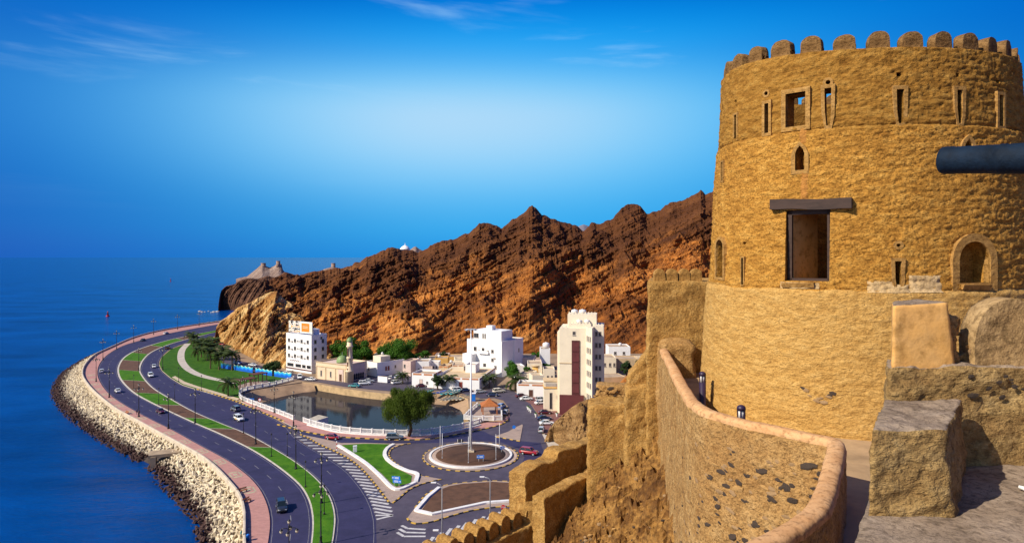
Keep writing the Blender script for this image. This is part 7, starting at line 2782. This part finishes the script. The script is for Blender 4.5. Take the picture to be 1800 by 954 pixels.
# ================================================================== cars
def car_meshes(kind):
    L, W_, Hh = {'sedan': (4.6, 1.78, 1.45), 'suv': (4.8, 1.92, 1.80), 'pickup': (5.2, 1.86, 1.78), 'hatch': (4.0, 1.72, 1.50)}[kind]
    hl, hw = L / 2, W_ / 2
    belt = Hh * 0.60
    gc = 0.28 if kind in ('suv', 'pickup') else 0.2
    st = [(-hl, gc + 0.2, belt * 0.78, hw * 0.84), (-hl + 0.12, gc + 0.05, belt * 0.97, hw * 0.94), (-hl + 0.7, gc, belt, hw), (0, gc, belt, hw), (hl - 1.3, gc, belt * 0.98, hw), (hl - 0.45, gc, belt * 0.86, hw * 0.96), (hl - 0.08, gc + 0.05, belt * 0.72, hw * 0.88), (hl, gc + 0.2, belt * 0.55, hw * 0.78)]
    body = MB()
    vs_, fs = [], []
    for x, zb, zt_, w in st:
        zm = zb + (zt_ - zb) * 0.55
        vs_ += [(x, -w * 0.9, zb), (x, -w, zm), (x, -w * 0.92, zt_), (x, -w * 0.5, zt_ + 0.03), (x, w * 0.5, zt_ + 0.03), (x, w * 0.92, zt_), (x, w, zm), (x, w * 0.9, zb)]
    n = 8
    for i in range(len(st) - 1):
        for k in range(n):
            k2 = (k + 1) % n
            fs.append((i * n + k, (i + 1) * n + k, (i + 1) * n + k2, i * n + k2))
    fs.append(tuple(range(n)))
    fs.append(tuple(range((len(st) - 1) * n, len(st) * n))[::-1])
    body.add(vs_, fs, True)
    body.mi = 1
    for sx in (-1, 1):      # dark wheel arches
        for sy in (-1, 1):
            body.tube([(sx * L * 0.29, sy * (hw - 0.26), 0.36), (sx * L * 0.29, sy * (hw + 0.012), 0.36)], 0.40, 14)
    body.box((hl - 0.05, 0, gc + 0.22), (0.14, W_ * 0.55, 0.2))
    # cabin
    rx0, rx1, bx0, bx1 = {'sedan': (-0.95, 0.35, -1.65, 1.15), 'suv': (-2.0, 0.35, -2.28, 1.15), 'pickup': (-0.75, 0.45, -0.95, 1.15), 'hatch': (-1.45, 0.35, -1.9, 1.05)}[kind]
    rw, bw_ = hw * 0.72, hw * 0.90
    g = MB()
    zr_ = Hh - 0.05
    g.add([(bx0, -bw_, belt - 0.02), (bx1, -bw_, belt - 0.02), (bx1, bw_, belt - 0.02), (bx0, bw_, belt - 0.02), (rx0, -rw, zr_), (rx1, -rw, zr_), (rx1, rw, zr_), (rx0, rw, zr_)], [(0, 1, 5, 4), (1, 2, 6, 5), (2, 3, 7, 6), (3, 0, 4, 7), (4, 5, 6, 7)])
    rf = MB()
    rf.add([(rx0 - 0.05, -rw - 0.02, zr_ - 0.03), (rx1 + 0.05, -rw - 0.02, zr_ - 0.03), (rx1 + 0.05, rw + 0.02, zr_ - 0.03), (rx0 - 0.05, rw + 0.02, zr_ - 0.03), (rx0 + 0.12, -rw + 0.1, zr_ + 0.05), (rx1 - 0.12, -rw + 0.1, zr_ + 0.05), (rx1 - 0.12, rw - 0.1, zr_ + 0.05), (rx0 + 0.12, rw - 0.1, zr_ + 0.05)], [(3, 2, 1, 0), (4, 5, 6, 7), (0, 1, 5, 4), (1, 2, 6, 5), (2, 3, 7, 6), (3, 0, 4, 7)])
    for sy in (-1, 1):      # pillars
        for (xb, xr) in ((bx0, rx0), (bx1, rx1), ((bx0 + bx1) / 2 - 0.1, (rx0 + rx1) / 2 - 0.05)):
            rf.tube([(xb, sy * (bw_ + 0.005), belt - 0.02), (xr, sy * (rw + 0.005), zr_)], 0.05, 5)
    wm = MB()
    wm.tube([(0, -0.11, 0), (0, 0.11, 0)], 0.33, 14)
    rm = MB()
    rm.tube([(0, -0.118, 0), (0, 0.118, 0)], 0.2, 10)
    lm_ = MB().box((0, 0, 0), (0.12, 0.34, 0.16)).mesh('headlight', M_headl)
    tm = MB().box((0, 0, 0), (0.10, 0.30, 0.2)).mesh('taillight', M_taill)
    bed = None
    if kind == 'pickup':
        bed = MB().box((-1.75, 0, belt + 0.04), (1.4, W_ * 0.8, 0.06)).mesh('bed', M_blk)
    return dict(L=L, hw=hw, hl=hl, belt=belt, body=body.mesh('body', [M_wht2, M_tyre]), glass=g.mesh('cabin_glass', M_cglass), roof=rf.mesh('roof', M_wht2), wheel=wm.mesh('wheel', M_tyre), rim=rm.mesh('rim', M_steel), hl_me=lm_, tl_me=tm, bed=bed)


M_headl = glass_mat('headlight_glass', (0.62, 0.62, 0.60), 0.15)
M_taill = glass_mat('taillight_glass', (0.35, 0.01, 0.01), 0.2)
M_cglass = glass_mat('car_glass', (0.012, 0.020, 0.024), 0.06)
M_tyre = mat('tyre_rubber', (0.014, 0.014, 0.015), 0.85, 0.2, 4.0)
PAINT = {}
for nm_, c in dict(white=(0.78, 0.78, 0.77), silver=(0.46, 0.48, 0.50), grey=(0.12, 0.13, 0.15), dark=(0.022, 0.026, 0.034), navy=(0.014, 0.022, 0.075), red=(0.32, 0.012, 0.018), maroon=(0.09, 0.012, 0.018), brown=(0.10, 0.045, 0.03), cream=(0.66, 0.60, 0.47), teal=(0.06, 0.30, 0.32), blue=(0.03, 0.14, 0.42)).items():
    PAINT[nm_] = mat('car_paint_' + nm_, c, 0.28, 0.06, 1.0, coat=0.6, spec=0.5)
CARS = {k: car_meshes(k) for k in ('sedan', 'suv', 'pickup', 'hatch')}


def car(px, py, heading, kind, paint, label, group=None, z=0.03):
    c = CARS[kind]
    p = G(px, py)
    e = empty('car' if kind != 'pickup' else 'pickup_truck', (p.x, p.y, z), R(heading), label, 'car' if kind != 'pickup' else 'pickup', group)
    for nm_ in ('body', 'roof'):
        o = link(nm_, c[nm_], e)
        o.material_slots[0].link = 'OBJECT'
        o.material_slots[0].material = PAINT[paint]
    link('cabin_glass', c['glass'], e)
    if c['bed']:
        link('bed', c['bed'], e)
    for sx in (-1, 1):
        for sy in (-1, 1):
            w = link('wheel', c['wheel'], e, (sx * c['L'] * 0.29, sy * (c['hw'] - 0.10), 0.33))
            link('rim', c['rim'], w)
    for sy in (-1, 1):
        link('headlight', c['hl_me'], e, (c['hl'] - 0.08, sy * c['hw'] * 0.62, c['belt'] * 0.66))
        link('taillight', c['tl_me'], e, (-c['hl'] + 0.05, sy * c['hw'] * 0.66, c['belt'] * 0.84))
    return e


def tang_deg(q, px, py):
    g = np.array(G(px, py))
    k = int(np.argmin(((q[:, :2] - g[:2]) ** 2).sum(1)))
    k = min(max(k, 1), len(q) - 2)
    d = q[k + 1] - q[k - 1]
    return math.degrees(math.atan2(d[1], d[0]))


ro_ = (c_prom_in + c_med_a) / 2
ri_ = (c_med_b + c_in) / 2
for px, py, q, flip, kind, paint, lab in [
    (179, 654, ro_, 0, 'hatch', 'white', 'white hatchback on the outer road nearest the shore bend'),
    (207, 689, ro_, 0, 'sedan', 'white', 'white sedan on the outer road below the bend'),
    (282, 725, ro_, 1, 'sedan', 'maroon', 'dark red sedan on the outer road beside the brown median bed'),
    (292, 587, ro_, 0, 'sedan', 'white', 'white car far off on the outer road'),
    (251, 599, ro_, 1, 'sedan', 'dark', 'dark car far off on the outer road'),
    (332, 592, ri_, 1, 'sedan', 'maroon', 'dark maroon car farthest off on the inner road'),
    (295, 613, ri_, 0, 'suv', 'brown', 'brown car on the far inner road'),
    (271, 645.5, ri_, 1, 'sedan', 'white', 'white sedan following on the inner road bend'),
    (265, 662, ri_, 1, 'suv', 'white', 'white car leading on the inner road bend'),
    (414, 721.5, ri_, 0, 'suv', 'grey', 'dark grey car on the inner road by the lagoon corner'),
    (420, 738.5, ri_, 1, 'suv', 'white', 'white car with orange door panel on the inner road'),
    (495, 895, ro_, 1, 'suv', 'dark', 'dark four-wheel drive on the near outer road'),
]:
    a = tang_deg(q, px, py) + (180 if flip else 0)
    e = car(px, py, a, kind, paint, lab, 'cars on the coast road')
    if 'orange' in lab:
        for sy in (-1, 1):
            MB().box((0.1, sy * 0.965, 0.72), (1.3, 0.02, 0.42)).build('door_panel', M_och, e)
for px, py, a, kind, paint, lab in [
    (369, 599, 20, 'sedan', 'white', 'white car parked at the foot of the rock spur'),
    (390, 606, -30, 'sedan', 'red', 'red car parked under the rock spur'),
    (445, 643, -25, 'sedan', 'white', 'white car behind the wave-painted fence'),
    (418, 640, -25, 'suv', 'blue', 'blue car behind the palms and painted fence'),
    (504, 657.5, -20, 'sedan', 'white', 'white car parked below the white block'),
    (527, 665, -70, 'suv', 'white', 'white four-wheel drive at the top of the sand ramp'),
    (546, 668.5, 170, 'sedan', 'white', 'white sedan on the road in front of the mosque'),
    (623, 680, 172, 'sedan', 'teal', 'pale teal sedan on the lagoon wall road'),
    (641, 676, 15, 'suv', 'white', 'white four-wheel drive parked right of the minaret'),
    (648, 671.5, 15, 'sedan', 'silver', 'silver car behind the white four-wheel drive right of the minaret'),
    (687.5, 666, 80, 'hatch', 'white', 'white hatchback parked nearest the small gate wall'),
    (699, 664.5, 60, 'sedan', 'white', 'white sedan parked in the middle of the small lot'),
    (706, 659.5, 55, 'sedan', 'silver', 'silver sedan parked at the back of the small lot'),
    (698, 674.5, 40, 'suv', 'white', 'white four-wheel drive at the mouth of the small lot'),
    (741.5, 680, 10, 'sedan', 'maroon', 'maroon car half hidden behind the lagoon tree'),
    (806, 688, 20, 'suv', 'white', 'white car parked before the red door'),
    (819, 688, 15, 'sedan', 'navy', 'navy car parked beside the white one before the red door'),
    (844, 690.5, 25, 'sedan', 'silver', 'silver car parked at the corner of the walled house'),
    (866, 696, -5, 'sedan', 'navy', 'navy sedan parked across the dirt lane'),
    (877, 690, 28, 'suv', 'cream', 'cream estate car parked up the dirt lane'),
    (889, 727.5, 80, 'hatch', 'silver', 'pale blue-silver hatchback beside the gazebo platform'),
    (881.5, 717.5, 70, 'suv', 'blue', 'blue van behind the gazebo'),
    (917, 698, 15, 'sedan', 'maroon', 'dark maroon car at the edge of the brick car park'),
    (925, 703, 8, 'sedan', 'white', 'white sedan at the left of the brick car park'),
    (943, 695, 5, 'pickup', 'white', 'white pickup before the brown door'),
    (951, 704, 20, 'hatch', 'silver', 'silver hatchback beside the gatehouse'),
    (951, 710, 20, 'sedan', 'white', 'white car below the silver hatchback by the gatehouse'),
    (958, 727, 5, 'sedan', 'maroon', 'long dark maroon car under the gatehouse'),
    (956.5, 737.5, 8, 'sedan', 'navy', 'navy sedan in the row below the gatehouse'),
    (961, 746, 6, 'sedan', 'white', 'white sedan in the row below the gatehouse'),
    (952, 758, 82, 'hatch', 'silver', 'silver hatchback seen from behind at the end of the row'),
    (930, 798, -22, 'suv', 'red', 'bright red car entering the roundabout'),
    (694, 772, 3, 'suv', 'grey', 'grey four-wheel drive on the lane beside the lagoon'),
    (585, 771.5, -8, 'hatch', 'red', 'small red car on the lane behind the green island'),
]:
    car(px, py, a, kind, paint, lab, 'cars in the town', 0.035)

# ================================================================== boats on the beach
def boat_mesh(m_hull, m_trim, m_in):
    mb = MB()
    st = [(-3.4, 0.75, 0.25, 0.75), (-2.0, 0.85, 0.10, 0.75), (0, 0.9, 0.05, 0.8), (1.8, 0.72, 0.10, 0.95), (2.9, 0.36, 0.35, 1.15), (3.6, 0.04, 0.85, 1.35)]
    vs_, fs = [], []
    for x, w, zk, zg in st:
        vs_ += [(x, -w, zg), (x, -w * 0.8, zk + (zg - zk) * 0.35), (x, 0, zk), (x, w * 0.8, zk + (zg - zk) * 0.35), (x, w, zg), (x, w * 0.86, zg), (x, w * 0.7, zk + 0.3), (x, -w * 0.7, zk + 0.3), (x, -w * 0.86, zg)]
    n = 9
    for i in range(len(st) - 1):
        for k in range(n):
            k2 = (k + 1) % n
            mb.mi = 0 if k < 4 else (1 if k in (4, 8) else 2)
            mb.add([vs_[i * n + k], vs_[(i + 1) * n + k], vs_[(i + 1) * n + k2], vs_[i * n + k2]], [(0, 1, 2, 3)])
    mb.mi = 0
    mb.add(vs_[:n], [tuple(range(n))])
    return mb.mesh('hull', [m_hull, m_trim, m_in])


M_hullw = mat('boat_white', (0.72, 0.68, 0.58), 0.5, 0.2, 1.0)
M_hulls = mat('boat_sand', (0.58, 0.44, 0.26), 0.6, 0.2, 1.0)
M_hullt = mat('boat_turquoise', (0.06, 0.40, 0.42), 0.5, 0.2, 1.0)
bms = {'white': boat_mesh(M_hullw, M_hullt, M_hulls), 'sand': boat_mesh(M_hulls, M_hullw, M_tan), 'turquoise': boat_mesh(M_hullt, M_hullw, M_hullt), 'blue': boat_mesh(M_blue, M_hullw, M_blue)}
for px, py, z, a, kind, lab in [
    (783, 703, -1.1, 62, 'sand', 'sand-coloured skiff at the left end of the beached row'), (790, 702.5, -1.1, 60, 'white', 'white skiff second in the beached row'), (797, 702, -1.1, 58, 'white', 'white skiff third in the beached row'),
    (804, 701.5, -1.0, 58, 'sand', 'sand-coloured skiff in the middle of the beached row'), (811, 701.5, -1.0, 56, 'white', 'white skiff fifth in the beached row'), (818, 701, -0.9, 55, 'white', 'white skiff at the right end of the beached row'),
    (784, 692, 0.05, 60, 'turquoise', 'turquoise skiff behind the left of the beached row'), (792, 691.5, 0.05, 58, 'turquoise', 'turquoise skiff behind the middle of the beached row'), (801, 691.5, 0.05, 57, 'turquoise', 'turquoise skiff behind the right of the beached row'),
    (772, 692, 0.05, 40, 'blue', 'bright blue skiff left of the beached row'), (748, 691, 0.05, 30, 'turquoise', 'turquoise skiff by the lagoon tree'), (846, 713, 0.8, 20, 'turquoise', 'turquoise dinghy resting beside the gazebo')]:
    p = G(px, py, z)
    e = empty('skiff', (p.x, p.y, z), R(a), lab, 'boat', 'small boats on the lagoon beach')
    s_ = 0.9 if 'dinghy' not in lab else 0.6
    e.scale = (s_, s_, s_)
    link('hull', bms[kind], e)
    for x in (-1.4, 0.3, 1.6):
        MB().box((x, 0, 0.62), (0.3, 1.3 if x < 1 else 1.0, 0.06)).build('thwart', M_hulls, e)
e = empty('blue_kiosk', G(832, 704), 0, 'small bright blue kiosk at the edge of the boat beach', 'kiosk')
MB().box((0, 0, 1.3), (1.5, 1.3, 2.6)).build('cabin', M_blue, e)
MB().box((0, 0, 2.66), (1.8, 1.6, 0.12)).build('roof', M_wht2, e)

# navigation buoys and a far motorboat
for px, py, h_, lab in ((189.5, 556, 4.6, 'red navigation buoy floating off the promenade'), (300, 494.5, 7.0, 'tiny red buoy far out at sea')):
    p = G(px, py, SEA)
    e = empty('buoy', (p.x, p.y, SEA), 0, lab, 'buoy')
    MB().lathe([(1.3, -0.4), (1.6, 0.4), (1.2, 0.9)], 14).build('float', M_red, e)
    MB().lathe([(0.9, 0.9), (0.35, h_ * 0.8), (0.5, h_ * 0.82), (0.4, h_)], 10).build('tower', mat('buoy_orange', (0.62, 0.06, 0.02), 0.5), e)

# monument dome behind the ridge and watchtowers
p = P(712, 438, 700)
e = empty('dome_monument', (p.x, p.y, p.z - 6), 0, 'white dome of a monument peeping over the mountain ridge', 'monument')
MB().lathe([(4.6, 0), (4.6, 5.5), (5.4, 5.8), (5.2, 6.6), (4.2, 8.0), (2.4, 9.4), (0.8, 10.2), (0.3, 10.6), (0.05, 13.0)], 20).build('dome', M_wht2, e)
MB().lathe([(5.0, 5.6), (5.8, 5.9), (5.0, 6.2)], 20).build('rim', M_wht2, e)
M_ruin = mat('ruin_stone', (0.33, 0.22, 0.16), 0.95, 0.3, 0.2)
for px, py, D_, r_, h_, lab in ((586, 472, 1440, 5.0, 11.0, 'small ruined watchtower on the far hill'), (463, 468, 1390, 5.5, 6.0, 'low ruined watchtower on the far grey rocks'), (489, 466, 1390, 4.5, 8.0, 'narrow ruined watchtower on the right pinnacle of the far rocks')):
    p = P(px, py, D_)
    e = empty('watchtower', (p.x, p.y, p.z - 3), 0, lab, 'watchtower', 'ruined watchtowers on the far hills')
    MB().lathe([(r_, -4), (r_ * 0.88, h_ + 3)], 14).build('wall', M_ruin, e)
    MB().lathe([(r_ * 0.98, h_ + 3), (r_ * 0.98, h_ + 4), (r_ * 0.7, h_ + 4.1)], 14).build('parapet', M_ruin, e)

# ================================================================== trees
def leaf_mat(name, c0, c1, c2, trans=0.25):
    m, nt, b = nodes_of(name)
    oi = noise(nt, 0.9, 4.0, 0.6)
    f2 = noise(nt, 7.0, 2.0, 0.6)
    base = ramp(nt, oi, [(0.3, c0), (0.5, c1), (0.72, c2)])
    base = mixc(nt, ramp(nt, f2, [(0.35, (0.0, 0.0, 0.0)), (0.7, (0.45, 0.45, 0.45))]), base, c2)
    nt.links.new(base, b.inputs['Base Color'])
    b.inputs['Roughness'].default_value = 0.65
    b.inputs['Specular IOR Level'].default_value = 0.25
    tr = nt.nodes.new('ShaderNodeBsdfTranslucent')
    nt.links.new(base, tr.inputs['Color'])
    mx = nt.nodes.new('ShaderNodeMixShader')
    mx.inputs[0].default_value = trans
    nt.links.new(b.outputs[0], mx.inputs[1])
    nt.links.new(tr.outputs[0], mx.inputs[2])
    nt.links.new(mx.outputs[0], nt.nodes['Material Output'].inputs[0])
    return m


M_leaf = leaf_mat('fresh_leaves', (0.018, 0.075, 0.005), (0.045, 0.140, 0.008), (0.090, 0.200, 0.016), 0.35)
M_leafd = leaf_mat('dark_leaves', (0.012, 0.030, 0.008), (0.024, 0.055, 0.012), (0.045, 0.085, 0.020))
M_leafw = leaf_mat('olive_leaves', (0.022, 0.050, 0.004), (0.060, 0.105, 0.008), (0.130, 0.165, 0.018), 0.35)
M_bark = mat('bark', (0.16, 0.095, 0.055), 0.95, 0.4, 2.0, 0.6, 8.0, 0.05)
M_frond = leaf_mat('palm_fronds', (0.030, 0.055, 0.012), (0.055, 0.090, 0.020), (0.110, 0.135, 0.045))


def leaf_tree(name, px, py, label, crown_w, crown_h, z_base, n, ls, m_, seed, droop=0.0, trunk_r=0.3, z0=0.0, group=None, clumps=26, cr=(0.16, 0.30)):
    """trunk, limbs and a crown of many small leaf faces gathered in clumps"""
    r_ = np.random.RandomState(seed)
    p = G(px, py)
    e = empty(name, (p.x, p.y, z0), 0, label, 'tree', group)
    cz = z_base + crown_h / 2
    # clump centres spread through the crown volume, more near its surface
    cl = []
    while len(cl) < clumps:
        v = r_.uniform(-1, 1, 3)
        l_ = np.linalg.norm(v)
        if 0.35 < l_ < 1.0:
            cl.append((v[0] * crown_w / 2 * 0.82, v[1] * crown_w / 2 * 0.82, cz + v[2] * crown_h / 2 * 0.82, r_.uniform(*cr) * crown_w * 0.75))
    tb = MB()
    top = (r_.uniform(-0.1, 0.1) * crown_w, 0, z_base + crown_h * 0.45)
    tb.tube([(0, 0, -0.2), (0.06 * crown_w * r_.uniform(-1, 1), 0, z_base * 0.6), (top[0] * 0.6, 0, z_base + crown_h * 0.15), top], [trunk_r * 1.25, trunk_r, trunk_r * 0.75, trunk_r * 0.35], 8)
    for k in range(min(9, clumps)):
        c = cl[k]
        s_ = r_.uniform(0.15, 0.6)
        st_ = (top[0] * s_, 0, z_base * 0.8 + (top[2] - z_base * 0.8) * s_)
        tb.tube([st_, ((st_[0] + c[0]) / 2, c[1] / 2, (st_[2] + c[2]) / 2 + 0.04 * crown_h), c[:3]], [trunk_r * 0.45, trunk_r * 0.28, trunk_r * 0.1], 6)
    tb.build('trunk', M_bark, e)
    per = n // clumps
    V, Fc = [], []
    for c in cl:
        d = r_.normal(size=(per, 3))
        d /= np.linalg.norm(d, axis=1)[:, None]
        rad = c[3] * r_.uniform(0.25, 1.0, per) ** 0.5
        pos = np.array(c[:3]) + d * rad[:, None] * np.array([1, 1, 0.75 + droop])
        if droop > 0:
            pos[:, 2] -= droop * crown_h * 0.25 * r_.uniform(0, 1, per) ** 2
        pos[:, 2] = np.maximum(pos[:, 2], z_base * (0.75 if droop else 0.9))
        nrm = d + 0.6 * r_.normal(size=(per, 3)) + np.array([0, 0, 0.3])
        nrm /= np.linalg.norm(nrm, axis=1)[:, None]
        a = np.cross(nrm, r_.normal(size=(per, 3)))
        a /= np.linalg.norm(a, axis=1)[:, None] + 1e-9
        if droop:
            a = a * 0.3 + np.array([0, 0, -1.0])
            a /= np.linalg.norm(a, axis=1)[:, None]
        b_ = np.cross(nrm, a)
        b_ /= np.linalg.norm(b_, axis=1)[:, None] + 1e-9
        s_ = ls * r_.uniform(0.6, 1.3, per)[:, None]
        la, lb = s_ * (1.5 if droop else 1.0), s_ * (0.4 if droop else 0.62)
        q = np.stack([pos - a * la, pos + b_ * lb, pos + a * la, pos - b_ * lb], 1)
        V.append(q.reshape(-1, 3))
    V = np.concatenate(V)
    k = len(V) // 4
    idx = np.arange(k * 4).reshape(k, 4)
    me = bpy.data.meshes.new('crown')
    me.vertices.add(len(V))
    me.vertices.foreach_set('co', V.reshape(-1).astype(np.float32))
    me.loops.add(k * 4)
    me.loops.foreach_set('vertex_index', idx.reshape(-1).astype(np.int32))
    me.polygons.add(k)
    me.polygons.foreach_set('loop_start', np.arange(0, k * 4, 4, dtype=np.int32))
    me.polygons.foreach_set('loop_total', np.full(k, 4, dtype=np.int32))
    me.update(calc_edges=True)
    me.materials.append(m_)
    link('crown', me, e)
    return e


leaf_tree('lagoon_tree', 718, 767, 'large drooping green tree rising from the lagoon edge', 16.5, 11.8, 3.2, 36000, 0.17, M_leafw, 15, 0.32, 0.45, clumps=60, cr=(0.09, 0.20))
leaf_tree('broad_tree', 625, 655, 'dense green tree directly behind the minaret', 14.5, 13.5, 2.2, 13000, 0.30, M_leaf, 2, clumps=34, group='trees at the mountain foot')
leaf_tree('broad_tree', 601, 652, 'green tree between the dome and the minaret', 10.5, 13.0, 2.2, 8000, 0.30, M_leaf, 3, clumps=24, group='trees at the mountain foot')
leaf_tree('broad_tree', 701, 650, 'wide dark green tree behind the white corner house', 15.5, 13.0, 2.2, 13000, 0.30, M_leaf, 4, clumps=34, group='trees at the mountain foot')
leaf_tree('broad_tree', 670, 650, 'lower tree left of the wide dark green one', 12.0, 8.0, 1.6, 8000, 0.30, M_leaf, 5, clumps=22, group='trees at the mountain foot')
leaf_tree('broad_tree', 903, 642, 'dark tree hidden behind the white villa', 8.0, 11.5, 2.4, 5200, 0.28, M_leafd, 6, clumps=24)
leaf_tree('street_tree', 902, 674, 'bright green tree in the lane right of the white villa', 7.0, 7.0, 2.0, 6000, 0.24, M_leaf, 7, clumps=24)
leaf_tree('street_tree', 960, 662, 'small green tree before the hotel side', 4.6, 4.2, 1.8, 3000, 0.22, M_leaf, 8, clumps=16)
leaf_tree('street_tree', 480, 656, 'dark bushy tree left of the white block', 8.5, 4.6, 0.8, 5200, 0.24, M_leafd, 9, clumps=24)
leaf_tree('street_tree', 769, 684, 'dark leafy tree in front of the white front house', 4.4, 4.4, 1.4, 3400, 0.2, M_leafd, 10, clumps=18)
leaf_tree('street_tree', 1101, 664, 'dark tree before the houses right of the hotel', 6.0, 5.5, 1.5, 4000, 0.24, M_leafd, 11, clumps=18)
for k, (px, py, w_, h_, lab) in enumerate([(747, 642, 6, 5, 'dark small tree above the long white house'), (834, 641, 5, 5, 'dark small tree left of the white villa roof'), (942, 642, 6, 5.5, 'dark small tree at the mountain foot left of the hotel'), (1126, 658, 6, 5, 'dark small tree at the far right of the town'), (728, 646, 7, 5.5, 'low green tree right of the wide one'), (780, 640, 5, 4.5, 'dark small tree behind the ochre house')]):
    leaf_tree('broad_tree', px, py, lab, w_, h_, 1.6, 3200, 0.26, M_leafd if k % 2 else M_leaf, 40 + k, clumps=16, group='trees at the mountain foot')
leaf_tree('garden_shrub', 926, 668, 'small green shrub between the cream houses', 3.0, 2.4, 3.4, 1600, 0.2, M_leaf, 12, clumps=10)
leaf_tree('street_tree', 393, 633, 'dark small tree beside the red parked car', 5.0, 4.5, 1.2, 3000, 0.24, M_leafd, 13, clumps=16)


def palm_crown(seed, n=30, L=2.9):
    r_ = random.Random(seed)
    mb = MB()
    for k in range(n):
        az = 2 * math.pi * k / n + r_.uniform(-0.2, 0.2)
        el = r_.uniform(-0.55, 1.25)
        l_ = L * r_.uniform(0.8, 1.1)
        pts_ = []
        x, z, a = 0.0, 0.0, el
        for i in range(7):
            pts_.append((x, z))
            x += l_ / 6 * math.cos(a)
            z += l_ / 6 * math.sin(a)
            a -= 0.26 + 0.07 * i * 0.5
        ca, sa = math.cos(az), math.sin(az)
        for i in range(6):
            for j in range(3):
                t_ = (j + 0.5) / 3
                px_ = pts_[i][0] + (pts_[i + 1][0] - pts_[i][0]) * t_
                pz_ = pts_[i][1] + (pts_[i + 1][1] - pts_[i][1]) * t_
                f_ = (i + t_) / 6
                w = 0.62 * math.sin(math.pi * (0.12 + 0.83 * f_)) * L / 2.7
                for sd in (-1, 1):
                    tip = (px_ + 0.28, sd * w, pz_ - 0.30 * w - 0.05)
                    base0, base1 = (px_ - 0.10, 0, pz_), (px_ + 0.16, 0, pz_)
                    tri = [base0, base1, tip]
                    tri = [(u * ca - v * sa, u * sa + v * ca, zz) for u, v, zz in tri]
                    mb.add(tri, [(0, 1, 2)])
        # midrib
        mb.tube([(x_ * ca, x_ * sa, z_) for x_, z_ in pts_], [0.04, 0.035, 0.03, 0.025, 0.02, 0.015, 0.01], 3, caps=False)
    return mb.mesh('crown', M_frond)


pcs = [palm_crown(k) for k in range(3)]
ptr = MB()
ptr.lathe([(0.30, -0.2), (0.24, 0.15)] + [(0.19 + (0.025 if i % 2 else 0.0), 0.3 + i * 0.05) for i in range(14)] + [(0.22, 1.02)], 9)
ptr_me = ptr.mesh('trunk', M_bark)
for k, (px, py, h_, sc, lab) in enumerate([
    (401, 696, 4.6, 1.25, 'nearest park palm beside the pergola'), (354, 628, 6.8, 1.35, 'tall palm at the left of the park grove'), (346, 622, 6.0, 1.25, 'palm farthest left in the park grove'), (370, 648, 7.6, 1.35, 'palm standing foremost in the park grove'),
    (364, 634, 7.0, 1.3, 'palm in the middle of the park grove'), (378, 632, 6.5, 1.25, 'palm behind the middle of the park grove'), (393, 642, 7.2, 1.3, 'palm right of the middle of the park grove'), (408, 651, 7.0, 1.35, 'palm before the left end of the painted fence'), (341, 612, 6.0, 1.2, 'palm at the far end of the park grove'),
    (360, 620, 6.4, 1.3, 'palm at the back of the park grove near the rock'), (385, 650, 6.2, 1.3, 'palm between the grove and the painted fence'), (336, 606, 5.6, 1.2, 'last small palm beyond the park grove'), (373, 622, 6.4, 1.3, 'palm below the parked red car'), (348, 634, 5.0, 1.2, 'short palm in front of the tall left one'),
    (791, 683, 3.6, 1.05, 'young palm before the long walled house'), (860, 681, 3.4, 1.1, 'palm at the side of the walled compound'), (906, 686, 3.6, 1.45, 'bushy palm at the corner of the dirt lane'), (708, 674, 3.0, 1.0, 'small palm by the parked cars'), (779, 682, 3.2, 0.95, 'small palm beside the dark leafy tree')]):
    p = G(px, py)
    e = empty('palm_tree', (p.x, p.y, 0.1), rnd.uniform(0, 6), lab, 'palm', 'palm trees')
    t_ = link('trunk', ptr_me, e)
    t_.scale = (sc * 0.9, sc * 0.9, h_)
    c_o = link('crown', pcs[k % 3], e, (0, 0, h_))
    c_o.scale = (sc * 1.3, sc * 1.3, sc * 1.3)

# street furniture at the car park: white planters in a row
for k, (px, py) in enumerate([(928, 720), (930.5, 722.5), (933, 725), (942, 733), (979, 732)]):
    p = G(px, py)
    e = empty('white_planter', (p.x, p.y, 0.03), 0, f'white urn planter, {ords[k]} along the edge of the brick car park', 'planter', 'white planters by the car park')
    MB().lathe([(0.3, 0), (0.22, 0.3), (0.45, 1.0), (0.48, 1.1)], 10).build('urn', M_white, e)
    MB().lathe([(0.44, 1.05), (0.3, 1.3), (0.05, 1.45)], 8).build('shrub', M_leaf, e)
